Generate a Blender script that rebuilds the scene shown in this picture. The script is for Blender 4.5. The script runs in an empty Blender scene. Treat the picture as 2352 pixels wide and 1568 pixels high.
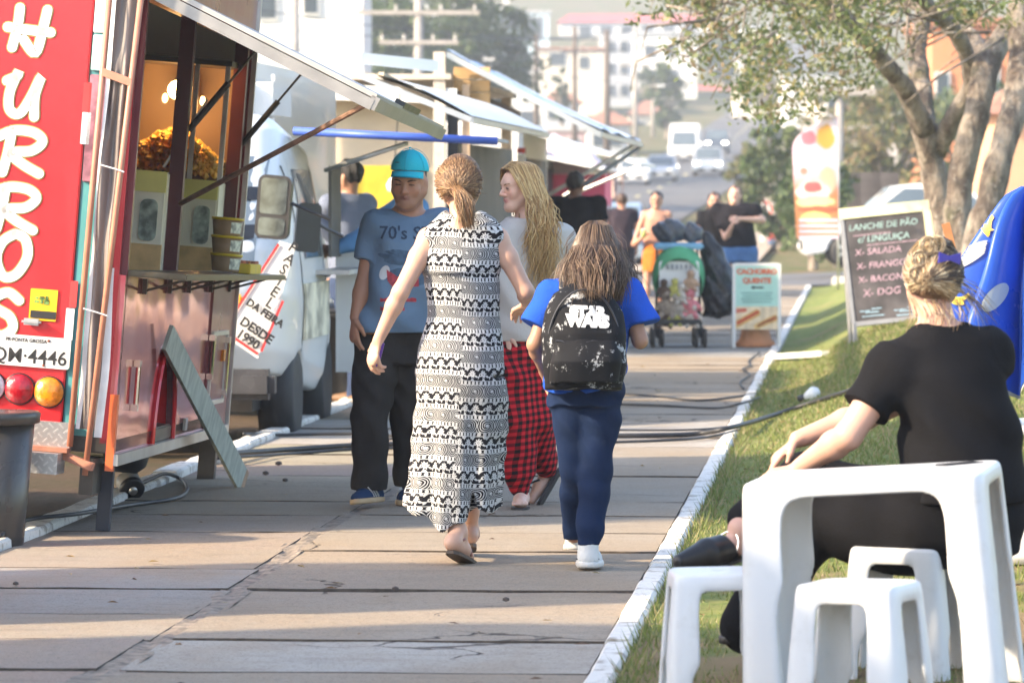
import bpy, bmesh, math, random
import numpy as np
from math import sin, cos, pi, radians, atan, tan, sqrt
from mathutils import Vector, Matrix
from mathutils.bvhtree import BVHTree

# ------------------------------------------------------------------ camera, sky, sun, exposure
W, H, F = 1024, 682, 4500.0
K = F / 2800.0          # depths below are noted for a 2800 px lens and stretched by K
CAMZ = 1.49
YAW = atan(343 / F)
PITCH = atan(143 / F)
sc = bpy.context.scene
C = sc.collection
FWD = Vector((-sin(YAW) * cos(PITCH), cos(YAW) * cos(PITCH), -sin(PITCH)))
RGT = Vector((cos(YAW), sin(YAW), 0))
UPV = RGT.cross(FWD)
FH = Vector((-sin(YAW), cos(YAW), 0))
CAM = Vector((0, 0, CAMZ))
cd = bpy.data.cameras.new('camera')
cam = bpy.data.objects.new('camera', cd)
C.objects.link(cam)
cam.location = CAM
cam.rotation_euler = (pi / 2 - PITCH, 0, YAW)
cd.sensor_width = 36
cd.lens = F / W * 36
cd.clip_start = 0.1
cd.clip_end = 6000
cd.dof.use_dof = True
cd.dof.focus_distance = 11.9 * K
cd.dof.aperture_fstop = 6.4
sc.camera = cam

SUN_EL, SUN_SIDE = radians(30), radians(22)
sun_h = -RGT * cos(SUN_SIDE) - FH * sin(SUN_SIDE)
SUN_DIR = (sun_h * cos(SUN_EL) + Vector((0, 0, sin(SUN_EL)))).normalized()
world = bpy.data.worlds.new('World')
sc.world = world
world.use_nodes = True
wn = world.node_tree
sky = wn.nodes.new('ShaderNodeTexSky')
sky.sky_type = 'NISHITA'
sky.sun_disc = False
sky.sun_elevation = SUN_EL
sky.sun_rotation = math.atan2(SUN_DIR.x, SUN_DIR.y)
sky.air_density = 1.0
sky.dust_density = 2.0
sky.ozone_density = 1.0
bg = wn.nodes['Background']
wn.links.new(sky.outputs[0], bg.inputs[0])
bg.inputs[1].default_value = 0.15
sl = bpy.data.lights.new('sun', 'SUN')
so = bpy.data.objects.new('sun', sl)
C.objects.link(so)
so.location = (-30, 0, 40)
so.rotation_euler = SUN_DIR.to_track_quat('Z', 'Y').to_euler()
sl.energy = 3.3
sl.angle = radians(1.6)
sl.color = (1.0, 0.81, 0.57)
sc.view_settings.view_transform = 'Standard'
sc.view_settings.look = 'None'
sc.view_settings.gamma = 1.0
sc.view_settings.exposure = 1.85
sc.cycles.use_denoising = True
sc.cycles.max_bounces = 8
sc.cycles.transparent_max_bounces = 12
sc.cycles.caustics_reflective = False
sc.cycles.caustics_refractive = False
random.seed(7)
rng = np.random.default_rng(11)

def ray(px, py):
    return FWD + RGT * ((px - W / 2) / F) - UPV * ((py - H / 2) / F)
def A(px, py, d):                       # image point at a depth -> world
    return CAM + ray(px, py) * (d * K)
def AR(px, py, d):                      # the same with a true depth in metres
    return CAM + ray(px, py) * d
def G(px, py, z=0.0):                   # image point on a level plane -> world
    r = ray(px, py)
    return CAM + r * ((z - CAMZ) / r.z)
def depth(p):
    return (Vector(p) - CAM).dot(FWD)
def D(x, y):                            # photograph viewed at 2352 px -> frame px
    return x * W / 2352.0, y * W / 2352.0

# ------------------------------------------------------------------ node helpers / materials
class E:
    """tiny expression wrapper over math nodes"""
    def __init__(s, nt, sock): s.nt, s.s = nt, sock
    def _op(s, op, *args, clamp=False):
        n = s.nt.nodes.new('ShaderNodeMath'); n.operation = op; n.use_clamp = clamp
        for i, a in enumerate((s,) + args):
            if isinstance(a, E): s.nt.links.new(a.s, n.inputs[i])
            else: n.inputs[i].default_value = a
        return E(s.nt, n.outputs[0])
    def __add__(s, o): return s._op('ADD', o)
    def __sub__(s, o): return s._op('SUBTRACT', o)
    def __mul__(s, o): return s._op('MULTIPLY', o)
    def __truediv__(s, o): return s._op('DIVIDE', o)
    def floor(s): return s._op('FLOOR')
    def frac(s): return s._op('FRACT')
    def abs(s): return s._op('ABSOLUTE')
    def sin(s): return s._op('SINE')
    def sqrt(s): return s._op('SQRT')
    def atan2(s, o): return s._op('ARCTAN2', o)
    def lt(s, o): return s._op('LESS_THAN', o)
    def gt(s, o): return s._op('GREATER_THAN', o)
    def max(s, o): return s._op('MAXIMUM', o)
    def min(s, o): return s._op('MINIMUM', o)
    def mod(s, o): return s._op('FLOORED_MODULO', o)
    def inv(s): return s._op('MULTIPLY_ADD', -1.0, 1.0)
    def smooth(s, a, b):
        n = s.nt.nodes.new('ShaderNodeMapRange'); n.interpolation_type = 'SMOOTHSTEP'
        s.nt.links.new(s.s, n.inputs[0]); n.inputs[1].default_value = a; n.inputs[2].default_value = b
        return E(s.nt, n.outputs[0])

def mixc(nt, fac, a, b):
    n = nt.nodes.new('ShaderNodeMix'); n.data_type = 'RGBA'
    for sock, v in ((n.inputs[0], fac), (n.inputs[6], a), (n.inputs[7], b)):
        if isinstance(v, E): nt.links.new(v.s, sock)
        elif hasattr(v, 'is_output'): nt.links.new(v, sock)
        elif isinstance(v, (tuple, list)): sock.default_value = tuple(v[:3]) + (1,)
        else: sock.default_value = v
    return n.outputs[2]
def mulc(nt, a, b):
    n = nt.nodes.new('ShaderNodeMix'); n.data_type = 'RGBA'; n.blend_type = 'MULTIPLY'; n.inputs[0].default_value = 1
    for sock, v in ((n.inputs[6], a), (n.inputs[7], b)):
        if hasattr(v, 'is_output'): nt.links.new(v, sock)
        else: sock.default_value = tuple(v[:3]) + (1,)
    return n.outputs[2]
def noise(nt, scale, detail=3, coord='Object', stretch=None, rough=.55, vec=None):
    tc = nt.nodes.new('ShaderNodeTexCoord')
    src = vec if vec is not None else tc.outputs[coord]
    if stretch:
        mp = nt.nodes.new('ShaderNodeMapping'); mp.inputs['Scale'].default_value = stretch
        nt.links.new(src, mp.inputs[0]); src = mp.outputs[0]
    n = nt.nodes.new('ShaderNodeTexNoise'); n.inputs['Scale'].default_value = scale
    n.inputs['Detail'].default_value = detail; n.inputs['Roughness'].default_value = rough
    nt.links.new(src, n.inputs[0])
    return E(nt, n.outputs[0])
def bump(nt, bsdf, h, strength, dist=.01):
    b = nt.nodes.new('ShaderNodeBump'); b.inputs['Strength'].default_value = strength; b.inputs['Distance'].default_value = dist
    nt.links.new(h.s, b.inputs['Height']); nt.links.new(b.outputs[0], bsdf.inputs['Normal'])
MATS = {}
def newmat(name):
    m = bpy.data.materials.new(name); m.use_nodes = True
    nt = m.node_tree
    return m, nt, nt.nodes['Principled BSDF']
def M(name, col=(.5, .5, .5), rough=.55, var=.12, scale=6.0, bmp=0.0, metal=0.0, coat=0.0, spec=.5, stretch=None, dirt=0.0,
      emit=0.0, alpha=1.0, trans=0.0, sub=0.0, bscale=None, sheen=0.0):
    if name in MATS: return MATS[name]
    m, nt, b = newmat(name); MATS[name] = m
    n = noise(nt, scale, 4, stretch=stretch)
    lo = tuple(c * (1 - var) for c in col); hi = tuple(min(1, c * (1 + var)) for c in col)
    c = mixc(nt, n.smooth(.3, .7), lo, hi)
    if dirt:
        d = noise(nt, scale * .35 + 1.3, 6, rough=.7)
        c = mixc(nt, d.smooth(.52, .78) * dirt, c, (.09, .07, .05))
    nt.links.new(c, b.inputs['Base Color'])
    r = n * .25 + (rough - .12)
    nt.links.new(r.s, b.inputs['Roughness'])
    b.inputs['Metallic'].default_value = metal
    b.inputs['Coat Weight'].default_value = coat
    b.inputs['Specular IOR Level'].default_value = spec
    if emit:
        b.inputs['Emission Color'].default_value = tuple(col) + (1,); b.inputs['Emission Strength'].default_value = emit
    if trans:
        b.inputs['Transmission Weight'].default_value = trans
    if sheen:
        b.inputs['Sheen Weight'].default_value = sheen
    b.inputs['Alpha'].default_value = alpha
    if bmp: bump(nt, b, noise(nt, bscale or scale * 6, 4, stretch=stretch), bmp)
    return m
def vcol_mat(name, rough=.5, sub=0.0, var=.08, scale=40, bmp=0.0, bscale=200, spec=.5, sheen=0.0):
    """base colour comes from the mesh's own colour attribute (things printed or grown in several colours)"""
    if name in MATS: return MATS[name]
    m, nt, b = newmat(name); MATS[name] = m
    at = nt.nodes.new('ShaderNodeAttribute'); at.attribute_name = 'Col'
    n = noise(nt, scale, 3)
    g = n * (2 * var) + (1 - var)
    cmb = nt.nodes.new('ShaderNodeCombineColor')
    for i in range(3): nt.links.new(g.s, cmb.inputs[i])
    nt.links.new(mulc(nt, at.outputs['Color'], cmb.outputs[0]), b.inputs['Base Color'])
    b.inputs['Roughness'].default_value = rough
    b.inputs['Specular IOR Level'].default_value = spec
    if sub:
        b.inputs['Subsurface Weight'].default_value = sub
        b.inputs['Subsurface Radius'].default_value = (.012, .005, .003)
        b.inputs['Subsurface Scale'].default_value = 1.0
    if sheen: b.inputs['Sheen Weight'].default_value = sheen
    if bmp: bump(nt, b, noise(nt, bscale, 3), bmp, .002)
    return m

# ------------------------------------------------------------------ object helpers
def obj(name, verts, faces, mat, parent=None, smooth=False, col=None, puv=None, mesh=None):
    if mesh is None:
        me = bpy.data.meshes.new(name)
        if isinstance(verts, np.ndarray): verts = verts.tolist()
        if isinstance(faces, np.ndarray): faces = faces.tolist()
        me.from_pydata(verts, [], faces)
        if mat is not None: me.materials.append(mat)
        if smooth: me.polygons.foreach_set('use_smooth', [True] * len(me.polygons))
        if col is not None:
            a = me.color_attributes.new('Col', 'FLOAT_COLOR', 'POINT')
            c4 = np.ones((len(me.vertices), 4), dtype=np.float32); c4[:, :3] = np.asarray(col)[:, :3]
            a.data.foreach_set('color', c4.ravel())
        if puv is not None:
            a = me.attributes.new('puv', 'FLOAT_VECTOR', 'POINT')
            a.data.foreach_set('vector', np.asarray(puv, dtype=np.float32).ravel())
        me.update()
    else: me = mesh
    o = bpy.data.objects.new(name, me); C.objects.link(o)
    if parent is not None: o.parent = parent
    return o
def thing(name, label, cat, loc=(0, 0, 0), rotz=0.0, group=None, rot=None):
    o = bpy.data.objects.new(name, None); C.objects.link(o)
    o.empty_display_size = .2
    o.location = loc
    o.rotation_euler = rot if rot else (0, 0, rotz)
    o['label'] = label; o['category'] = cat
    if group: o['group'] = group
    return o
def tag(o, label=None, cat=None, group=None, kind=None):
    if label: o['label'] = label
    if cat: o['category'] = cat
    if group: o['group'] = group
    if kind: o['kind'] = kind
    return o
def copy_tree(o, parent=None):
    c = o.copy(); C.objects.link(c); c.parent = parent
    for ch in list(o.children): copy_tree(ch, c)
    return c

class MB:
    """collects shapes for one mesh"""
    def __init__(s): s.v, s.f = [], []
    def add(s, vs, fs):
        k = len(s.v); s.v += [tuple(v) for v in vs]; s.f += [[i + k for i in f] for f in fs]; return s
    def box(s, c, size, rot=None, bev=0.0):
        x, y, z = (q / 2 for q in size)
        R = rot if rot is not None else Matrix.Identity(3)
        c = Vector(c)
        if bev <= 0:
            vs = [c + R @ Vector((a * x, b * y, d * z)) for a in (-1, 1) for b in (-1, 1) for d in (-1, 1)]
            return s.add(vs, [(0, 1, 3, 2), (4, 6, 7, 5), (0, 4, 5, 1), (2, 3, 7, 6), (0, 2, 6, 4), (1, 5, 7, 3)])
        e = min(bev, x * .9, y * .9, z * .9)
        bm = bmesh.new()
        bmesh.ops.create_cube(bm, size=1)
        for v in bm.verts: v.co = Vector((v.co.x * 2 * x, v.co.y * 2 * y, v.co.z * 2 * z))
        bmesh.ops.bevel(bm, geom=bm.edges[:], offset=e, segments=2, affect='EDGES')
        bm.verts.index_update()
        vs = [c + R @ v.co for v in bm.verts]; fs = [[v.index for v in f.verts] for f in bm.faces]
        bm.free()
        return s.add(vs, fs)
    def tube(s, pts, r, n=8, cap=True, flat=None):
        pts = [Vector(p) for p in pts]; m = len(pts)
        rr = r if isinstance(r, (list, tuple)) else [r] * m
        vs, fs = [], []
        prev = None
        for i, p in enumerate(pts):
            t = (pts[min(i + 1, m - 1)] - pts[max(i - 1, 0)])
            t = t.normalized() if t.length > 1e-9 else Vector((0, 0, 1))
            if prev is None:
                a = t.orthogonal().normalized()
                if abs(t.z) < .95: a = t.cross(Vector((0, 0, 1))).normalized()
            else:
                a = (prev - t * prev.dot(t)); a = a.normalized() if a.length > 1e-6 else t.orthogonal().normalized()
            prev = a; b = t.cross(a)
            for k in range(n):
                w = 2 * pi * k / n
                q = a * cos(w) + b * (sin(w) * (flat or 1.0))
                vs.append(p + q * rr[i])
        for i in range(m - 1):
            for k in range(n):
                fs.append((i * n + k, i * n + (k + 1) % n, (i + 1) * n + (k + 1) % n, (i + 1) * n + k))
        if cap:
            fs.append(tuple(range(n - 1, -1, -1))); fs.append(tuple((m - 1) * n + k for k in range(n)))
        return s.add(vs, fs)
    def bar(s, a, b, w, h=None, up=(0, 0, 1)):
        a, b = Vector(a), Vector(b); h = h or w
        t = (b - a); L = t.length; t.normalize()
        u = Vector(up); x = t.cross(u)
        if x.length < 1e-4: x = t.orthogonal()
        x.normalize(); z = x.cross(t)
        R = Matrix((x, t, z)).transposed()
        return s.box((a + b) / 2, (w, L, h), R)
    def lathe(s, prof, n=24, c=(0, 0, 0), axis='z', R=None):
        c = Vector(c); vs, fs = [], []
        for (r, z) in prof:
            for k in range(n):
                w = 2 * pi * k / n
                p = Vector((r * cos(w), r * sin(w), z))
                if axis == 'x': p = Vector((p.z, p.x, p.y))
                elif axis == 'y': p = Vector((p.x, p.z, p.y))
                if R is not None: p = R @ p
                vs.append(c + p)
        m = len(prof)
        for i in range(m - 1):
            for k in range(n):
                fs.append((i * n + k, i * n + (k + 1) % n, (i + 1) * n + (k + 1) % n, (i + 1) * n + k))
        fs.append(tuple(range(n - 1, -1, -1))); fs.append(tuple((m - 1) * n + k for k in range(n)))
        return s.add(vs, fs)
    def prism(s, outline, o, u, v, thick):
        """outline: 2-D points; placed at o with axes u, v; extruded along u x v by thick"""
        o, u, v = Vector(o), Vector(u), Vector(v); w = u.cross(v).normalized() * thick
        n = len(outline)
        a = [o + u * p[0] + v * p[1] for p in outline]
        b = [p + w for p in a]
        fs = [tuple(range(n - 1, -1, -1)), tuple(range(n, 2 * n))]
        fs += [(i, (i + 1) % n, n + (i + 1) % n, n + i) for i in range(n)]
        return s.add(a + b, fs)
    def grid(s, fn, nu, nv):
        vs = [fn(i / nu, j / nv) for j in range(nv + 1) for i in range(nu + 1)]
        fs = [(j * (nu + 1) + i, j * (nu + 1) + i + 1, (j + 1) * (nu + 1) + i + 1, (j + 1) * (nu + 1) + i) for j in range(nv) for i in range(nu)]
        return s.add(vs, fs)
    def build(s, name, mat, parent=None, smooth=False, **k):
        return obj(name, s.v, s.f, mat, parent, smooth, **k)
def rrect(w, h, r, n=5, x0=0, y0=0):
    out = []
    for cx, cy, a0 in ((w / 2 - r, h / 2 - r, 0), (-w / 2 + r, h / 2 - r, 90), (-w / 2 + r, -h / 2 + r, 180), (w / 2 - r, -h / 2 + r, 270)):
        for k in range(n + 1):
            a = radians(a0 + 90 * k / n); out.append((x0 + cx + r * cos(a), y0 + cy + r * sin(a)))
    return out
def auto_smooth(o, ang=35):
    me = o.data
    me.polygons.foreach_set('use_smooth', [True] * len(me.polygons))
    try: me.set_sharp_from_angle(angle=radians(ang))
    except Exception: pass
    return o

def text_mesh(txt, size=1.0, extrude=0.0, align='LEFT', shear=0.0, spacing=1.0, bold=0.0, res=3):
    cu = bpy.data.curves.new('t', 'FONT'); cu.body = txt; cu.size = size; cu.extrude = extrude
    cu.align_x = align; cu.shear = shear; cu.space_character = spacing; cu.offset = bold; cu.resolution_u = res
    o = bpy.data.objects.new('t', cu); C.objects.link(o)
    dg = bpy.context.evaluated_depsgraph_get()
    me = bpy.data.meshes.new_from_object(o.evaluated_get(dg))
    vs = [v.co.copy() for v in me.vertices]; fs = [tuple(p.vertices) for p in me.polygons]
    bpy.data.objects.remove(o); bpy.data.curves.remove(cu); bpy.data.meshes.remove(me)
    return vs, fs
def put_text(name, txt, size, mat, parent, o, u, v, **k):
    """flat lettering: text x along u, text y along v, origin o"""
    o, u, v = Vector(o), Vector(u).normalized(), Vector(v).normalized(); w = u.cross(v)
    vs, fs = text_mesh(txt, size, **k)
    return obj(name, [o + u * p.x + v * p.y + w * p.z for p in vs], fs, mat, parent)

# ------------------------------------------------------------------ signed-distance modelling (bodies, clothes)
class SDF:
    def __init__(s, lo, hi, h):
        s.lo = np.array(lo, dtype=np.float32); s.h = h
        n = np.ceil((np.array(hi) - s.lo) / h).astype(int) + 1
        s.n = n
        s.ax = [s.lo[i] + h * np.arange(n[i], dtype=np.float32) for i in range(3)]
        s.D = np.full(n, 1.0, dtype=np.float32)
    def _win(s, lo, hi):
        a = np.maximum(np.floor((np.array(lo) - s.lo) / s.h).astype(int), 0)
        b = np.minimum(np.ceil((np.array(hi) - s.lo) / s.h).astype(int) + 1, s.n)
        if (b <= a).any(): return None
        sl = tuple(slice(a[i], b[i]) for i in range(3))
        g = np.meshgrid(*[s.ax[i][a[i]:b[i]] for i in range(3)], indexing='ij', sparse=True)
        return sl, g
    def _put(s, sl, d, k, op):
        o = s.D[sl]
        if op == 'add':
            if k > 0:
                hh = np.maximum(k - np.abs(o - d), 0) / k
                s.D[sl] = np.minimum(o, d) - hh * hh * k * .25
            else: s.D[sl] = np.minimum(o, d)
        else:
            d = -d
            if k > 0:
                hh = np.maximum(k - np.abs(o - d), 0) / k
                s.D[sl] = np.maximum(o, d) + hh * hh * k * .25
            else: s.D[sl] = np.maximum(o, d)
    def cone(s, a, b, ra, rb, k=.02, op='add', sq=None):
        a = np.array(a, dtype=np.float32); b = np.array(b, dtype=np.float32)
        r = max(ra, rb) + k + 2 * s.h
        w = s._win(np.minimum(a, b) - r, np.maximum(a, b) + r)
        if w is None: return s
        sl, g = w; ba = b - a; L2 = max(float(ba @ ba), 1e-9)
        q = [g[i] - a[i] for i in range(3)]
        t = np.clip((q[0] * ba[0] + q[1] * ba[1] + q[2] * ba[2]) / L2, 0, 1)
        q = [q[i] - t * ba[i] for i in range(3)]
        if sq is not None:
            n, f = np.array(sq[0], dtype=np.float32), sq[1]; n = n / np.linalg.norm(n)
            e = (q[0] * n[0] + q[1] * n[1] + q[2] * n[2]) * (1 / f - 1)
            q = [q[i] + e * n[i] for i in range(3)]
        d = np.sqrt(q[0] ** 2 + q[1] ** 2 + q[2] ** 2) - (ra + (rb - ra) * t)
        s._put(sl, d.astype(np.float32), k, op); return s
    def chain(s, pts, rs, k=.015, sq=None):
        for i in range(len(pts) - 1): s.cone(pts[i], pts[i + 1], rs[i], rs[i + 1], k, sq=sq)
        return s
    def ell(s, c, r, R=None, k=.02, op='add'):
        c = np.array(c, dtype=np.float32); m = max(r) + k + 2 * s.h
        w = s._win(c - m, c + m)
        if w is None: return s
        sl, g = w; q = [g[i] - c[i] for i in range(3)]
        if R is not None:
            R = np.array(R, dtype=np.float32)
            q = [q[0] * R[0][j] + q[1] * R[1][j] + q[2] * R[2][j] for j in range(3)]
        u = [q[i] / r[i] for i in range(3)]
        k0 = np.sqrt(u[0] ** 2 + u[1] ** 2 + u[2] ** 2)
        k1 = np.sqrt((u[0] / r[0]) ** 2 + (u[1] / r[1]) ** 2 + (u[2] / r[2]) ** 2)
        d = k0 * (k0 - 1) / np.maximum(k1, 1e-6)
        s._put(sl, d.astype(np.float32), k, op); return s
    def loft(s, rings, wdir=(1, 0, 0), k=.02, op='add', p=2.0, fold=None):
        """rings: (centre, half width along wdir, half depth); axis from first to last centre"""
        cs = np.array([r[0] for r in rings], dtype=np.float64)
        aa = np.array([r[1] for r in rings]); bb = np.array([r[2] for r in rings])
        ax = cs[-1] - cs[0]; ax /= np.linalg.norm(ax)
        w = np.array(wdir, dtype=np.float64); w -= ax * (w @ ax); w /= np.linalg.norm(w)
        dd = np.cross(ax, w)
        ts = (cs - cs[0]) @ ax
        m = max(aa.max(), bb.max()) + k + .04
        win = s._win(cs.min(0) - m, cs.max(0) + m)
        if win is None: return s
        sl, g = win; q = [g[i] - cs[0][i] for i in range(3)]
        dot = lambda v: q[0] * v[0] + q[1] * v[1] + q[2] * v[2]
        t = dot(ax); tc = np.clip(t, ts[0], ts[-1])
        off = cs - cs[0] - np.outer(ts, ax)
        U = dot(w) - np.interp(tc, ts, off @ w); V = dot(dd) - np.interp(tc, ts, off @ dd)
        a_ = np.interp(tc, ts, aa); b_ = np.interp(tc, ts, bb)
        if fold is not None:
            f = fold(np.arctan2(V / b_, U / a_), (tc - ts[0]) / (ts[-1] - ts[0])); a_ = a_ * f; b_ = b_ * f
        if p == 2.0: rr = np.sqrt((U / a_) ** 2 + (V / b_) ** 2)
        else: rr = (np.abs(U / a_) ** p + np.abs(V / b_) ** p) ** (1 / p)
        d = (rr - 1) * np.minimum(a_, b_)
        e = np.maximum(ts[0] - t, t - ts[-1])
        d = np.maximum(d, e)
        s._put(sl, d.astype(np.float32), k, op); return s
    def cut(s, p, n):
        p = np.array(p, dtype=np.float32); n = np.array(n, dtype=np.float32); n = n / np.linalg.norm(n)
        g = np.meshgrid(*s.ax, indexing='ij', sparse=True)
        d = (g[0] - p[0]) * n[0] + (g[1] - p[1]) * n[1] + (g[2] - p[2]) * n[2]
        s.D = np.maximum(s.D, d.astype(np.float32)); return s
    def cutf(s, fn):
        g = np.meshgrid(*s.ax, indexing='ij', sparse=True)
        s.D = np.maximum(s.D, fn(*g).astype(np.float32)); return s
    def wob(s, fn):
        g = np.meshgrid(*s.ax, indexing='ij', sparse=True)
        s.D = s.D + fn(*g).astype(np.float32); return s
    def mesh(s, relax=1):
        Dv = s.D; S = Dv < 0
        S[0] = S[-1] = False; S[:, 0] = S[:, -1] = False; S[:, :, 0] = S[:, :, -1] = False
        Dv = np.where(S, Dv, np.maximum(Dv, 1e-5))
        nx, ny, nz = Dv.shape
        cnt = np.zeros((nx - 1, ny - 1, nz - 1), dtype=np.int8)
        for i in (0, 1):
            for j in (0, 1):
                for l in (0, 1): cnt += S[i:nx - 1 + i, j:ny - 1 + j, l:nz - 1 + l]
        act = (cnt > 0) & (cnt < 8)
        I = np.argwhere(act)
        idx = np.full(act.shape, -1, dtype=np.int32); idx[act] = np.arange(len(I))
        P = np.zeros((len(I), 3)); c = np.zeros(len(I))
        offs = [(i, j, l) for i in (0, 1) for j in (0, 1) for l in (0, 1)]
        for o in offs:
            for ax in range(3):
                if o[ax]: continue
                o2 = list(o); o2[ax] = 1
                d0 = Dv[I[:, 0] + o[0], I[:, 1] + o[1], I[:, 2] + o[2]]; d1 = Dv[I[:, 0] + o2[0], I[:, 1] + o2[1], I[:, 2] + o2[2]]
                x = (d0 < 0) != (d1 < 0)
                t = np.where(x, d0 / np.where(x, d0 - d1, 1), 0)
                q = np.tile(np.array(o, dtype=float), (len(I), 1)); q[:, ax] = t
                P[x] += q[x]; c[x] += 1
        P = (I + P / np.maximum(c, 1)[:, None]) * s.h + s.lo
        quads = []
        for ax in range(3):
            b1, b2 = (ax + 1) % 3, (ax + 2) % 3
            sa = [slice(None)] * 3; sb = [slice(None)] * 3
            sa[ax] = slice(0, -1); sb[ax] = slice(1, None)
            A0, A1 = S[tuple(sa)], S[tuple(sb)]
            for sgn in (0, 1):
                e = np.argwhere((A0 & ~A1) if sgn == 0 else (~A0 & A1))
                if not len(e): continue
                def cell(d1, d2):
                    q = e.copy(); q[:, b1] -= d1; q[:, b2] -= d2
                    return idx[q[:, 0], q[:, 1], q[:, 2]]
                qd = np.stack([cell(1, 1), cell(0, 1), cell(0, 0), cell(1, 0)], 1)
                if sgn: qd = qd[:, ::-1]
                quads.append(qd)
        Q = np.concatenate(quads)
        Q = Q[(Q >= 0).all(1)]
        for _ in range(relax):
            acc = np.zeros_like(P); n = np.zeros(len(P))
            for a, b in ((0, 1), (1, 2), (2, 3), (3, 0)):
                np.add.at(acc, Q[:, a], P[Q[:, b]]); np.add.at(n, Q[:, a], 1)
                np.add.at(acc, Q[:, b], P[Q[:, a]]); np.add.at(n, Q[:, b], 1)
            P = P * .5 + .5 * acc / np.maximum(n, 1)[:, None]
        return P, Q
# ------------------------------------------------------------------ materials of the setting
def mat_slab():
    m, nt, b = newmat('concrete slab')
    oi = nt.nodes.new('ShaderNodeObjectInfo')
    tc = nt.nodes.new('ShaderNodeTexCoord')
    geo = nt.nodes.new('ShaderNodeNewGeometry')
    n1 = noise(nt, 1.3, 6, vec=geo.outputs['Position'], rough=.6, stretch=(1, .55, 1))
    n2 = noise(nt, 30, 5, vec=geo.outputs['Position'], rough=.7)
    n3 = noise(nt, 4.0, 6, vec=geo.outputs['Position'], rough=.7, stretch=(.5, 1.6, 1))
    base = oi.outputs['Color']
    c = mixc(nt, n1.smooth(.35, .70) * .6, base, (.31, .235, .155))
    c = mixc(nt, n3.smooth(.48, .75) * .5, c, (.19, .16, .13))
    n5 = noise(nt, 11, 6, vec=geo.outputs['Position'], rough=.8, stretch=(.7, 1.2, 1)); c = mixc(nt, n5.smooth(.56, .70) * .55, c, (.42, .37, .31))
    c = mixc(nt, n2.smooth(.52, .72) * .45, c, (.13, .11, .09))
    n4 = noise(nt, 130, 3, vec=geo.outputs['Position']); c = mixc(nt, n4.smooth(.54, .68) * .65, c, (.09, .075, .06))
    c = mixc(nt, n2.smooth(.3, .15) * .25, c, (.46, .42, .36))
    # hairline cracks
    wv = nt.nodes.new('ShaderNodeTexVoronoi'); wv.feature = 'DISTANCE_TO_EDGE'; wv.inputs['Scale'].default_value = .55
    add = nt.nodes.new('ShaderNodeVectorMath'); add.operation = 'MULTIPLY_ADD'
    nz = nt.nodes.new('ShaderNodeTexNoise'); nz.inputs['Scale'].default_value = 2.2; nz.inputs['Detail'].default_value = 5
    nt.links.new(geo.outputs['Position'], nz.inputs[0])
    nt.links.new(nz.outputs['Color'], add.inputs[0]); add.inputs[1].default_value = (.9, .9, 0); nt.links.new(geo.outputs['Position'], add.inputs[2])
    nt.links.new(add.outputs[0], wv.inputs['Vector'])
    crack = E(nt, wv.outputs['Distance']).smooth(.008, .0015) * noise(nt, .9, 2, vec=geo.outputs['Position']).smooth(.52, .60)
    c = mixc(nt, crack * .85, c, (.045, .035, .028))
    nt.links.new(c, b.inputs['Base Color'])
    b.inputs['Roughness'].default_value = .86
    b.inputs['Specular IOR Level'].default_value = .25
    bump(nt, b, n2 * .8 + n3 * 1.2 + n5 * .8 - crack * 2.5, .8, .009)
    return m
def mat_asphalt():
    m, nt, b = newmat('asphalt')
    n = noise(nt, .35, 5); n2 = noise(nt, 60, 3)
    c = mixc(nt, n.smooth(.3, .7), (.072, .070, .070), (.125, .118, .112))
    c = mixc(nt, n2.smooth(.55, .75) * .5, c, (.16, .155, .15))
    nt.links.new(c, b.inputs['Base Color']); b.inputs['Roughness'].default_value = .75
    bump(nt, b, n2, .3, .004)
    return m
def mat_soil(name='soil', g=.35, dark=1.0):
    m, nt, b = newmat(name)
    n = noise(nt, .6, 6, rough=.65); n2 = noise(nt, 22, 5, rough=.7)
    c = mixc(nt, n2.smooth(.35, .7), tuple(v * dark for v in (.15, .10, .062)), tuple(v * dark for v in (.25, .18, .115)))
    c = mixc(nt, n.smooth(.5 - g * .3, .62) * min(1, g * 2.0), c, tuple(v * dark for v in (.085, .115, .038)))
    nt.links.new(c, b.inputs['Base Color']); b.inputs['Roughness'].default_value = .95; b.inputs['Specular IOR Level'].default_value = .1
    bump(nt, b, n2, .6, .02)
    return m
def mat_lawn():
    m, nt, b = newmat('lawn turf')
    n = noise(nt, .9, 5, rough=.6); n2 = noise(nt, 45, 5, rough=.75); n3 = noise(nt, 7, 4)
    c = mixc(nt, n2.smooth(.3, .7), (.075, .115, .028), (.21, .255, .075))
    c = mixc(nt, n3.smooth(.40, .70) * .6, c, (.30, .285, .10))
    c = mixc(nt, noise(nt, 1.7, 5, rough=.7).smooth(.52, .70) * .55, c, (.25, .22, .10))
    geo = nt.nodes.new('ShaderNodeNewGeometry'); sep = nt.nodes.new('ShaderNodeSeparateXYZ'); nt.links.new(geo.outputs['Position'], sep.inputs[0])
    near = E(nt, sep.outputs[1]).smooth(11.5 * K, 7.2 * K)
    c = mixc(nt, (n * .9 + near * .28).smooth(.48, .66) * .9, c, (.27, .185, .11))
    nt.links.new(c, b.inputs['Base Color']); b.inputs['Roughness'].default_value = .9; b.inputs['Specular IOR Level'].default_value = .15
    bump(nt, b, n2, .8, .02)
    return m
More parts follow.
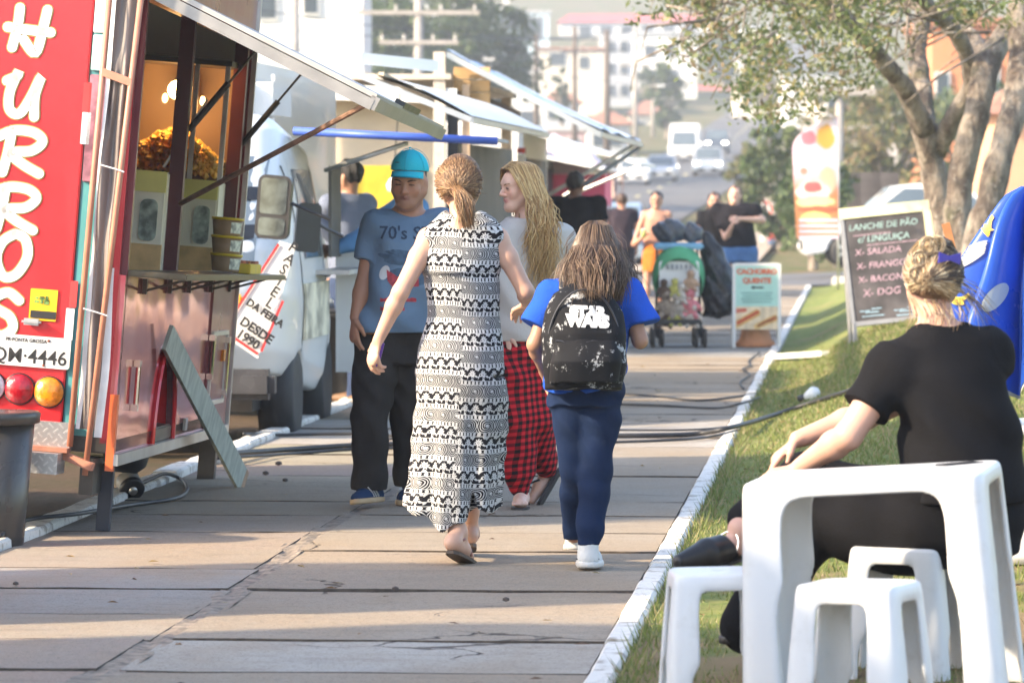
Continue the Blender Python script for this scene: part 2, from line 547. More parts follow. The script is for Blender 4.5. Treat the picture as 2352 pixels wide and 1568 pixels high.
def mat_kerb():
    m, nt, b = newmat('whitewashed kerb')
    n = noise(nt, 9, 6, rough=.7); n2 = noise(nt, 50, 4)
    c = mixc(nt, n.smooth(.50, .64), (.74, .71, .65), (.38, .33, .27))
    c = mixc(nt, n2.smooth(.58, .72) * .5, c, (.30, .26, .21))
    nt.links.new(c, b.inputs['Base Color']); b.inputs['Roughness'].default_value = .85
    bump(nt, b, n * 1.5 + n2 * .4, .6, .012)
    return m
def mat_leaf(name, rough=.55, tr=.35):
    m, nt, b = newmat(name)
    at = nt.nodes.new('ShaderNodeAttribute'); at.attribute_name = 'Col'
    nt.links.new(at.outputs['Color'], b.inputs['Base Color']); b.inputs['Roughness'].default_value = rough
    t = nt.nodes.new('ShaderNodeBsdfTranslucent'); nt.links.new(at.outputs['Color'], t.inputs[0])
    mx = nt.nodes.new('ShaderNodeMixShader'); mx.inputs[0].default_value = tr
    nt.links.new(b.outputs[0], mx.inputs[1]); nt.links.new(t.outputs[0], mx.inputs[2])
    nt.links.new(mx.outputs[0], nt.nodes['Material Output'].inputs[0])
    return m
def mat_bark():
    m, nt, b = newmat('tree bark')
    n = noise(nt, 5, 6, stretch=(1, 1, .35), rough=.7); n2 = noise(nt, 14, 5, rough=.7)
    c = mixc(nt, n.smooth(.38, .62), (.13, .10, .08), (.40, .34, .28))
    c = mixc(nt, n2.smooth(.56, .70) * .7, c, (.52, .48, .42))
    c = mixc(nt, noise(nt, 2.2, 4).smooth(.60, .75) * .5, c, (.10, .12, .04))
    nt.links.new(c, b.inputs['Base Color']); b.inputs['Roughness'].default_value = .9
    bump(nt, b, n * 1.4 + n2 * 1.1 + noise(nt, 30, 4, stretch=(1, 1, .3)) * .5, 1.0, .06)
    return m
m_slab, m_asph, m_lawn, m_kerb, m_bark = mat_slab(), mat_asphalt(), mat_lawn(), mat_kerb(), mat_bark()
m_ground = mat_soil('dry ground', .5); m_verge = mat_soil('shade-dark verge soil', .25, .42)  # verge soil darkened all over to stand for the shadow under the trailer
m_leaf = mat_leaf('leaf')
m_grout = M('joint soil', (.10, .078, .06), .95, .3, 20, .5)

# ------------------------------------------------------------------ terrain
_ys = K * np.array([-50, 60, 100, 160, 210, 300, 450, 620, 900, 1500]); _zs = np.array([0, 0, .7, 2.6, 5.1, 10.5, 29, 62, 95, 110.])
def ss(t): t = min(1, max(0, t)); return t * t * (3 - 2 * t)
def hill(y): return float(np.interp(y, _ys, _zs))
def cross_z(x): return .24 * ss((x + 1) / 2.5)
def lawn_z(x, y):
    y = y / K
    s = np.interp(y, [-5, 8.5, 14, 21, 30, 42, 47], [0, .0, .22, .46, .52, .40, .26])
    w = ss((x + .72) / 1.35)
    return -.015 + s * w + .03 * max(0, x - .8) * ss((y - 9) / 6)
def ground_z(x, y):
    z = hill(y) - .14; y = y / K
    if x > -1 and y > 46: z += .24 * ss((x + 1) / 2.5) + .06 * max(0, min(x, 20) - 2) * ss((y - 57) / 10)
    return z
def terrain():
    xs = list(np.linspace(-360, -30, 30)) + list(np.linspace(-25, 20, 46)) + list(np.linspace(28, 330, 28))
    ys = [K * q for q in list(np.linspace(-25, 70, 48)) + list(np.linspace(75, 330, 52)) + list(np.linspace(345, 700, 24))]
    vs = [(x, y, ground_z(x, y)) for y in ys for x in xs]
    nx = len(xs)
    fs = [(j * nx + i, j * nx + i + 1, (j + 1) * nx + i + 1, (j + 1) * nx + i) for j in range(len(ys) - 1) for i in range(nx - 1)]
    tag(obj('ground', vs, fs, m_ground, smooth=True), kind='structure')
terrain()
def sheet(name, mat, x0, x1, y0, y1, zf, nx, ny, kind='structure'):
    y0, y1 = y0 * K, y1 * K
    mb = MB(); mb.grid(lambda u, v: (x0 + (x1 - x0) * u, y0 + (y1 - y0) * v, zf(x0 + (x1 - x0) * u, y0 + (y1 - y0) * v)), nx, ny)
    o = mb.build(name, mat, smooth=True); tag(o, kind=kind); return o
sheet('road', m_asph, -14, -6.4, -20, 420, lambda x, y: hill(y) - .09, 4, 130)
sheet('cross_road', m_asph, -60, 90, 49, 57.5, lambda x, y: hill(y) + cross_z(x) - .085 if x > -1.2 else hill(y) - .083, 70, 6)
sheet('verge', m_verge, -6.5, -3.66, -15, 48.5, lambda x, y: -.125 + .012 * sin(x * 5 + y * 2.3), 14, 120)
sheet('pavement', M('far pavement', (.36, .29, .22), .9, .25, 3), -5.5, -2.2, 58, 330, lambda x, y: hill(y) - .02, 2, 90)
# road paint
mb = MB()
for y in range(100, 480, 12):
    mb.grid(lambda u, v, y=y: (-10.2 + .14 * u, y + 4 * v, hill(y + 4 * v) - .083), 1, 3)
tag(mb.build('road_marking', M('road paint', (.7, .62, .3), .7, .2, 3)), kind='structure')

# ------------------------------------------------------------------ lawn and grass
lawn = sheet('lawn', m_lawn, -.735, 22, -3, 47.2, lawn_z, 90, 150)
def grass_blades():
    vs, fs, cs = [], [], []
    r = random.Random(5)
    def pt(i):
        while True:
            y = K * (6.2 + 19 * r.random() ** 1.5); x = -.74 + (3.6 if y < 11 * K else 3.0) * r.random()
            s = sin(x * 2.3 + 1) * sin(y * 1.7 + .4) + .6 * sin(x * 5.1 + y * 3.3) + .5 * sin(x * 9 - y * 7)
            if y < 10.5 * K and s > .0 and r.random() < .86 and x > -.62: continue
            return x, y
    for i in range(120000):
        x, y = pt(i); z = lawn_z(x, y) - .004
        h = (.016 + .03 * r.random() ** 2) * (1.0 + .9 * (x < -.66)); a = r.random() * 2 * pi; w = (.0026 + .0016 * r.random()) * (1 + max(0, y - 16) * .07)
        lx, ly = (r.random() - .5) * h * 1.4, (r.random() - .5) * h * 1.4
        k = len(vs)
        vs += [(x - cos(a) * w, y - sin(a) * w, z), (x + cos(a) * w, y + sin(a) * w, z), (x + lx, y + ly, z + h)]
        fs.append((k, k + 1, k + 2))
        t = r.random()
        c = (.13 + .11 * t, .17 + .10 * t, .04 + .03 * t) if r.random() < .72 else (.33, .27, .13)
        cs += [c] * 3
    o = obj('grass', vs, fs, m_leaf, col=cs)
    tag(o, 'short green lawn grass on the bank beside the path', 'grass', kind='stuff')
grass_blades()
def leaf_litter():
    r = random.Random(12); vs, fs, cs = [], [], []
    for i in range(420):
        y = K * (6.5 + 22 * r.random()); x = -.7 + 3.0 * r.random() ** 1.4 if i % 4 else -3.5 + 2.6 * r.random()
        z = (lawn_z(x, y) + .016) if x > -.75 else .012
        a = r.random() * 6.28; s = r.uniform(.012, .03); q = r.uniform(-.3, .3); k = len(vs)
        vs += [(x + s * cos(a), y + s * sin(a), z + s * q), (x - s * .5 * sin(a), y + s * .5 * cos(a), z + .004), (x - s * cos(a), y - s * sin(a), z), (x + s * .5 * sin(a), y - s * .5 * cos(a), z + .006)]
        fs.append((k, k + 1, k + 2, k + 3)); c = r.choice([(.26, .15, .06), (.34, .24, .10), (.16, .09, .05), (.40, .34, .2)]); cs += [c] * 4
    tag(obj('leaf_litter', vs, fs, m_leaf, col=cs), 'dry fallen leaves scattered over lawn and path', 'leaves', kind='stuff')
leaf_litter()

# ------------------------------------------------------------------ path of cast slabs, kerbs
base = sheet('path_bed', m_grout, -3.62, -.80, -2, 48, lambda x, y: -.035, 2, 20)
path = thing('path', 'long footpath of cast concrete slabs between white kerbs', 'path'); path['kind'] = 'structure'
del path['category']
r = random.Random(3)
def slab(x0, x1, y0, y1, col, dz=0.0):
    w, l = x1 - x0, y1 - y0; n = 6
    mb = MB(); hgt = .05
    jit = lambda: r.uniform(-.012, .012)
    top = [(x0 + w * i / n, y0 + jit(), dz + r.uniform(-.002, .002)) for i in range(n + 1)] + [(x1 - w * i / n, y1 + jit(), dz + r.uniform(-.002, .002)) for i in range(n + 1)]
    cx, cy = (x0 + x1) / 2, (y0 + y1) / 2
    lowr = [(p[0], p[1] + r.uniform(-.004, .004), dz - .012) for p in top]
    m = len(top)
    bot = [(p[0], p[1], dz - hgt) for p in lowr]
    mb.add(top + lowr + bot, [tuple(range(m))] + [(i, m + i, m + (i + 1) % m, (i + 1) % m) for i in range(m)] + [(m + i, 2 * m + i, 2 * m + (i + 1) % m, m + (i + 1) % m) for i in range(m)])
    o = mb.build('slab', m_slab, path); o.color = tuple(col) + (1,)
    o.data.materials.append(m_grout); o.data.polygons.foreach_set('material_index', [0] + [1] * (2 * m))
y = 3.2 * K; i = 0
while y < 47.5 * K:
    L = K * (.62 + r.uniform(-.05, .05))
    g = r.uniform(.94, 1.08)
    warm = r.random()
    colr = (.325 * g, (.282 - .018 * warm) * g, (.226 - .03 * warm) * g)
    coll = tuple(c * r.uniform(.93, 1.07) for c in colr)
    d = (y + L / 2) / K
    if 8.55 < d < 9.35: colr = (.43, .40, .35)
    if 10.25 < d < 11.2: coll = (.33, .31, .275)
    if 17 < d < 19: colr = coll = (.38, .36, .33)
    if 26 < d < 29: colr = coll = (.38, .37, .345)
    gap = r.choice((.015, .02, .03, .04, .06)) if y < 50 else .03
    wob = .03 * sin(y * .9)
    slab(-3.595, -2.40 + wob, y, y + L - gap, coll, r.uniform(-.006, .005))
    slab(-2.325 + wob, -.835, y, y + L - gap, colr, r.uniform(-.006, .005))
    y += L; i += 1
# worn mortar strip along the long joint
mb = MB(); mb.grid(lambda u, v: (-2.425 + .125 * u + .03 * sin((3 + 44 * v) * K * .9), (3 + 44 * v) * K, -.004 + .003 * sin(u * 9 + v * 410) + .003 * sin(v * 900 + u * 5)), 5, 500)
mb.build('mortar_strip', M('worn mortar', (.27, .22, .17), .95, .35, 14, .9, bscale=60), path)
# kerb stones
kerb_r = thing('kerb', 'kerb', 'kerb'); kerb_r['kind'] = 'structure'; del kerb_r['category']; del kerb_r['label']
def kerb_line(x0, x1, top, y0, y1, jitter):
    y = y0 * K
    while y < y1 * K:
        L = r.uniform(.85, 1.2)
        n = 4; mb = MB(); t = top + r.uniform(-.006, .006); e = .012
        lo = [x0 + r.uniform(-jitter, jitter) for _ in range(n + 1)]; hi = [x1 + r.uniform(-jitter, jitter) for _ in range(n + 1)]
        vs = []
        for k in range(n + 1):
            yy = y + (L - .012) * k / n
            dz = r.uniform(-.003, .003)
            vs += [(lo[k], yy, -.13), (lo[k], yy, t - e + dz), (lo[k] + e, yy, t + dz), (hi[k] - e, yy, t + dz), (hi[k], yy, t - e + dz), (hi[k], yy, -.13)]
        fs = []
        for k in range(n):
            for q in range(5): fs.append((k * 6 + q, (k + 1) * 6 + q, (k + 1) * 6 + q + 1, k * 6 + q + 1))
        fs += [tuple(range(5, -1, -1)), tuple(n * 6 + q for q in range(6))]
        fs = [f[::-1] for f in fs]
        mb.add(vs, fs); mb.build('kerb_stone', m_kerb, kerb_r)
        y += L
kerb_line(-.832, -.742, .012, 3, 47.5, .003)
kerb_line(-3.73, -3.60, .035, 3, 47.5, .01)
y = -4
for k in range(28):   # kerb of the side street
    x = -.4 + k * 1.0
    mb = MB(); mb.box((x + .49, 48.7 * K, cross_z(x) - .02), (.98, .16, .24), bev=.02); mb.build('kerb_stone', m_kerb, kerb_r)
def on_lawn(x, y):
    p = G(*D(x, y))
    for _ in range(12): p = G(*D(x, y), lawn_z(p.x, p.y) + .02)
    return p
for k in range(1):      # white edging stone running into the lawn
    a_, b_ = on_lawn(1768, 819), on_lawn(1895, 811); mb = MB(); mb.bar(a_, b_, .07, .05); tag(mb.build('edging_stone', m_kerb), 'long white edging stone lying in the grass beside the kerb', 'edging')

# ------------------------------------------------------------------ trees
def leafcloud(clusters, leaf, per, cols, seed=1, up=.35):
    """clusters: (centre, radius); returns verts, faces, colours of small leaf faces"""
    g = np.random.default_rng(seed)
    N = len(clusters) * per
    cen = np.repeat(np.array([tuple(c[0]) for c in clusters]), per, 0); rad = np.repeat(np.array([c[1] for c in clusters]), per)
    dirs = g.normal(size=(N, 3)); dirs /= np.linalg.norm(dirs, axis=1)[:, None]
    p = cen + dirs * (rad * g.random(N) ** .45)[:, None] * np.array([1, 1, .75])
    a = g.normal(size=(N, 3)); a /= np.linalg.norm(a, axis=1)[:, None]
    b = g.normal(size=(N, 3)); b -= a * (a * b).sum(1)[:, None]; b /= np.linalg.norm(b, axis=1)[:, None]
    s = leaf * (.6 + .8 * g.random(N))[:, None]
    v = np.stack([p - a * s, p + b * s * .42, p + a * s, p - b * s * .42], 1).reshape(-1, 3)
    f = np.arange(N * 4).reshape(-1, 4)
    cc = np.array(cols); pick = g.integers(0, len(cc), N // per + 1).repeat(per)[:N]
    pick2 = g.integers(0, len(cc), N); pick = np.where(g.random(N) < .55, pick, pick2)
    c = cc[pick] * (.75 + .5 * g.random(N))[:, None]
    return v, f, np.repeat(c, 4, 0)
GREENS = [(.06, .10, .03), (.085, .13, .035), (.11, .145, .05), (.05, .085, .03)]
DRY = [(.12, .15, .05), (.17, .19, .07), (.24, .21, .08), (.11, .135, .05), (.20, .15, .08)]
def gnarl(mb, pts, rs, n=14, seed=0, amp=.10):
    rr = random.Random(seed)
    P, R = [], []
    m = len(pts)
    for i in range(m - 1):
        k = max(2, int((Vector(pts[i + 1]) - Vector(pts[i])).length / .12))
        p0, p1 = Vector(pts[max(i - 1, 0)]), Vector(pts[i]); p2, p3 = Vector(pts[i + 1]), Vector(pts[min(i + 2, m - 1)])
        for j in range(k if i < m - 2 else k + 1):
            t = j / k
            q = .5 * ((2 * p1) + (p2 - p0) * t + (2 * p0 - 5 * p1 + 4 * p2 - p3) * t * t + (3 * p1 - p0 - 3 * p2 + p3) * t ** 3)
            rad = rs[i] + (rs[i + 1] - rs[i]) * t
            P.append(q + Vector((rr.gauss(0, 1), rr.gauss(0, 1), 0)) * rad * .05); R.append(rad * rr.uniform(1 - amp, 1 + amp))
    k0 = len(mb.v)
    mb.tube(P, R, n)
    for q in range(k0, len(mb.v)):
        v = Vector(mb.v[q]); i = min((q - k0) // n, len(P) - 1)
        mb.v[q] = tuple(P[i] + (v - P[i]) * (1 + amp * .9 * sin(q * 12.9898 * 1.7) * .6))
def simple_tree(name, label, base, h, rx, leaf, ncl, per, cols, seed, group, rz=None, trunk_h=None, cat='tree'):
    t = thing(name, label, cat, base, 0, group)
    rr = random.Random(seed); th = trunk_h if trunk_h is not None else h * .35
    rz = rz or (h - th) / 2 + .2 * th
    mb = MB(); gnarl(mb, [(0, 0, -.3), (.02 * h, 0, th * .6), (-.02 * h, 0, th + rz * .6)], [.035 * h + .04, .03 * h + .03, .015 * h], 8, seed)
    for k in range(5):
        a = rr.random() * 6.28; gnarl(mb, [(0, 0, th * .8), (cos(a) * rx * .35, sin(a) * rx * .35, th + rz * .5), (cos(a) * rx * .7, sin(a) * rx * .7, th + rz * rr.uniform(.6, 1.3))], [.02 * h, .012 * h, .005 * h], 6, seed + k)
    mb.build('trunk', m_bark, t, True)
    cl = []
    for k in range(ncl):
        while True:
            p = Vector((rr.uniform(-1, 1), rr.uniform(-1, 1), rr.uniform(-1, 1)))
            if .25 < p.length < 1: break
        cl.append(((p.x * rx, p.y * rx, h - rz + p.z * rz), rx * rr.uniform(.16, .34)))
    v, f, c = leafcloud(cl, leaf, per, cols, seed)
    obj('crown', v, f, m_leaf, t, col=c)
    return t

# the multi-stemmed tree on the bank
def bank_tree():
    d0 = 26.0
    P = lambda x, y, dd=0: A(*D(x, y), d0 + dd)
    b0 = P(2200, 600); b0.z = lawn_z(b0.x, b0.y) - .05
    t = thing('street_tree', 'gnarled pale-barked tree with several stems leaning over the grass bank', 'tree', b0)
    L = lambda p: p - b0
    def stem(pts, rs, seed):
        mb = MB(); gnarl(mb, [L(P(*p)) for p in pts], [q * .78 for q in rs], 16, seed, .07); return mb.build('trunk', m_bark, t, True)
    stem([(2172, 705, .2), (2168, 600, .2), (2160, 500, .2), (2142, 380, .2), (2120, 290, .1)], [.27, .20, .175, .16, .15], 1)
    stem([(2122, 300, .1), (2085, 215, -.1), (2020, 130, -.4), (1955, 55, -.7), (1880, -20, -1.0), (1800, -90, -1.4)], [.145, .12, .105, .09, .07, .04], 2)
    stem([(2128, 310, .1), (2118, 200, .4), (2108, 110, .7), (2122, 20, 1.0), (2110, -110, 1.2)], [.12, .115, .105, .10, .05], 3)
    stem([(2150, 350, .2), (2190, 265, 0), (2230, 190, -.1), (2205, 90, -.3), (2120, 0, -.8), (2050, -90, -1)], [.13, .105, .10, .10, .08, .04], 4)
    stem([(2206, 705, -.3), (2204, 600, -.3), (2200, 480, -.3), (2215, 360, -.3), (2248, 240, -.3), (2265, 150, -.2), (2320, 60, 0), (2400, -40, .2)], [.26, .19, .165, .16, .155, .17, .13, .08], 5)
    stem([(2262, 160, -.2), (2240, 95, .3), (2170, 40, .8), (2090, 10, 1.3)], [.12, .10, .08, .05], 6)
    stem([(2222, 715, -.8), (2235, 610, -.8), (2262, 500, -.8), (2300, 350, -.8), (2335, 230, -.7), (2345, 120, -.6), (2340, 0, -.5), (2380, -120, -.4)], [.25, .18, .165, .155, .16, .15, .12, .07], 7)
    mb = MB(); rr = random.Random(9)
    tips = []
    for k in range(150):      # bare twigs
        x, y = rr.uniform(1580, 2340), rr.uniform(-120, 90); dd = rr.uniform(-2.5, 2.5)
        p = P(x, y, dd); q = p + Vector((rr.uniform(-.6, .2), rr.uniform(-.4, .4), rr.uniform(-.35, .25))); w = q + Vector((rr.uniform(-.4, .2), rr.uniform(-.3, .3), rr.uniform(-.35, .1)))
        mb = MB(); mb.tube([L(p), L(q), L(w)], [.016, .010, .004], 5); mb.build('twig', m_bark, t, True)
    def inside(x, y):
        if y < 30: return .9 if x > 1520 else 0
        lim = np.interp(x, [1440, 1520, 1600, 1660, 1720, 1800, 1860, 1930, 2000, 2060, 2140, 2352], [20, 90, 150, 250, 270, 270, 260, 240, 190, 120, 40, 60])
        return (.62 - .35 * y / 350) * (1 if x > 1680 else .7) if y < lim else 0
    cl = []
    while len(cl) < 340:
        x, y = rr.uniform(1470, 2480), rr.uniform(-260, 345)
        if y < -40 and rr.random() < .5: continue
        if rr.random() < inside(x, y) * (1.0 if x < 2000 else .45):
            cl.append((L(P(x, y, rr.uniform(-3.2, 2.6))), rr.uniform(.12, .34)))
    v, f, c = leafcloud(cl, .036, 38, DRY + [(.12, .15, .05), (.10, .14, .045)], 4)
    obj('crown', v, f, m_leaf, t, col=c)
bank_tree()

def far(px, d, z=None, dx=0):
    p = CAM + (FH + RGT * ((px - W / 2) / F)) * (d * K)
    p.z = ground_z(p.x, p.y) if z is None else z
    return p
T = 'trees and bushes along the far street'
for i, (x, d, h, rx, tr, leaf, ncl, cols, nm, lab) in enumerate([
        (1790, 74, 3.5, 1.0, .2, .10, 90, GREENS, 'bush', 'broad dense green bush at the right edge of the far road'),
        (1722, 96, 2.9, .75, .2, .10, 60, DRY, 'bush', 'low olive bush behind the round traffic sign'),
        (1862, 62, 2.7, .95, .3, .09, 60, GREENS, 'bush', 'dark green shrub behind the ice-cream flag'),
        (2040, 80, 4.6, 1.5, 1.0, .11, 90, DRY, 'bushy_tree', 'yellow-green leafy tree behind the flag and the chalkboard'),
        (2240, 92, 4.4, 2.2, 1.0, .14, 80, GREENS, 'bushy_tree', 'leafy tree behind the stems of the pale-barked tree'),
        (1955, 118, 5.2, 2.0, 1.2, .15, 60, DRY, 'bushy_tree', 'hazy tree rising over the slatted fence'),
        (1530, 235, 6.5, 1.7, 1.5, .22, 60, GREENS, 'street_tree', 'dark round tree left of the white van up the road'),
        (1480, 300, 5, 1.6, 1.5, .25, 40, GREENS, 'street_tree', 'small dark tree before the pale tall wall'),
        (1288, 230, 6, .8, 2, .2, 40, GREENS, 'slim_tree', 'slim tree in front of the white house'),
        (1660, 330, 7.5, 3.0, 2, .35, 60, GREENS, 'street_tree', 'hazy tree at the top of the road'),
        (1765, 280, 8, 3.0, 2, .32, 70, DRY, 'street_tree', 'wide hazy tree up the hill right of the road'),
        (880, 150, 11.5, 3.4, 3.5, .26, 110, GREENS, 'dark_tree', 'dark tall tree with drooping crown left of the concrete pole'),
        (1000, 158, 13.5, 4.4, 2.5, .26, 140, GREENS, 'dark_tree', 'dark tall tree behind the concrete pole'),
        (1105, 160, 11.5, 3.4, 2.5, .26, 100, GREENS, 'dark_tree', 'dark tree right of the concrete pole')]):
    px, _ = D(x, 0)
    simple_tree(nm, lab, far(px, d), h, rx, leaf, ncl, 46, cols, 40 + i, None, trunk_h=tr)

# ------------------------------------------------------------------ buildings on the hill
m_win = M('dark window glass', (.05, .07, .09), .15, .1, 2)
def building(name, label, x0, x1, ytop, d, cols, wins=(), roof=None, roof_h=0.0, base=None, deep=9, wall_extra=()):
    """pixel columns (2352 scale) at a depth give real width/height; stands on the hill"""
    px0, pt = D(x0, ytop); px1, _ = D(x1, 0)
    s = 2800.0 / d
    cxp = (px0 + px1) / 2
    b = far(cxp, d); w = (px1 - px0) / s
    top = A(cxp, pt, d).z; h = top - b.z + 1.0
    t = thing(name, label, 'building', (b.x, b.y, b.z - 1.0), YAW)
    mb = MB(); mb.box((0, deep / 2, h / 2), (w, deep, h)); mb.build('wall', M('plaster ' + str(cols), cols, .85, .06, .6, dirt=.25), t)
    if roof:
        mb = MB(); rh = roof_h
        if rh > 0:
            mb.add([(-w / 2 - .4, -.5, h), (w / 2 + .4, -.5, h), (w / 2 + .4, deep + .5, h), (-w / 2 - .4, deep + .5, h), (-w / 2 + rh, deep * .5, h + rh), (w / 2 - rh, deep * .5, h + rh)],
                   [(0, 1, 5, 4), (1, 2, 5), (2, 3, 4, 5), (3, 0, 4), (3, 2, 1, 0)])
        else: mb.box((0, deep / 2, h + .15), (w + .5, deep + .5, .3))
        mb.build('roof', roof, t)
    for (wx0, wx1, wy0, wy1) in wins:
        a, q = D(wx0, wy0); e, g2 = D(wx1, wy1)
        X0, X1 = (a - cxp) / s, (e - cxp) / s; Z1, Z0 = A(cxp, q, d).z - b.z + 1, A(cxp, g2, d).z - b.z + 1
        if Z0 < .3: Z0 = .3
        mb = MB(); mb.box(((X0 + X1) / 2, -.03, (Z0 + Z1) / 2), (X1 - X0 + .16, .14, Z1 - Z0 + .16)); wf = mb.build('window', M('window frame', (.62, .62, .6), .6), t)
        mb = MB(); mb.box(((X0 + X1) / 2, -.09, (Z0 + Z1) / 2), (X1 - X0, .06, Z1 - Z0)); mb.build('pane', m_win, wf)
    return t
m_red = M('red sheet roof', (.50, .10, .085), .5, .1, 2); m_tile = M('clay roof', (.33, .15, .09), .8, .2, 2); m_grey = M('grey sheet roof', (.45, .46, .47), .5, .1, 1)
WH, CR, BL, GY, PK = (.78, .77, .74), (.72, .66, .55), (.52, .66, .74), (.48, .50, .53), (.62, .42, .40)
building('white_house', 'white house behind the food trucks with small dark windows at its eaves', 585, 835, -40, 95, WH, [(598, 634, -10, 42), (700, 730, -20, 30)], m_grey, 0)
building('grey_block', 'grey panelled block beside the white house', 690, 790, -60, 108, GY, [(705, 735, -20, 60), (750, 778, -20, 60)], m_grey, 0)
building('long_block', 'long white block with red sheet roof high on the hill', 1285, 1640, 52, 430, WH, [(1330 + 48 * k, 1356 + 48 * k, 60, 84) for k in range(6)], m_red, 1.5)
building('blue_block', 'pale blue building below the hilltop', 1110, 1262, 30, 360, BL, [(1200, 1245, 40, 90), (1130, 1180, 48, 60)], m_grey, 0)
building('white_house', 'two-storey white house with dark tall window above the striped awning', 1105, 1240, 130, 265, WH, [(1182, 1210, 135, 195), (1125, 1160, 150, 190), (1195, 1235, 255, 290)], None)
building('white_house', 'white house with square window beside the thin dark pole', 1235, 1385, 115, 300, CR, [(1262, 1298, 122, 150), (1330, 1352, 130, 158), (1262, 1296, 210, 240)], m_tile, 0)
building('grey_tower', 'tall pale grey wall building in the middle of the hill', 1380, 1452, 78, 310, GY, [(1392, 1412, 95 + 50 * k, 120 + 50 * k) for k in range(4)] + [(1424, 1442, 95 + 50 * k, 120 + 50 * k) for k in range(4)], None)
building('white_block', 'bright white block behind the tree leaves', 1455, 1600, 78, 320, WH, [(1480, 1505, 105, 130), (1530, 1555, 105, 130), (1480, 1505, 160, 185), (1530, 1555, 160, 185)], m_grey, 0)
building('white_block', 'white block half hidden by the leaves right of the road', 1640, 1800, 60, 350, WH, [(1660, 1690, 90, 115), (1720, 1750, 90, 115), (1660, 1690, 150, 175)], m_grey, 0)
building('upper_block', 'grey building at the very top of the hill', 1180, 1420, -30, 520, GY, [(1200 + 55 * k, 1226 + 55 * k, -10, 12) for k in range(4)], m_grey, 0)
building('upper_block', 'cream building at the very top of the hill', 1430, 1760, -40, 540, CR, [(1450 + 60 * k, 1480 + 60 * k, -15, 8) for k in range(5)], m_tile, 0)
building('upper_block', 'white building at the top left of the hill', 820, 1170, -60, 420, WH, [(850 + 60 * k, 880 + 60 * k, -25, 5) for k in range(5)], m_grey, 0)
building('row_house', 'mauve shop front beyond the striped awning', 1245, 1345, 300, 190, PK, [(1262, 1290, 318, 350), (1305, 1330, 318, 350)], m_grey, 0)
building('row_house', 'pale grey row house beyond the awning tip', 1350, 1445, 285, 205, GY, [(1362, 1386, 305, 335), (1402, 1428, 305, 335)], m_tile, 1.0)
building('row_house', 'low cream house beside the road uphill', 1448, 1530, 262, 270, CR, [(1460, 1480, 280, 300), (1496, 1516, 280, 300)], m_tile, 1.4)
building('garden_wall_house', 'white house behind the dark street tree', 1560, 1700, 225, 330, WH, [(1590, 1612, 240, 262), (1640, 1664, 240, 262)], m_red, 1.6)
building('hill_house', 'small cream house with clay roof right of the road top', 1690, 1790, 205, 290, CR, [(1705, 1725, 220, 240), (1750, 1772, 220, 240)], m_tile, 1.6)
building('hill_house', 'small white house behind the leaves over the flag', 1800, 1930, 180, 260, WH, [(1825, 1850, 195, 220), (1880, 1905, 195, 220)], m_grey, 0)
building('hill_house', 'grey house above the row houses left of the poles', 1245, 1330, 235, 240, GY, [(1258, 1278, 250, 272), (1295, 1316, 250, 272)], m_tile, 1.2)
building('hill_house', 'pale house behind the dark tall trees', 1010, 1110, 120, 250, CR, [(1025, 1050, 140, 165), (1070, 1095, 140, 165)], m_tile, 1.2)
building('hill_block', 'wide pale block below the hilltop buildings', 1500, 1700, 120, 400, GY, [(1520 + 44 * k, 1544 + 44 * k, 130, 150) for k in range(4)], m_grey, 0)
building('orange_house', 'orange painted house behind the tree stems', 2140, 2480, 60, 100, (.62, .24, .11), [(2150, 2176, 170, 225), (2250, 2290, 150, 210)], m_tile, 0)
building('peach_house', 'peach coloured wall at the right edge behind the tree', 2290, 2520, 262, 70, (.66, .37, .22), [(2420, 2460, 300, 350)], m_tile, .8)
building('low_house', 'pale house with grey roof behind the flag', 1880, 2060, 205, 125, (.55, .50, .46), [(1900, 1930, 225, 260), (1985, 2015, 225, 260)], m_grey, 0)

# ------------------------------------------------------------------ poles and wires
m_conc = M('pole concrete', (.36, .33, .30), .85, .15, 3); m_wood = M('dark pole', (.12, .09, .07), .9, .2, 3); m_wire = M('wire', (.05, .05, .055), .6)
POLES = []
def pole(label, x, ytop, d, rad, mat, arms=(), lamp=False):
    px, pt = D(x, ytop); b = far(px, d); top = A(px, pt, d).z - b.z
    t = thing('utility_pole', label, 'utility pole', b, YAW, 'utility poles along the street')
    mb = MB(); mb.tube([(0, 0, -.3), (0, 0, top)], [rad * 1.25, rad * .85], 10); mb.build('shaft', mat, t, True)
    for (z, w) in arms:
        zz = A(px, D(0, z)[1], d).z - b.z
        mb = MB(); mb.box((0, -.12, zz), (w, .1, .14)); ar = mb.build('crossarm', mat, t)
        for k in (-1, -.4, .4, 1):
            mb = MB(); mb.lathe([(.03, 0), (.06, .06), (.03, .12), (.05, .2)], 8, (k * w * .46, -.12, zz + .07)); mb.build('insulator', M('insulator', (.5, .48, .45), .3), ar)
    if lamp:
        zz = A(px, D(0, lamp)[1], d).z - b.z
        mb = MB(); mb.tube([(0, 0, zz - .6), (.7, -.2, zz), (1.5, -.4, zz + .1)], .05, 6); la = mb.build('lamp_arm', m_conc, t)
        mb = MB(); mb.box((1.8, -.45, zz + .08), (.7, .28, .16), bev=.05); mb.build('lamp_head', M('lamp head', (.75, .75, .74), .4), la)
    POLES.append((b, top)); return t
pole('thick concrete pole with two crossarms before the dark trees', 962, -60, 92, .16, m_conc, [(30, 4.0), (98, 2.6)])
pole('grey concrete pole rising behind the white vehicle roof', 678, -60, 84, .15, m_conc, [(-30, 2.0)])
pole('thin dark pole in front of the white two-storey house', 1232, 78, 170, .16, m_wood)
pole('dark pole between the cream house and the grey wall', 1320, 60, 185, .17, m_wood, [(118, 1.8)], lamp=95)
pole('dark pole left of the bright white block', 1394, 70, 178, .2, m_wood)
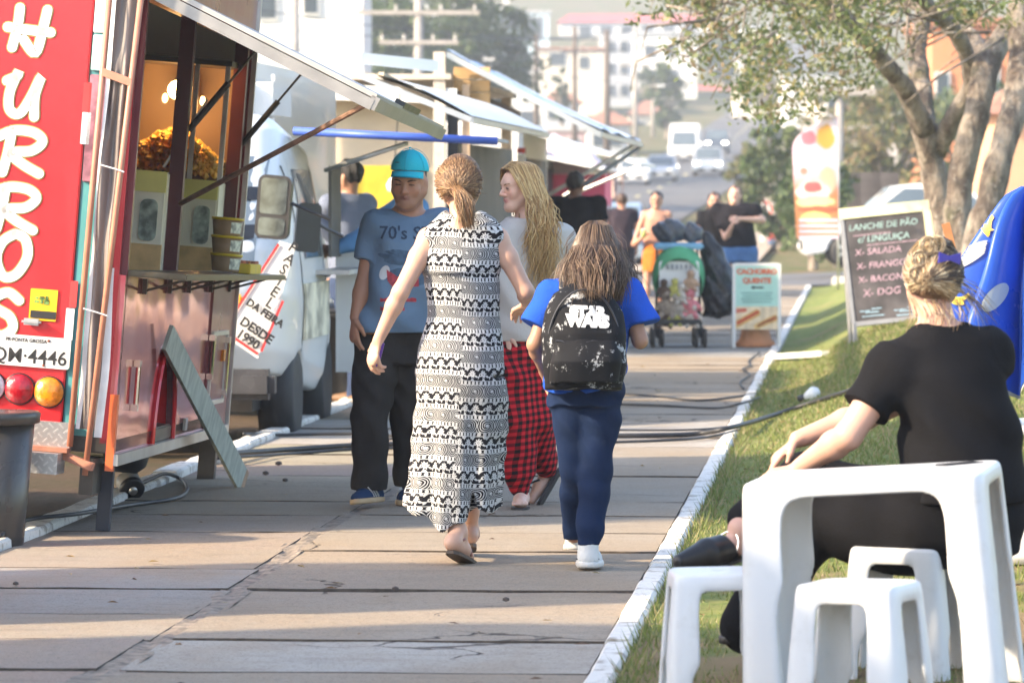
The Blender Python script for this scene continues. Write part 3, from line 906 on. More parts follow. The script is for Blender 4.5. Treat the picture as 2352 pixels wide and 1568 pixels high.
pole('slim pole in front of the bright white block', 1459, 62, 200, .15, m_conc, [(150, 2.2)], lamp=200)
pole('pole beside the road with street lamp arm', 1500, 180, 240, .16, m_conc, lamp=210)
pole('concrete pole just right of the ice-cream flag', 1927, 185, 62, .10, m_conc, [(212, 1.6)])
pole('distant thin pole behind the leaves', 1768, 130, 190, .16, m_wood)
def wire(label, pts, d0, d1, sag):
    a, b = A(*D(*pts[0]), d0), A(*D(*pts[1]), d1)
    mb = MB(); n = 18
    mb.tube([a.lerp(b, k / n) - Vector((0, 0, sag * 4 * (k / n) * (1 - k / n))) for k in range(n + 1)], .018, 4)
    o = mb.build('overhead_wire', m_wire); tag(o, label, 'cable', 'overhead wires between the poles')
wire('upper overhead wire crossing above the white awnings', ((560, 18), (1700, 62)), 84, 150, .8)
wire('overhead wire just above the lower crossarm', ((600, 62), (1600, 40)), 84, 170, .8)
wire('overhead wire passing behind the trailer flap', ((640, 110), (1500, 92)), 86, 190, .6)
wire('lower overhead wire in front of the dark trees', ((740, 138), (1560, 84)), 90, 180, .6)
wire('overhead wire running to the slim far pole', ((1150, 100), (1640, 70)), 120, 200, .8)
wire('low overhead wire above the striped awning', ((1000, 122), (1700, 175)), 100, 210, .8)
def bvh_of(P, Q): return BVHTree.FromPolygons([tuple(p) for p in P], [tuple(int(i) for i in q) for q in Q])
# ------------------------------------------------------------------ red churros trailer
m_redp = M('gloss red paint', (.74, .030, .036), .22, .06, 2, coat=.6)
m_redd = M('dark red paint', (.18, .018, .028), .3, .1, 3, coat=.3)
m_white = M('white paint', (.80, .80, .78), .4, .04, 2)
m_teal = M('teal paint', (.10, .33, .33), .35, .1, 4)
m_copper = M('copper painted steel', (.46, .20, .13), .45, .15, 8)
m_alu = M('brushed aluminium', (.62, .61, .59), .38, .1, 5, metal=.9)
m_steel = M('dark steel', (.10, .09, .08), .4, .2, 6, metal=.7)
m_black = M('black rubber', (.018, .018, .02), .6, .2, 10)
m_blackp = M('black plastic', (.022, .022, .024), .35, .1, 10)
m_chrome = M('chrome', (.75, .75, .75), .12, .03, 3, metal=1.0)
m_tarp = M('grey tarpaulin', (.21, .18, .165), .45, .1, 3, .25, stretch=(6, 6, .6), bscale=8)
m_inner = M('trailer inside panel', (.78, .76, .72), .6, .08, 1.5)
m_brownw = M('brown board wall', (.33, .21, .13), .6, .18, 3, stretch=(1, 8, .5))
m_glass = M('clear glass', (.95, .97, .96), .12, .0, 2, trans=1.0)
m_yellow = M('yellow plastic', (.72, .52, .03), .4, .08, 8)
m_cream = M('cream panel', (.86, .82, .66), .5, .08, 3)
m_paleY = M('pale yellow board', (.80, .74, .24), .5, .08, 4)
m_ink = M('black ink', (.02, .02, .022), .6)
m_redink = M('red ink', (.62, .05, .05), .5)

def checker_plate():
    m, nt, b = newmat('checker plate'); 
    tc = nt.nodes.new('ShaderNodeTexCoord'); sep = nt.nodes.new('ShaderNodeSeparateXYZ'); nt.links.new(tc.outputs['Object'], sep.inputs[0])
    u, v = E(nt, sep.outputs[0]), E(nt, sep.outputs[2])
    p, q = (u + v) * 22.0, (u - v) * 22.0
    par = ((p.floor() + q.floor()) * .5).frac().gt(.25)
    a = (p.frac() - .5).abs(); c = (q.frac() - .5).abs()
    l1 = a.lt(.13) * c.lt(.42); l2 = c.lt(.13) * a.lt(.42)
    hgt = par * l1 + par.inv() * l2
    nt.links.new(mixc(nt, hgt * .5, (.52, .51, .50), (.82, .81, .79)), b.inputs['Base Color'])
    b.inputs['Metallic'].default_value = .75; b.inputs['Roughness'].default_value = .35
    bump(nt, b, hgt, .7, .004)
    return m
def stroke_letter(strokes, s, w, n=10):
    """brush letter: polylines in a unit box -> flat mesh with round ends"""
    mb = MB()
    for st in strokes:
        P = []
        m = len(st)
        for i in range(m - 1):
            p0, p1, p2, p3 = (Vector(st[max(i - 1, 0)]), Vector(st[i]), Vector(st[i + 1]), Vector(st[min(i + 2, m - 1)]))
            for j in range(6):
                t = j / 6
                P.append(.5 * ((2 * p1) + (p2 - p0) * t + (2 * p0 - 5 * p1 + 4 * p2 - p3) * t * t + (3 * p1 - p0 - 3 * p2 + p3) * t ** 3))
        P.append(Vector(st[-1])); P = [p * s for p in P]
        L, Rr = [], []
        for i, p in enumerate(P):
            t = (P[min(i + 1, len(P) - 1)] - P[max(i - 1, 0)]).normalized(); nn = Vector((-t.y, t.x))
            L.append(p + nn * w); Rr.append(p - nn * w)
        def capp(c, t0, sg):
            a0 = math.atan2(t0.y, t0.x)
            return [c + Vector((cos(a0 + sg * q), sin(a0 + sg * q))) * w for q in np.linspace(-pi / 2, pi / 2, 7)[1:-1]]
        te = (P[-1] - P[-2]).normalized(); ts_ = (P[0] - P[1]).normalized()
        e = capp(P[-1], te, -1); b = capp(P[0], ts_, -1)
        k = len(P); vs = [(p.x, p.y, 0) for p in L] + [(p.x, p.y, 0) for p in Rr]
        mb.add(vs, [(k + i, k + i + 1, i + 1, i) for i in range(k - 1)])
        mb.add([(p.x, p.y, 0) for p in [L[-1]] + e + [Rr[-1]]], [tuple(range(len(e) + 1, -1, -1))])
        mb.add([(p.x, p.y, 0) for p in [Rr[0]] + b + [L[0]]], [tuple(range(len(b) + 1, -1, -1))])
    return mb
def inside_plane(o, mw, axis, px, py):
    """where the view ray through a frame point meets a local plane (axis = 0) of a thing; local coordinates"""
    inv = mw.inverted(); a = inv @ CAM; b = inv @ (CAM + ray(px, py)); d = b - a
    t = -a[axis] / d[axis]
    return a + d * t
def churros():
    o0 = A(112, 455, 12.4)
    t = thing('food_trailer', 'red churros food trailer with raised side flap, leaning towards the path', 'food trailer', o0, rot=(radians(-1.0), radians(4.5), radians(1.18)))
    mw = Matrix.LocRotScale(o0, t.rotation_euler, None)
    REAR = lambda x, y: inside_plane(t, mw, 1, *D(x, y)); SIDE = lambda x, y: inside_plane(t, mw, 0, *D(x, y))
    WD, LN, HT = 2.1, 2.62 * K, 2.34
    # shell panels (rear, lower side, far end, roof, back, floor)
    def pb(name, c, s, m, bev=.008, par=t): 
        mb = MB(); mb.box(c, s, bev=bev); return auto_smooth(mb.build(name, m, par))
    rear = pb('rear_panel', (-WD / 2 - .1175, .03, HT / 2 + .02), (WD - .235, .06, HT), m_redp)
    pb('corner_strip', (-.162, .035, HT / 2 + .02), (.14, .05, HT), m_teal)
    pb('corner_post', (-.045, .05, HT / 2 + .02), (.09, .10, HT), m_redd, .03)
    # white cap and teal picture near the top of the corner strip
    p0, p1 = REAR(225, 75), REAR(225, -60)
    pb('corner_trim', (-.162, .004, (p0.z + p1.z) / 2), (.135, .02, p1.z - p0.z), m_white, .004)
    p0, p1 = REAR(225, 165), REAR(225, 76)
    pb('corner_trim', (-.162, .004, (p0.z + p1.z) / 2), (.132, .018, p1.z - p0.z - .01), M('mint paint', (.42, .72, .68), .4), .004)
    p0, p1 = REAR(205, 420), REAR(215, 168)
    pb('corner_trim', (-.162, .004, (p0.z + p1.z) / 2), (.132, .018, p1.z - p0.z - .01), M('mauve print', (.36, .16, .20), .4, .5, 12), .004)
    # far end, roof, left wall, floor
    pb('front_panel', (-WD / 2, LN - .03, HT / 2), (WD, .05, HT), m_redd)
    zh = SIDE(575, 78).z
    pb('inner_end_wall', (-WD / 2, LN - .075, .88), (WD - .1, .03, 1.60), m_brownw, .004)
    pb('inner_end_wall', (-WD / 2, LN - .075, 1.69 + (HT - 1.69) / 2), (WD - .1, .03, HT - 1.69), m_inner, .004)
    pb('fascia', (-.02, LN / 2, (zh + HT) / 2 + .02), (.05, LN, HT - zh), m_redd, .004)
    pb('roof', (-WD / 2, LN / 2, HT + .045), (WD + .04, LN + .06, .07), m_white, .02)
    pb('inner_wall', (-WD + .03, LN / 2, HT / 2), (.05, LN - .1, HT), m_inner)
    pb('ceiling_panel', (-WD / 2, LN / 2, HT - .02), (WD - .12, LN - .12, .03), m_inner)
    pb('floor', (-WD / 2, LN / 2, .04), (WD, LN, .07), m_steel)
    # lower side panel with wheel arch, drawn as outline in (y, z)
    Hc = .80
    arch = [(1.02 * K - .36 * cos(a), .46 * sin(a)) for a in np.linspace(0, pi, 15)]
    out = [(.0, .0)] + [(y, z) for y, z in arch] + [(LN, .0), (LN, Hc), (.0, Hc)]
    mb = MB(); mb.prism([(p[0], p[1]) for p in out], (-.03, 0, 0), (0, 1, 0), (0, 0, 1), .03)
    m_mirror, nt, b = newmat('polished red panel')
    n = noise(nt, 1.6, 1, stretch=(1, 1.0, 2.0))
    nt.links.new(mixc(nt, noise(nt, 1.1, 3).smooth(.40, .60), (.80, .28, .30), (.60, .05, .08)), b.inputs['Base Color'])  # pinker patches put the path's bright reflection into the red
    b.inputs['Metallic'].default_value = .8; b.inputs['Roughness'].default_value = .10
    bump(nt, b, n, .25, .03)
    mb.build('side_panel', m_mirror, t)
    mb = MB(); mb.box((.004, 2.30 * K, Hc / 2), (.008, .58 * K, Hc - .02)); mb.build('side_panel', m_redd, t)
    # arch liner, fender lip and wheel
    mb = MB()
    ring = [(1.02 * K - .37 * cos(a), .47 * sin(a)) for a in np.linspace(0, pi, 19)]
    for i in range(18):
        (y0, z0), (y1, z1) = ring[i], ring[i + 1]
        mb.add([(.012, y0, z0), (.012, y1, z1), (-.5, y1, z1), (-.5, y0, z0)], [(0, 1, 2, 3)])
    mb.build('wheel_arch', m_redp, t)
    mb = MB(); mb.tube([(.006, y, z) for y, z in ring], .014, 6, flat=1); mb.build('fender_lip', m_redp, t)
    def wheel(par, c, rad, w, name='wheel', rim=m_alu):
        k = thing(name, '', 'x', c); del k['label']; del k['category']; k.parent = par
        mb = MB(); mb.lathe([(rad * .55, -w / 2), (rad * .9, -w / 2), (rad, -w * .3), (rad, w * .3), (rad * .9, w / 2), (rad * .55, w / 2)], 28, axis='x'); mb.build('tyre', m_black, k, True)
        mb = MB(); mb.lathe([(.02, w * .32), (rad * .2, w * .42), (rad * .3, w * .3), (rad * .5, w * .34), (rad * .58, w * .45)], 20, axis='x'); mb.build('rim', rim, k, True)
        return k
    wheel(t, (-.16, 1.02 * K, .12), .28, .18)
    # posts, edge trims
    for y in (1.06 * K, 2.47 * K):
        mb = MB(); mb.box((-.03, y, (Hc + zh) / 2), (.07, .07, zh - Hc)); mb.build('post', M('maroon post', (.085, .016, .02), .4), t)
    mb = MB(); mb.box((.008, LN + .012, HT / 2), (.03, .03, HT)); mb.build('edge_trim', m_alu, t)
    mb = MB(); mb.box((.012, LN / 2, -.02), (.03, LN, .05)); mb.build('bottom_trim', m_alu, t)
    mb = MB(); mb.box((-.01, LN / 2, zh - .02), (.05, LN, .08)); mb.build('header_rail', m_redd, t)
    # shelf
    sh = MB(); sh.box((.13, LN / 2 + .05, Hc + .01), (.27, LN, .028), bev=.006); sh.build('counter_shelf', M('worn steel shelf', (.15, .12, .08), .35, .3, 9, metal=.6), t)
    mb = MB()
    for y in (.35, .9, 1.35, 1.9, 2.4):
        mb = MB(); y *= K; mb.box((.012, y, Hc - .05), (.02, .03, .07)); mb.bar((.012, y, Hc - .07), (.2, y, Hc - .005), .012); mb.build('shelf_bracket', m_steel, t)
    # latches, door frame, plate on the side panel
    for (y0, z0, y1, z1) in ((.30, .40, .30, .20), (2.02, .48, 2.02, .28), (2.44, .46, 2.44, .18)):
        y0, y1 = y0 * K, y1 * K
        mb = MB(); mb.tube([(.022, y0, z0), (.022, y1, z1)], .012, 8); mb.box((.018, y0, z0), (.03, .06, .03)); mb.box((.018, y1, z1), (.03, .05, .03)); mb.build('latch', m_chrome, t)
    mb = MB()
    for a, bq in (((2.04, .14), (2.04, .50)), ((2.44, .14), (2.44, .50)), ((2.04, .50), (2.44, .50)), ((2.04, .14), (2.44, .14))):
        mb.bar((.014, a[0] * K, a[1]), (.014, bq[0] * K, bq[1]), .022, .014, up=(1, 0, 0))
    mb.build('hatch_frame', m_alu, t)
    mb = MB(); mb.box((.014, 2.36 * K, .38), (.02, .08, .06)); mb.build('side_reflector', M('amber lens', (.8, .25, .01), .2, .1, 30), t)
    mb = MB(); mb.box((.010, 1.52 * K, .06), (.014, .08, .06)); mb.build('sticker', m_white, t)
    # flap
    hf = SIDE(575, 78); far_o = mw.inverted() @ AR(435, 128, depth(mw @ hf) - .1)
    off = far_o - Vector((0, hf.y, hf.z)); zt = hf.z
    off = Vector((off.x, 0, off.z))
    y0, y1 = -.02, LN + .02
    def panel(o, u, v, th, name, m): 
        w = u.cross(v).normalized() * th
        mb = MB(); p = [o, o + u, o + u + v, o + v]; mb.add(p + [q + w for q in p], [(3, 2, 1, 0), (4, 5, 6, 7), (0, 1, 5, 4), (1, 2, 6, 5), (2, 3, 7, 6), (3, 0, 4, 7)])
        return mb.build(name, m, t)
    hz = Vector((.02, y0, zt)); tilt = Vector((0, 0, 0))
    fl = panel(hz, off, Vector((0, y1 - y0, 0)), .022, 'side_flap', M('flap sheet', (.42, .40, .38), .45, .08, 3, dirt=.5))
    up = off.cross(Vector((0, 1, 0))).normalized() * -1
    if up.z < 0: up = -up
    m_rail = M('flap rail', (.34, .32, .30), .4, .15, 6, metal=.4)
    for yy in (y0, y1 - .03):
        mb = MB(); mb.bar(hz + Vector((0, yy - y0 + .015, 0)) - up * .03, hz + off + Vector((0, yy - y0 + .015, 0)) - up * .03, .035, .05, up=up); mb.build('flap_frame', m_rail, t)
    mb = MB(); mb.bar(hz + off - up * .02, hz + off + Vector((0, y1 - y0, 0)) - up * .02, .04, .06, up=up); mb.build('flap_frame', m_rail, t)
    mb = MB(); mb.bar(hz + off * .55 - up * .03, hz + off * .55 + Vector((0, y1 - y0, 0)) - up * .03, .03, .04, up=up); mb.build('flap_frame', m_rail, t)
    mb = MB(); mb.bar(hz + off * .98 + up * .03 + Vector((0, .9 * K, 0)), hz + off * .98 + up * .03 + Vector((0, 1.5 * K, 0)), .05, .03, up=up); mb.build('awning_roller', m_blackp, t)
    # gas struts and prop
    def strut(y, q):
        a = Vector((.0, y, 1.50)); b = hz + off * q + Vector((0, y - y0, 0)) - up * .02
        mb = MB(); mb.tube([a, a.lerp(b, .55)], .016, 8); k = mb.build('gas_strut', m_blackp, t); mb = MB(); mb.tube([a.lerp(b, .54), b], .007, 6); mb.build('strut_rod', m_steel, k)
    strut(1.10 * K, .30); strut(2.50 * K, .30)
    a = SIDE(405, 466); a.x = .02; b = hz + off * .98 + Vector((0, .06, 0)) - up * .03
    mb = MB(); mb.tube([a, b], .013, 8); mb.build('prop_pole', M('rusty pole', (.22, .13, .09), .6, .3, 20), t)
    # inside: counters, warmer cabinet, popcorn, lamp
    for yy in (1.00 * K, 2.28 * K):
        L, xc = .80, -.46
        c = MB(); c.box((xc, yy + .25, Hc + .25), (L, .5, .48), bev=.01); k = c.build('display_box', m_cream, t)
        mb = MB(); mb.box((xc, yy - .004, Hc + .44), (L - .01, .012, .10)); mb.build('yellow_band', m_paleY, k)
        mb = MB(); mb.box((xc, yy - .004, Hc + .07), (L - .01, .012, .14)); mb.build('orange_band', M('orange band', (.70, .46, .20), .5, .2, 9), k)
        n = 5
        for q in range(n):
            xq = xc - L / 2 + L * (q + .5) / n
            mb = MB(); mb.prism(rrect(.085, .20, .03, 3), (xq, yy - .002, Hc + .255), (1, 0, 0), (0, 0, 1), .006)
            mb.build('printed_picture', M('print %d' % (q % 3), [(.46, .43, .30), (.36, .42, .36), (.50, .38, .22)][q % 3], .5, .6, 14), k)
    cab = thing('warmer_cabinet', '', 'x', (-.46, 2.28 * K, Hc + .49)); del cab['label']; del cab['category']; cab.parent = t
    mb = MB(); mb.box((0, .40, .30), (.82, .03, .60)); mb.build('cabinet_back', m_brownw, cab)
    mb = MB(); mb.box((-.41, .20, .30), (.02, .42, .60)); mb.build('cabinet_side', m_brownw, cab)
    mb = MB(); mb.box((0, .20, .615), (.84, .44, .03)); mb.build('cabinet_top', m_steel, cab)
    for xx in (-.40, .24, .40): mb = MB(); mb.box((xx, -.01, .30), (.025, .025, .60)); mb.build('cabinet_post', m_alu, cab)
    mb = MB(); mb.box((-.08, -.01, .30), (.60, .006, .58)); mb.build('cabinet_pane', m_glass, cab)
    vs, fs, cs = [], [], []
    rr = random.Random(2)
    for q in range(1500):
        x = rr.gauss(.12, .22); hgt = .23 * math.exp(-((x - .12) / .26) ** 2)
        if abs(x) > .38: continue
        yy = rr.uniform(.02, .36); z = .02 + hgt * rr.random() ** .5; s = rr.uniform(.012, .022)
        k = len(vs); vs += [(x + s * a, yy + s * bb, z + s * cc) for a, bb, cc in ((1, 0, 0), (-1, 0, 0), (0, 1, 0), (0, -1, 0), (0, 0, 1), (0, 0, -1))]
        fs += [(k + a, k + bb, k + cc) for a, bb, cc in ((0, 2, 4), (2, 1, 4), (1, 3, 4), (3, 0, 4), (2, 0, 5), (1, 2, 5), (3, 1, 5), (0, 3, 5))]
        g = rr.uniform(.8, 1.1); cs += [(.95 * g, .60 * g, .14 * g)] * 6
    tag(obj('popcorn', vs, fs, vcol_mat('popcorn', .6), cab, col=cs), kind='stuff')
    mb = MB(); mb.lathe([(.0, 0), (.045, .01), (.06, .05), (.045, .10), (.02, .13)], 14, (.14, .2, .42)); mb.build('kettle_lamp', m_chrome, cab, True)
    for xx in (.06, .26):
        mb = MB(); mb.lathe([(.003, -.03), (.010, -.024), (.015, -.01), (.012, .01), (.006, .02)], 12, (xx, .14, .42))
        mb.build('bulb', M('lit bulb', (1, .66, .28), .4, emit=2.5), cab, True)
    pl = bpy.data.lights.new('bulb_light', 'POINT'); pl.energy = 3.6; pl.color = (1, .56, .2); pl.shadow_soft_size = .06
    po = bpy.data.objects.new('bulb_light', pl); C.objects.link(po); po.parent = cab; po.location = (.13, .06, .46)
    mb = MB(); mb.bar((.10, .0, .05), (.30, .02, .42), .07, .012); mb.build('scoop', m_alu, cab)
    # rear: lettering
    GL = {'C': [[(.62, .86), (.45, 1.0), (.2, .85), (.1, .5), (.18, .15), (.42, .0), (.7, .14)]],
          'H': [[(.22, 1.0), (.20, .6), (.12, .10)], [(.78, 1.0), (.72, .6), (.60, .02), (.34, .30)], [(.0, .55), (.45, .52), (.88, .50)]],
          'U': [[(.08, .80), (.28, .92), (.30, 1.0), (.16, .55), (.18, .14), (.40, .05), (.62, .45), (.80, .95), (.70, .5), (.72, .0)]],
          'R': [[(.24, .97), (.20, .5), (.12, .02)], [(.0, .82), (.30, .98), (.68, .96), (.86, .78), (.66, .55), (.26, .47), (.5, .24), (.84, .05)]],
          'O': [[(.45, 1.0), (.20, .80), (.10, .42), (.26, .04), (.52, .10), (.72, .5), (.66, .88), (.45, 1.0)]],
          'S': [[(.80, .84), (.55, 1.0), (.28, .86), (.30, .64), (.62, .46), (.70, .2), (.46, .02), (.14, .12)]]}
    m_gold = M('gold outline', (.46, .33, .10), .5); m_lett = M('white lettering', (.84, .84, .82), .45, .04)
    boxes = [('C', -10, -155, 118, 125), ('H', 14, -10, 118, 128), ('U', 2, 140, 112, 122), ('R', -8, 268, 122, 128), ('R', -22, 398, 122, 128), ('O', -22, 505, 118, 130), ('S', -46, 640, 110, 128)]
    for ch, x0, y0_, w_, h_ in boxes:
        p00 = REAR(x0, y0_ + h_); p10 = REAR(x0 + w_, y0_ + h_); p01 = REAR(x0, y0_)
        sx, sz = (p10.x - p00.x) * .96, (p01.z - p00.z) * .80
        for mm, wd, yy, nm in ((m_gold, .027, -.003, 'letter_outline'), (m_lett, .0215, -.006, 'letter')):
            st = [[(a * sx, bb * sz) for a, bb in q] for q in GL[ch]]
            lm = stroke_letter(st, 1.0, wd)
            vs = [(p00.x + v[0], yy, p00.z + v[1]) for v in lm.v]
            obj(nm, vs, lm.f, mm, t)
    # plate, lamps, stickers, bumper
    pc = REAR(78, 806); 
    pl_ = thing('licence_plate', '', 'x', (pc.x - .035, -.012, pc.z + .0)); del pl_['label']; del pl_['category']; pl_.parent = t
    mb = MB(); mb.prism(rrect(.40, .138, .015), (0, 0, 0), (1, 0, 0), (0, 0, 1), .006); mb.build('plate_blank', M('plate grey', (.66, .66, .64), .4, .05), pl_)
    put_text('plate_digits', 'QM·4446', .088, m_ink, pl_, (.188, -.0075, -.052), (1, 0, 0), (0, 0, 1), align='RIGHT', bold=.0008, spacing=1.0)
    put_text('plate_town', 'PR·PONTA GROSSA', .021, m_ink, pl_, (.0, -.0075, .040), (1, 0, 0), (0, 0, 1), align='CENTER', bold=.0006)
    for (xx, zz) in ((-.13, .052), (.10, .052), (.085, -.058), (-.13, -.056)):
        mb = MB(); mb.lathe([(.006, 0), (.006, .004), (.003, .006)], 8, (xx, -.006, zz), 'y', Matrix.Rotation(pi, 3, 'Z')); mb.build('rivet', M('rust', (.25, .07, .04), .8), pl_)
    for x, yv, cl, nm in ((45, 892, (.34, .004, .014), 'tail_lamp'), (113, 899, (.70, .22, .006), 'indicator_lamp'), (-22, 886, (.7, .7, .7), 'reverse_lamp')):
        c = REAR(x, yv)
        mb = MB(); mb.lathe([(.066, .0), (.066, .012), (.060, .022), (.03, .034), (.004, .038)], 28, (c.x, -.002, c.z), 'y', Matrix.Rotation(pi, 3, 'Z'))
        k = mb.build(nm, M(nm + ' lens', cl, .12, .25, 45, coat=.5, bmp=.3, bscale=90), t, True)
        mb = MB(); mb.lathe([(.070, -.002), (.072, .008), (.066, .012)], 28, (c.x, -.001, c.z), 'y', Matrix.Rotation(pi, 3, 'Z')); mb.build('lamp_ring', m_blackp, k, True)
    def rear_rect(name, x0, y0_, x1, y1_, m, lift=.006, r=.004):
        a, b2 = REAR(x0, y1_), REAR(x1, y0_)
        mb = MB(); mb.prism(rrect(b2.x - a.x, b2.z - a.z, r, 2), ((a.x + b2.x) / 2, -.0, (a.z + b2.z) / 2), (1, 0, 0), (0, 0, 1), lift); return mb.build(name, m, t)
    rear_rect('sticker', 66, 666, 134, 733, M('sticker yellow', (.80, .50, .02), .4, .1, 30), .008)
    a = REAR(100, 700)
    mb = MB()
    for q in range(6): mb.prism(rrect(.012 + .01 * (q % 2), .010 + .006 * (q % 3), .003, 2), (a.x - .03 + .022 * (q % 3), -.008, a.z + .03 - .016 * (q // 3)), (1, 0, 0), (0, 0, 1), .002)
    mb.build('sticker_print', M('sticker print', (.12, .22, .05), .5, .9, 60), t)
    rear_rect('sticker_print', 70, 716, 130, 728, m_ink, .011)
    rear_rect('reflector_tape', 188, 190, 212, 257, m_redink, .005); rear_rect('reflector_tape', 184, 258, 210, 330, M('white tape', (.70, .76, .78), .3), .005)
    rear_rect('reflector_tape', 158, 645, 180, 705, m_redink, .005); rear_rect('reflector_tape', 147, 708, 172, 780, M('white tape', (.70, .76, .78), .3), .005)
    c = REAR(75, 738); mb = MB(); mb.box((c.x, -.03, c.z), (.085, .05, .03), bev=.01); mb.build('plate_lamp', m_alu, t)
    m_chk = checker_plate()
    a = REAR(180, 1040); b2 = REAR(20, 975)
    mb = MB(); mb.box((-1.06, -.02, .065), (1.75, .06, .13)); mb.build('bumper_plate', m_chk, t)
    mb = MB(); mb.box((-1.10, -.16, -.045), (1.80, .22, .09)); mb.build('step_plate', m_chk, t)
    mb = MB(); mb.box((-1.08, -.10, .012), (1.80, .10, .02)); mb.build('step_rail', m_copper, t)
    for xx in (-1.9, -.1): mb = MB(); mb.box((xx, .1, -.1), (.06, .3, .16)); mb.build('chassis_bracket', m_steel, t)
    # ladder with tarpaulin at the corner
    ld = thing('ladder', '', 'x', (0, -.10, 0)); del ld['label']; del ld['category']; ld.parent = t
    zt_, zb = 2.45, -.07
    Lr = [Vector((-.175, -.01, zb + .10)), Vector((-.150, 0, zt_))]; Rr_ = [Vector((-.095, -.03, zb - .02)), Vector((.005, -.02, zt_))]
    for rl in (Lr, Rr_): mb = MB(); mb.tube(rl, .0135, 10); mb.build('ladder_rail', m_copper, ld, True)
    for py in (187, 700 - 1500):
        q = REAR(290, py).z if py > 0 else 2.35
        fq = (q - zb) / (zt_ - zb)
        mb = MB(); mb.bar(Lr[0].lerp(Lr[1], fq), Rr_[0].lerp(Rr_[1], fq), .026, .034); mb.build('ladder_rung', m_copper, ld)
    mb = MB(); mb.bar((-.20, -.01, zb + .06), (-.06, -.05, zb + .02), .03, .035); mb.build('ladder_foot', m_copper, ld)
    def tarp(u, v):
        z = zb + .18 + (zt_ - zb - .18) * v; a = Lr[0].lerp(Lr[1], v).x + .022; b3 = Rr_[0].lerp(Rr_[1], v).x - .006 + .035 * ss((.35 - v) * 4)
        return (a + (b3 - a) * u, .012 + .014 * sin(u * 9 + v * 7) + .012 * sin(v * 23 + u * 4) + .02 * math.exp(-((v - .62) * 14) ** 2) * sin(u * 14), z)
    mb = MB(); mb.grid(tarp, 16, 70); mb.build('tarpaulin', m_tarp, ld, True)
    m_wcl = M('white cloth edge', (.82, .81, .78), .6)
    mb = MB(); mb.grid(lambda u, v: (tarp(0, v)[0] - .004 + .018 * u * (1 - .5 * v + .4 * sin(v * 11)), tarp(0, v)[1] - .012, tarp(0, v)[2]), 3, 60); mb.build('tarpaulin_hem', m_wcl, ld, True)
    mb = MB(); mb.grid(lambda u, v: (tarp(1, v * .32)[0] - .006 + .035 * u, -.01, tarp(1, v * .32)[2] - .03), 3, 20); mb.build('tarpaulin_hem', m_wcl, ld, True)
    for f in (.28, .53, .83):
        p = Rr_[0].lerp(Rr_[1], f); mb = MB(); mb.tube([p + Vector((-.09, -.02, .02)), p + Vector((-.03, -.018, .008)), p + Vector((.018, -.012, -.004))], .0035, 5); mb.build('cable_tie', m_white, ld)
    mb = MB(); mb.box((.02 - .03, .02, .10), (.035, .05, .34)); mb.build('corner_tape', M('orange tape', (.75, .16, .05), .4), t)
    # support leg
    mb = MB(); mb.box((-.05, .25, -.20), (.06, .06, .30)); mb.build('support_leg', M('navy steel', (.025, .03, .045), .5), t)
    mb = MB(); mb.box((-.06, LN - .12, -.2), (.09, .09, .44)); mb.build('support_leg', m_steel, t)
    return t, mw, SIDE, Hc
tr, trm, SIDE, Hc = churros()
# goods standing on the trailer's counter
def on_shelf(px, x=.12):
    q = SIDE(px, 630); return trm @ Vector((x, q.y, Hc + .026))
rotT = tr.rotation_euler.copy()
m_kraft = M('caramel paste', (.34, .22, .12), .5, .15, 10); m_lid = m_yellow
base = on_shelf(462)
for k in range(3):
    p = base + Vector((.004 * k, 0, .004 + .0905 * k))
    t = thing('tub', ['lowest tub of the stack on the trailer counter, with yellow lid', 'middle tub of the stack on the trailer counter, with yellow lid', 'topmost tub of the stack on the trailer counter, with yellow lid'][k], 'tub', p, rot=rotT, group='tubs stacked on the counter')
    mb = MB(); mb.lathe([(.066, .0), (.068, .003), (.078, .078)], 26); mb.build('tub_wall', m_kraft, t, True)
    mb = MB(); mb.lathe([(.078, .077), (.083, .078), (.083, .087), (.079, .090), (.01, .090)], 26); mb.build('lid', m_lid, t, True)
    mb = MB(); mb.add([(.0705 * cos(a) * (1 + .09 * h), .0705 * sin(a) * (1 + .09 * h), .012 + .055 * h) for a in np.linspace(-1.2, -.2, 9) for h in (0, 1)], [(2 * i, 2 * i + 2, 2 * i + 3, 2 * i + 1) for i in range(8)])
    mb.build('paper_label', M('tub label', (.62, .66, .52), .5, .6, 30), t, True)
t = thing('candy_box', 'long yellow candy box at the outer edge of the trailer counter', 'box', on_shelf(475, .20), rot=rotT)
mb = MB(); mb.box((0, .02, .025), (.09, .50, .05), bev=.004); mb.build('carton', m_yellow, t)
mb = MB()
for k in range(24): mb.box((random.uniform(-.035, .035), -.21 + .02 * k, .058), (.03, .02, .014), Matrix.Rotation(random.random() * 3, 3, 'Z'))
mb.build('wrapped_sweets', M('sweets', (.45, .16, .08), .3, .8, 60), t)
t = thing('plastic_basket', 'dark blue perforated basket on the display box inside the trailer', 'basket', trm @ Vector((-.30, .62 * K, Hc + .50)), rot=rotT)
mb = MB()
for k in range(7): mb.box((0, 0, .01 + .022 * k), (.22, .40, .010))
for k in range(13): mb.box((.105, -.19 + .032 * k, .08), (.012, .010, .16)); mb.box((-.105, -.19 + .032 * k, .08), (.012, .010, .16))
mb.build('basket_wall', M('navy plastic', (.03, .035, .14), .4), t)
t = thing('carton', 'red and white striped carton beside the blue basket', 'box', trm @ Vector((-.28, .30 * K, Hc + .50)), rot=rotT)
mb = MB(); mb.box((0, 0, .085), (.18, .20, .17)); mb.build('box_wall', m_white, t)
for k in range(3): mb = MB(); mb.box((.092, -.075 + .075 * k, .085), (.004, .03, .168)); mb.build('stripe', m_redink, t)

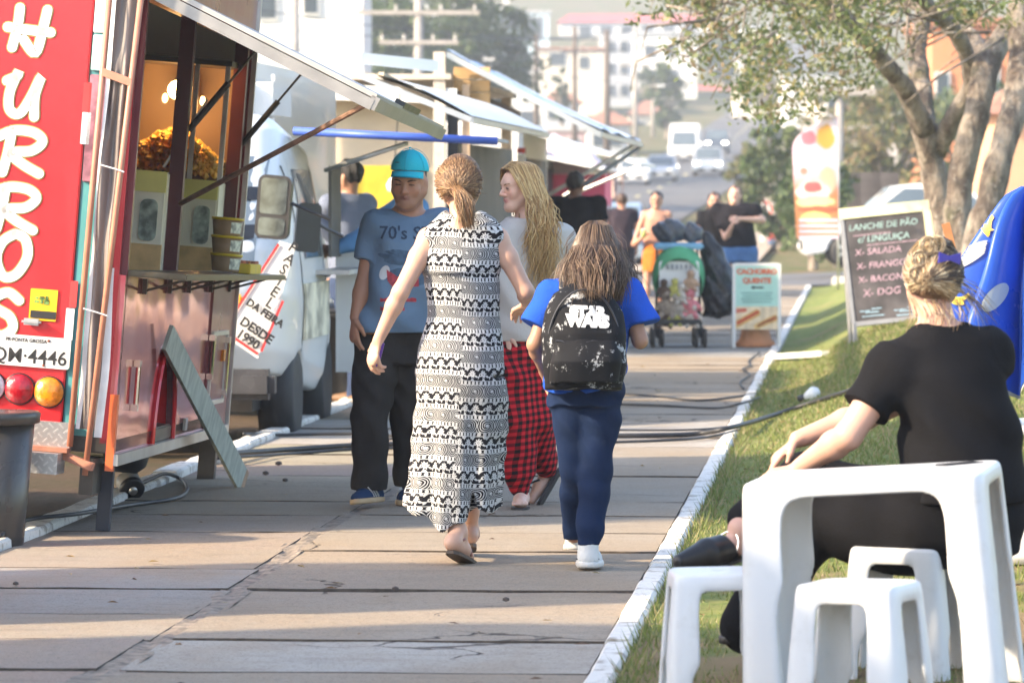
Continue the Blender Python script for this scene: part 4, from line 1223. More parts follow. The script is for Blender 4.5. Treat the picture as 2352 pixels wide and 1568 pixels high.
# board leaning on the trailer
q = SIDE(368, 772); b = trm @ (q + Vector((.035, 0, 0))); a = trm @ Vector((.20, SIDE(470, 1000).y, 0)); a.z = .015
t = thing('leaning_board', 'weathered grey-green plank leaning on the red trailer', 'plank', a)
mb = MB(); mb.bar(Vector((0, 0, 0)), b - a, .125, .02, up=(1, -1.5, .3)); mb.build('plank', M('weathered green wood', (.42, .44, .37), .8, .2, 5, .4, stretch=(5, 5, .6)), t)
mb = MB(); mb.bar(Vector((0, 0, 0)) + (b - a) * .001, (b - a) * .03, .127, .022, up=(1, -1.5, .3)); mb.build('worn_end', M('bare wood', (.42, .27, .17), .8, .2, 9), t)

# grey bin at the left edge
c = G(*D(-5, 1215)); s = F / depth(c)
t = thing('waste_bin', 'dark grey plastic bin at the left edge before the red trailer', 'bin', AR(*D(-26, 1215), 19.4)); t.location.z = -.02
mb = MB(); mb.lathe([(.14, 0), (.15, .02), (.200, .55)], 32); mb.build('bin_wall', M('dark grey plastic', (.052, .047, .042), .28, .1, 4), t, True)
mb = MB(); mb.lathe([(.200, .54), (.222, .545), (.226, .585), (.216, .595), (.20, .59)], 32); mb.build('bin_rim', M('dark grey plastic', (.052, .047, .042), .28, .1, 4), t, True)

# ------------------------------------------------------------------ white van with serving hatch
def wxyz(x, y, z): return Vector((x, y, z))
def van():
    x1, yf = -3.55, 17.3 * K
    t = thing('white_van', 'white food van facing the camera behind the red trailer', 'van', (x1, yf, -.10)); t.scale = (1, K, 1)
    wv = M('van white', (.74, .74, .72), .35, .05, 1.5, coat=.3)
    Wd = 1.95
    S = SDF((-Wd - .06, -.12, .30), (.06, 2.12, 2.16), .02); cx = -Wd / 2
    S.loft([((cx, 1.0, .36), .90, .98), ((cx, 1.0, .50), .965, 1.02), ((cx, 1.0, .85), .985, 1.03), ((cx, 1.02, 1.12), .965, .98), ((cx, 1.16, 1.60), .90, .80), ((cx, 1.26, 1.95), .82, .66), ((cx, 1.28, 2.07), .70, .52)], k=0, p=5.0)
    for yy in (.60, 1.62): S.cone((-.5, yy, .30), (.2, yy, .30), .30, .30, k=.02, op='sub', sq=((0, 1, 0), .62))
    Pc, Qc = S.mesh(2); obj('cab_body', Pc, Qc, wv, t, True); cb = bvh_of(Pc, Qc)
    def skin(name, mt, x0, x1, z0, z1, o, w, nx=14, nzz=8, lift=.006, side=False):
        w = Vector(w); mb = MB()
        def q(u, v):
            p_ = Vector((o, x0 + (x1 - x0) * u, z0 + (z1 - z0) * v)) if side else Vector((x0 + (x1 - x0) * u, o, z0 + (z1 - z0) * v))
            h_ = cb.ray_cast(p_, w)[0]; return (h_ if h_ is not None else p_ + w * .5) - w * lift
        mb.grid(q, nx, nzz); return mb.build(name, mt, t, True)
    m_ws = M('windscreen glass', (.16, .20, .23), .06, .1, 2, spec=1.0)
    skin('windscreen', m_ws, -Wd + .22, -.20, 1.16, 1.86, -.5, (0, 1, 0))
    for z in (1.34, 1.58): skin('screen_bar', m_blackp, -Wd + .16, -.14, z, z + .085, -.5, (0, 1, 0), 14, 2, .012)
    skin('side_window', m_ws, .78, 1.42, 1.20, 1.78, .5, (-1, 0, 0), 8, 8, .006, True)
    def P(name, c, s, m, bev=.0, par=t): mb = MB(); mb.box(c, s, bev=bev); return auto_smooth(mb.build(name, m, par))
    # windscreen and stripes, headlamp, indicator, bumper
    P('bumper', (-Wd / 2, -.10, .44), (Wd - .05, .14, .19), M('chrome black bumper', (.06, .06, .065), .25, .2, 4), .04)
    for k in range(4): mb = MB(); mb.lathe([(.03, 0), (.035, .02), (.0, .04)], 10, (-.55 - .02, -.18, .28 + .11 * k), 'y', Matrix.Rotation(pi, 3, 'Z')); mb.build('towing_bolt', m_chrome, t, True)
    P('indicator_lamp', (-.32, -.02, .93), (.16, .04, .13), M('amber lamp', (.85, .36, .03), .25, .1, 30), .02)
    P('headlamp', (-.62, -.03, .90), (.30, .05, .22), M('headlamp glass', (.7, .72, .74), .1), .03)
    mb = MB(); mb.box((-.95, -.03, .68), (1.0, .03, .16)); mb.build('grille', m_blackp, t)
    # wheels
    for yy in (.60, 1.62):
        k = thing('wheel', '', 'x', (-.14, yy, .34)); k.scale = (1, 1 / K, 1); del k['label']; del k['category']; k.parent = t
        mb = MB(); mb.lathe([(.19, -.11), (.31, -.11), (.345, -.06), (.345, .06), (.31, .11), (.19, .11)], 28, axis='x'); mb.build('tyre', m_black, k, True)
        mb = MB(); mb.lathe([(.02, .06), (.08, .09), (.11, .05), (.19, .07)], 20, axis='x'); mb.build('rim', m_alu, k, True)
    P('chassis', (-Wd / 2, 1.1, .32), (1.5, 1.9, .14), m_steel)
    # tall box body behind the cab
    mb = MB(); mb.box((-1.70, 4.4, 1.50), (1.98, 2.6, 2.16), bev=.08); auto_smooth(mb.build('box_body', wv, t))
    mb = MB(); mb.box((-1.15, 1.7, 2.26), (1.6, .9, .5), bev=.14); auto_smooth(mb.build('overcab', wv, t))
    # side of cab: door joint, window, arch stripe
    for yy in (.62, 1.46): skin('door_joint', m_black, yy, yy + .018, .50, 1.80, .5, (-1, 0, 0), 1, 12, .004, True)
    P('door_handle', (.02, 1.38, 1.08), (.03, .13, .03), m_blackp, .008)
    # serving hatch with menu panel, stickers
    P('serving_hatch', (.006, 1.72, 1.50), (.02, .36, .62), M('hatch dark', (.12, .11, .10), .6, .3, 3))
    P('hatch_counter', (.10, 1.55, 1.10), (.22, .85, .03), m_alu)
    P('menu_panel', (.010, 1.05, .86), (.02, .80, .36), M('menu print', (.62, .58, .44), .5, .5, 5))
    P('white_leaf', (.10, 1.96, .82), (.26, .03, .86), m_white)
    # mirrors
    def mirror(px, py, w, h, d, back, nm):
        c = A(*D(px, py), d) - Vector((x1, yf, -.10)); c.y /= K
        k = thing(nm, '', 'x', c, rot=(0, radians(5), YAW + radians(-12 if not back else 20))); k.scale = (1, 1 / K, 1); del k['label']; del k['category']; k.parent = t
        mb = MB(); mb.prism(rrect(w, h, w * .22), (0, .07, 0), (1, 0, 0), (0, 0, 1), .07); mb.build('mirror_shell', m_blackp, k)
        if not back:
            for z0, hh in ((h * .17, h * .56), (-h * .31, h * .28)):
                mb = MB(); mb.prism(rrect(w * .80, hh, w * .12), (0, -.001, z0), (1, 0, 0), (0, 0, 1), .004); mb.build('mirror_glass', M('mirror glass', (.12, .15, .16), .08, .4, 9, metal=.6), k)
        mb = MB(); mb.tube([(w * .4, .05, h * .1), (w * .9, .10, h * .0), (w * 1.6, .14, -h * .12)], .012, 6); mb.build('mirror_arm', m_blackp, k)
    mirror(627, 475, .21, .385, 16.9, False, 'wing_mirror')
    mirror(708, 522, .155, .31, 17.6, True, 'wing_mirror')
    # awning over the hatch, blue front edge and grey support
    a, b = A(294, 131, 18.4), A(498, 141, 18.4)
    o0 = Vector((x1, yf, -.10)); Q = lambda p: Vector((p.x - o0.x, (p.y - o0.y) / K, p.z - o0.z)); a = Q(a); b = Q(b)
    mb = MB(); w = Vector((-.2, 2.2, .03)); p = [a, b, b + w, a + w]; th = Vector((0, 0, .02)); mb.add(p + [q + th for q in p], [(3, 2, 1, 0), (4, 5, 6, 7), (0, 1, 5, 4), (1, 2, 6, 5), (2, 3, 7, 6), (3, 0, 4, 7)])
    mb.build('awning_sheet', M('grey awning', (.40, .41, .43), .6), t)
    mb = MB(); mb.tube([a + Vector((0, -.02, .0)), b + Vector((0, -.02, .0))], .028, 10); mb.build('awning_bar', M('blue bar', (.06, .12, .50), .4, .1, 4), t, True)
    mb = MB(); mb.tube([Q(A(325, 170, 18.7)), Q(A(407, 143, 18.45))], .016, 8); mb.build('awning_prop', m_alu, t, True)
    # large white flap above
    Lp = lambda x, y, z: Q(Vector((x, y * K, z)))
    p = [Lp(-3.6, 20, 2.42), Lp(-3.6, 25, 2.42), Lp(-2.74, 25, 2.08), Lp(-2.74, 20, 2.08)]
    def curved(u, v):
        q = p[0].lerp(p[1], v).lerp(p[3].lerp(p[2], v), u); q.z += .05 * sin(pi * u); return q
    mb = MB(); mb.grid(curved, 8, 10); k = len(mb.v)
    mb.v += [(v[0], v[1], v[2] - .03) for v in mb.v]; mb.f += [[i + k for i in f][::-1] for f in mb.f]
    mb.build('white_flap', M('flap white', (.80, .79, .76), .5, .05, 2), t, True)
    for q0, q1 in ((p[3], p[2]), (p[0], p[3]), (p[1], p[2])): mb = MB(); mb.bar(q0 - Vector((0, 0, .03)), q1 - Vector((0, 0, .03)), .03, .04); mb.build('flap_rail', m_alu, t)
    mb = MB(); mb.bar(Q(A(360, 58, 20.2)), Q(A(438, 66, 20.4)), .05, .08); mb.build('roof_rail', m_white, t)
    mb = MB(); mb.bar(Q(A(381, 74, 20.1)), Q(A(432, 101, 20.6)), .05, .03); mb.build('flap_rail', M('dirty rail', (.34, .28, .20), .5), t)
    return t
van()
# hanging banner "PASTEL DA FEIRA DESDE 1990"
def banner():
    d = 16.75
    pts = [(643, 552), (679, 564), (643, 690), (592, 823), (528, 779), (534, 724)]
    ps = [A(*D(*p), d) for p in pts]
    o0 = ps[4]
    t = thing('hanging_banner', 'white banner with red border hanging askew on the white van', 'banner', o0)
    mb = MB(); n = len(ps); w = FH * .006
    mb.add([p - o0 for p in ps] + [p - o0 + w for p in ps], [tuple(range(n)), tuple(range(2 * n - 1, n - 1, -1))] + [(i, n + i, n + (i + 1) % n, (i + 1) % n) for i in range(n)])
    mb.build('cloth', M('banner white', (.80, .79, .77), .6, .04), t)
    s = 2800.0 / d
    ang = radians(-34)
    u = (RGT * cos(ang) + UPV * sin(ang)).normalized(); v = (UPV * cos(ang) - RGT * sin(ang)).normalized()
    for txt, x, y, px in (('DESDE', 549, 742, 21), ('1990', 541, 770, 21), ('DA FEIRA', 564, 697, 17)):
        put_text('banner_text', txt, px * W / 2352 / s * 1.38, m_ink, t, A(*D(x, y), d - .012) - o0, u, v, bold=.003)
    for k, ch in enumerate('PASTEL'):
        put_text('banner_text', ch, 25 * W / 2352 / s * 1.38, m_ink, t, A(*D(660 - 10.5 * k, 572 + 25.5 * k), d - .012) - o0, u, v, bold=.002)
    for a, b in (((640, 560), (532, 728)), ((528, 768), (592, 812)), ((650, 690), (600, 806))):
        mb = MB(); mb.bar(A(*D(*a), d - .006) - o0, A(*D(*b), d - .006) - o0, .016, .004, up=UPV.cross(RGT)); mb.build('border_line', m_redink, t)
banner()

# ------------------------------------------------------------------ frame stall with striped awning, further stalls
m_rust = M('rusty white post', (.60, .52, .44), .7, .15, 5, dirt=.7); m_dkblue = M('dark blue sheet', (.030, .042, .06), .5, .1, 2)
def stall():
    o0 = Vector((-3.85, 26 * K, -.1))
    t = thing('market_stall', 'frame stall with blue and white striped awning and rusty white posts', 'stall', o0)
    L = lambda x, y, z: Vector((x, y * K, z)) - o0
    for (x, y, h) in ((-3.86, 26, 2.85), (-3.86, 31, 2.6), (-5.6, 26, 2.7), (-5.6, 31, 2.6)):
        mb = MB(); mb.bar(L(x, y, -.1), L(x, y, h), .11, .11, up=(0, 1, 0)); mb.build('post', m_rust, t)
    mb = MB(); mb.bar(L(-3.62, 26.05, -.1), L(-3.62, 26.05, 2.55), .07, .07, up=(0, 1, 0)); mb.build('post', M('wood post', (.42, .30, .2), .8, .2, 6), t)
    mb = MB(); mb.box(L(-4.75, 26.3, 1.75), (1.6, .04, 1.5)); mb.build('end_wall', M('cream board', (.60, .52, .40), .7, .12, 2, dirt=.3), t)
    mb = MB(); mb.box(L(-4.55, 26.26, 1.55), (.95, .03, .50)); mb.build('yellow_board', M('yellow board', (.58, .42, .03), .5), t)
    mb = MB(); mb.box(L(-4.75, 26.3, .45), (1.6, .05, 1.0)); mb.build('counter_front', m_white, t)
    mb = MB(); mb.box(L(-3.80, 28.6, 1.05), (.04, 4.6 * K, 1.95)); mb.build('side_sheet', m_dkblue, t)
    mb = MB(); mb.box(L(-3.745, 26.05, 1.35), (.10, .05, 2.3)); mb.build('dark_interior_strip', m_black, t)  # solid black strip drawn in place of the dark interior between the posts
    mb = MB(); mb.box(L(-4.7, 28.5, 2.62), (1.9, 5.1 * K, .05)); mb.build('roof', m_rust, t)
    mb = MB(); mb.bar(L(-5.6, 26, 2.5), L(-3.7, 26, 2.44), .07, .14); mb.build('roof_beam', m_white, t)
    for k in range(3): mb = MB(); mb.box(L(-3.58, 26.15, 2.42 + .12 * k), (.34, .06, .11)); mb.build('crate_slat', M('crate wood', (.56, .36, .17), .7, .2, 6), t)
    # awning
    m, nt, b = newmat('striped awning'); tc = nt.nodes.new('ShaderNodeAttribute'); tc.attribute_name = 'puv'
    sep = nt.nodes.new('ShaderNodeSeparateXYZ'); nt.links.new(tc.outputs['Vector'], sep.inputs[0])
    st = (E(nt, sep.outputs[1]) * 5.0 + noise(nt, 2.5, 3) * .5).frac().lt(.34) * noise(nt, 3.2, 2).smooth(.38, .5)
    nt.links.new(mixc(nt, st, (.78, .80, .80), (.14, .32, .62)), b.inputs['Base Color']); b.inputs['Roughness'].default_value = .55
    p = [L(-3.80, 26, 2.88), L(-3.80, 31, 2.80), L(-2.36, 31, 2.13), L(-2.36, 26, 2.13)]
    n1, n2 = 10, 12
    def cv(u, v):
        q = p[0].lerp(p[1], v).lerp(p[3].lerp(p[2], v), u); q.z += -.03 * sin(pi * u) + .015 * sin(v * 19); return q
    vs = [cv(i / n1, j / n2) for j in range(n2 + 1) for i in range(n1 + 1)]; uv = [(i / n1, j / n2, 0) for j in range(n2 + 1) for i in range(n1 + 1)]
    fs = [(j * (n1 + 1) + i, j * (n1 + 1) + i + 1, (j + 1) * (n1 + 1) + i + 1, (j + 1) * (n1 + 1) + i) for j in range(n2) for i in range(n1)]
    k = len(vs); vs += [q - Vector((0, 0, .03)) for q in vs]; uv += uv; fs += [tuple(i + k for i in f)[::-1] for f in fs]
    obj('awning', vs, fs, m, t, True, puv=uv)
    for q0, q1 in ((p[3], p[2]), (p[0], p[3])): mb = MB(); mb.bar(q0 - Vector((0, 0, .05)), q1 - Vector((0, 0, .05)), .03, .05); mb.build('awning_rail', m_alu, t)
    mb = MB(); mb.tube([p[2] - Vector((0, 0, .06)), A(*D(1262, 478), 28.6) - o0], .024, 8); mb.build('awning_prop', M('dark prop', (.07, .06, .055), .5), t, True)
    mb = MB(); mb.tube([p[3].lerp(p[2], .82) - Vector((0, 0, .06)), A(*D(1258, 448), 28.2) - o0], .022, 8); mb.build('awning_prop', M('brown prop', (.45, .36, .28), .5), t, True)
    mb = MB(); mb.bar(L(-3.70, 31.05, -.1), L(-3.70, 31.05, 1.98), .085, .085, up=(0, 1, 0)); mb.build('post', m_white, t)
    mb = MB(); mb.box(L(-3.70, 31.05, 2.02), (.09, .09, .06)); mb.build('post_cap', M('red cap', (.5, .05, .03), .5), t)
    mb = MB(); mb.bar(A(*D(1060, 205), 27) - o0, A(*D(1190, 262), 30) - o0, .05, .06); mb.build('cable_tray', m_steel, t)
stall()
# hanging lamp in the stall, bits on its counter
t = thing('hanging_lamp', 'small white bulb hanging before the yellow board of the stall', 'lamp', A(*D(905, 430), 25.9))
mb = MB(); mb.tube([(0, 0, .05), (.02, 0, .45), (.06, 0, .9)], .008, 5); mb.build('lamp_cord', m_blackp, t)
mb = MB(); mb.lathe([(.01, -.05), (.06, -.03), (.075, .02), (.05, .07), (.02, .1)], 14); mb.build('bulb', M('frosted bulb', (.85, .85, .85), .3), t, True)
def next_stall(name, label, x0, x1, y0, y1, ztop, col, aw=None, dark=True):
    y0, y1 = y0 * K, y1 * K
    t = thing(name, label, 'food stall', (x1, y0, -.1))
    o0 = Vector((x1, y0, -.1)); L = lambda x, y, z: Vector((x, y, z)) - o0
    mb = MB(); mb.box(L((x0 + x1) / 2, (y0 + y1) / 2, ztop / 2 + .25), (x1 - x0, y1 - y0, ztop - .45), bev=.05); auto_smooth(mb.build('body', col, t))
    if dark:
        mb = MB(); mb.box(L(x1 - .01, (y0 + y1) / 2, 1.55), (.06, (y1 - y0) * .8, .8)); mb.build('hatch', m_dkblue, t)
        mb = MB(); mb.box(L(x0 / 2 + x1 / 2, y0 - .01, 1.5), ((x1 - x0) * .6, .06, .7)); mb.build('end_window', m_win, t)
    for yy in (y0 + .8, y1 - .8):
        mb = MB(); mb.lathe([(.18, -.1), (.32, -.1), (.34, 0), (.32, .1), (.18, .1)], 18, L(x1 - .12, yy, .24), 'x'); mb.build('wheel', m_black, t, True)
    if aw:
        xa, za, zb2, m = aw
        p = [L(x1, y0, za), L(x1, y1, za), L(xa, y1, zb2), L(xa, y0, zb2)]
        mb = MB(); th = Vector((0, 0, .04)); mb.add(p + [q + th for q in p], [(3, 2, 1, 0), (4, 5, 6, 7), (0, 1, 5, 4), (1, 2, 6, 5), (2, 3, 7, 6), (3, 0, 4, 7)]); mb.build('awning', m, t)
        mb = MB(); mb.tube([p[3], L(x1, y0 + .3, 1.3)], .02, 6); mb.build('awning_prop', m_alu, t)
    return t
next_stall('food_stall', 'white food stall with low pale awning behind the striped one', -5.7, -3.8, 32, 34.6, 2.35, m_white, (-2.45, 2.25, 1.86, m_white))
next_stall('food_stall', 'grey food stall beyond the pale awning', -6.6, -4.7, 41.5, 45, 2.2, M('grey body', (.35, .36, .38), .5), (-3.7, 2.1, 1.9, m_white))
# pink party tent
t = thing('pink_tent', 'bright pink tent with white top behind the blonde woman', 'tent', (-4.72, 44 * K, 0)); t.scale = (.52, .8, 1.15)
m_pink = M('pink canvas', (.78, .10, .20), .6, .08, 3); m_pinkw = M('pale pink canvas', (.86, .66, .68), .6, .05, 3)
mb = MB(); mb.grid(lambda u, v: (-1.6 + 3.2 * u, -1.2 + 2.4 * v, 1.62 + .62 * (1 - max(abs(2 * u - 1), abs(2 * v - 1))) ** .8 + .05 * sin(9 * u)), 14, 14); mb.build('canopy', m_pinkw, t, True)
mb = MB()
for k in range(4):
    a = k * pi / 2; c_, s_ = cos(a), sin(a)
    mb.grid(lambda u, v: ((-1.62 + 3.24 * u) * c_ * 1.0 - (-1.22) * s_ * (1.0 if k % 2 == 0 else 1.33) * 1.0, 0, 0) if False else
            ((-1.62 + 3.24 * u, -1.23, 1.62 - .42 * v + .05 * sin(u * 40) * v) if k == 0 else (1.63, -1.22 + 2.44 * u, 1.62 - .42 * v + .05 * sin(u * 30) * v) if k == 1 else
             (-1.62 + 3.24 * u, 1.23, 1.62 - .42 * v) if k == 2 else (-1.63, -1.22 + 2.44 * u, 1.62 - .42 * v)), 16, 2)
mb.build('valance', m_pink, t)
for x in (-1.58, 1.58):
    for y in (-1.18, 1.18): mb = MB(); mb.tube([(x, y, -.1), (x, y, 1.66)], .03, 8); mb.build('leg', m_white, t)
mb = MB(); mb.box((0, .9, .45), (2.6, .7, .9)); mb.build('counter', m_pink, t)

# unseen trucks left of the picture, placed and sized to shade the path
def side_truck(label, y0, y1, top, col):
    y0, y1 = y0 * K, y1 * K
    t = thing('unseen_truck', label, 'truck', (-4.1, y0, -.1))
    L = y1 - y0
    mb = MB(); mb.box((-1.0, L / 2, (top + .1) / 2 + .2), (2.0, L, top - .3), bev=.06); auto_smooth(mb.build('body', col, t))
    mb = MB(); mb.box((.01, L / 2, 1.55), (.03, L * .6, .6)); mb.build('hatch', m_dkblue, t)
    for y in (.5, L - .5): mb = MB(); mb.lathe([(.18, -.1), (.31, -.1), (.34, 0), (.31, .1), (.18, .1)], 20, (-.14, y, .34), 'x'); mb.build('wheel', m_black, t, True)
    return t
side_truck('unseen white snack truck nearest to the camera on the left', -3.5, 8.35, 3.0, m_white)
side_truck('unseen cream snack cart just before the red trailer', 9.3, 10.25, 2.5, m_cream)
# ------------------------------------------------------------------ white plastic table, stools, chair
m_plast, nt, b = newmat('white moulded plastic')
n = noise(nt, 2.5, 4)
nt.links.new(mixc(nt, noise(nt, 7, 6, rough=.75).smooth(.50, .78) * .55, (.72, .73, .74), (.52, .50, .46)), b.inputs['Base Color'])
nt.links.new((n * .2 + .22).s, b.inputs['Roughness']); b.inputs['Subsurface Weight'].default_value = .08; b.inputs['Subsurface Radius'].default_value = (.02, .02, .02)
bump(nt, b, noise(nt, 180, 2), .06, .001)
def moulded(w, hgt, splay, leg, apron, thick=.022, h=.006, p=7.0, hole=True, lip=.0):
    """square moulded table/stool: shell with arched openings; feet at z = 0"""
    a0 = w / 2; a1 = a0 + splay
    S = SDF((-a1 - .03,) * 2 + (-.02,), (a1 + .03,) * 2 + (hgt + .03,), h)
    S.loft([((0, 0, 0), a1, a1), ((0, 0, hgt * .5), a0 + splay * .5, a0 + splay * .5), ((0, 0, hgt - .03), a0, a0), ((0, 0, hgt - .008), a0 - .004, a0 - .004), ((0, 0, hgt), a0 - .012, a0 - .012)], k=0, p=p)
    S.loft([((0, 0, -.05), a1 - thick, a1 - thick), ((0, 0, hgt - .035), a0 - thick, a0 - thick)], k=.004, op='sub', p=p)
    oh = hgt - apron
    for ax in (0, 1):
        R = []
        e = 1.5 * a1
        for sgn in (-1, 1):
            R.append(sgn * e)
        c0 = [0, 0, (oh - .1) / 2 - .0]; c1 = list(c0); c0[ax] = R[0]; c1[ax] = R[1]
        wd = (0, 1, 0) if ax == 0 else (1, 0, 0)
        S.loft([(tuple(c0), a0 - leg, (oh + .1) / 2), (tuple(c1), a0 - leg, (oh + .1) / 2)], wdir=wd, k=.012, op='sub', p=9.0)
        # openings widen downward with the splay
        S.loft([(tuple(c0[:2] + [(oh - .1) / 2 - .12]), a0 - leg + splay * .55, (oh - .12) / 2), (tuple(c1[:2] + [(oh - .1) / 2 - .12]), a0 - leg + splay * .55, (oh - .12) / 2)], wdir=wd, k=.03, op='sub', p=5.0)
    if hole: S.cone((0, 0, hgt - .06), (0, 0, hgt + .02), .022, .022, k=.004, op='sub')
    return S.mesh(1)
def split_legs(P, Q, hgt, apron):
    """top/apron and four legs as meshes of their own"""
    c = P[Q].mean(1); low = c[:, 2] < hgt - apron - .004
    q = (c[:, 0] > 0).astype(int) + 2 * (c[:, 1] > 0).astype(int)
    sets = [('top', ~low)] + [('leg', low & (q == k)) for k in range(4)]
    out = []
    for nm, msk in sets:
        f = Q[msk]; u, inv = np.unique(f, return_inverse=True)
        out.append((nm, P[u], inv.reshape(f.shape)))
    return out
def place_moulded(name, label, cat, pieces, loc, rot, group=None):
    t = thing(name, label, cat, loc, rot=rot, group=group)
    for nm, v, f in pieces: obj(nm, v, f, m_plast, t, True)
    return t
TB = split_legs(*moulded(.72, .685, .035, .120, .048, thick=.016, p=11.0), .685, .048)
c = AR(888, 470, 8.14 * K + .36); c.z = -.01
place_moulded('plastic_table', 'square white plastic table in the right foreground', 'table', TB, c, (0, radians(-3.6), YAW + radians(-11)))
ST = split_legs(*moulded(.30, .42, .035, .075, .055, thick=.014, h=.005, p=7.0), .42, .055)
def stool(px, d, rz, label, z=0.0, tilt=0.0):
    c = CAM + (FH + RGT * ((px - W / 2) / F)) * (d * K); c.z = z
    return place_moulded('plastic_stool', label, 'stool', ST, c, (0, radians(tilt), YAW + radians(rz)), 'white plastic stools around the table')
stool(862, 7.80, -24, 'white plastic stool standing in front of the table', .0, -1)
stool(722, 8.36, 3, 'white plastic stool left of the table, under the raised black shoe', -.04, -1)
stool(905, 8.80, -20, 'white plastic stool the seated woman sits on', -.02, 0)
def chair():
    c = CAM + (FH + RGT * ((1052 - W / 2) / F)) * (10.2 * K); c.z = .0
    t = thing('plastic_chair', 'white plastic armchair cut by the right edge behind the table', 'chair', c, YAW + radians(100))
    S = SDF((-.3, -.32, .3), (.3, .34, .9), .008)
    S.loft([((0, -.24, .41), .24, .02), ((0, .22, .40), .23, .02)], wdir=(1, 0, 0), k=.01, p=4)
    P, Q = S.mesh(1); obj('seat', P, Q, m_plast, t, True)
    S = SDF((-.3, .1, .35), (.3, .45, .95), .008)
    S.loft([((0, .21, .40), .20, .018), ((0, .33, .84), .25, .018)], wdir=(1, 0, 0), k=.0, p=5)
    for k in range(4): S.cone((-.135 + .09 * k, .2, .50), (-.135 + .09 * k, .36, .76), .026, .026, op='sub', k=.0)
    for k in range(4): S.cone((-.135 + .09 * k, .215, .50), (-.135 + .09 * k, .31, .74), .024, .024, op='sub', k=.0, sq=((0, 1, 0), 6.0))
    P, Q = S.mesh(1); obj('backrest', P, Q, m_plast, t, True)
    for s in (-1, 1):
        mb = MB(); mb.tube([(.25 * s, .28, .66), (.27 * s, .0, .66), (.26 * s, -.24, .63), (.25 * s, -.27, .40)], [.025, .03, .028, .02], 10, flat=.6); mb.build('armrest', m_plast, t, True)
        mb = MB(); mb.tube([(.22 * s, -.22, .40), (.27 * s, -.27, .0)], [.035, .022], 8); mb.build('leg', m_plast, t, True)
        mb = MB(); mb.tube([(.20 * s, .20, .40), (.25 * s, .33, .0)], [.035, .022], 8); mb.build('leg', m_plast, t, True)
chair()
t = thing('phone', 'dark phone lying at the edge of the white table', 'phone', AR(*D(2205, 1068), 8.14 * K + .5)); t.rotation_euler = (0, radians(-2.6), YAW + .5)
mb = MB(); mb.box((0, 0, .004), (.14, .07, .008), bev=.003); mb.build('phone_body', m_blackp, t)

# ------------------------------------------------------------------ chalkboard
def chalkboard():
    d = 24.0
    BL, BR, TL, TR = (1962, 742), (2158, 722), (1934, 500), (2122, 478)
    o0 = A(*D(*BL), d)
    t = thing('chalkboard_sign', 'menu chalkboard with pale yellow frame standing on the grass bank', 'chalkboard', (o0.x, o0.y, o0.z - .0))
    P = lambda p, dd=0.0: A(*D(*p), d + dd) - o0
    lean = .18
    bl, br, tl, tr_ = P(BL), P(BR), P(TL, lean), P(TR, lean)
    u = (br - bl); v = (tl - bl); n = u.cross(v).normalized()
    def slabq(name, a0, a1, b0, b1, lift, th, m):
        q = [bl + u * a + v * b_ + n * lift for a, b_ in ((a0, b0), (a1, b0), (a1, b1), (a0, b1))]
        mb = MB(); mb.add(q + [p - n * th for p in q], [(0, 1, 2, 3), (7, 6, 5, 4), (0, 4, 5, 1), (1, 5, 6, 2), (2, 6, 7, 3), (3, 7, 4, 0)]); return mb.build(name, m, t)
    m_chalk = M('chalky blackboard', (.085, .075, .075), .85, .5, 3, dirt=0)
    slabq('board', 0, 1, 0, 1, 0, .015, m_chalk)
    my = M('pale yellow frame', (.80, .74, .42), .6, .08, 5)
    slabq('frame_bar', -.03, 1.03, .985, 1.085, .012, .03, my); slabq('frame_bar', .955, 1.04, .70, .984, .012, .03, my)
    slabq('frame_bar', -.03, .015, .0, .984, .010, .03, M('grey frame', (.25, .25, .26), .7)); slabq('frame_bar', .0, 1.0, -.03, .012, .008, .028, M('grey frame', (.25, .25, .26), .7))
    # legs reach the ground
    for a in (.0, .97):
        foot = bl + u * a - v * .10; g = Vector((foot.x + o0.x, foot.y + o0.y, 0)); foot.z = lawn_z(g.x, g.y) - o0.z - .01
        mb = MB(); mb.bar(bl + u * a, foot, .03, .03); mb.build('leg', M('grey frame', (.25, .25, .26), .7), t)
        q = foot + FH * .5; g = q + o0; q.z = lawn_z(g.x, g.y) - o0.z - .01
        mb = MB(); mb.bar(tl.lerp(tr_, a), q, .03, .025); mb.build('rear_leg', M('grey frame', (.25, .25, .26), .7), t)
    un, vn = u.normalized(), v.normalized()
    W_, C_, P_ = M('white chalk', (.45, .48, .48), .9, .4, 60), M('mint chalk', (.30, .42, .39), .9, .4, 60), M('pink chalk', (.42, .28, .32), .9, .4, 60)
    B_ = M('blue chalk', (.38, .56, .66), .9, .4, 60)
    for txt, a, b_, sz, m in (('LANCHE DE PÃO', .06, .87, .078, C_), ('c/ LINGUIÇA', .15, .75, .080, C_), ('X- SALADA', .10, .63, .080, P_), ('X- FRANGO', .10, .50, .080, P_), ('X- BACON', .10, .37, .080, P_), ('X- DOG', .14, .24, .09, P_)):
        put_text('chalk_text', txt, sz, m, t, bl + u * a + v * b_ + n * .003, un, vn, shear=.15, bold=.0012)
    for a0, a1, b_ in ((.1, .55, .815), (.25, .85, .715), (.10, .36, .05), (.5, .8, .03), (.08, .20, .10), (.22, .34, .115), (.14, .30, .085), (.48, .62, .08), (.64, .78, .095), (.54, .72, .065)):
        slabq('chalk_line', a0, a1, b_, b_ + .008, .003, .001, P_ if b_ > .5 else B_)
chalkboard()

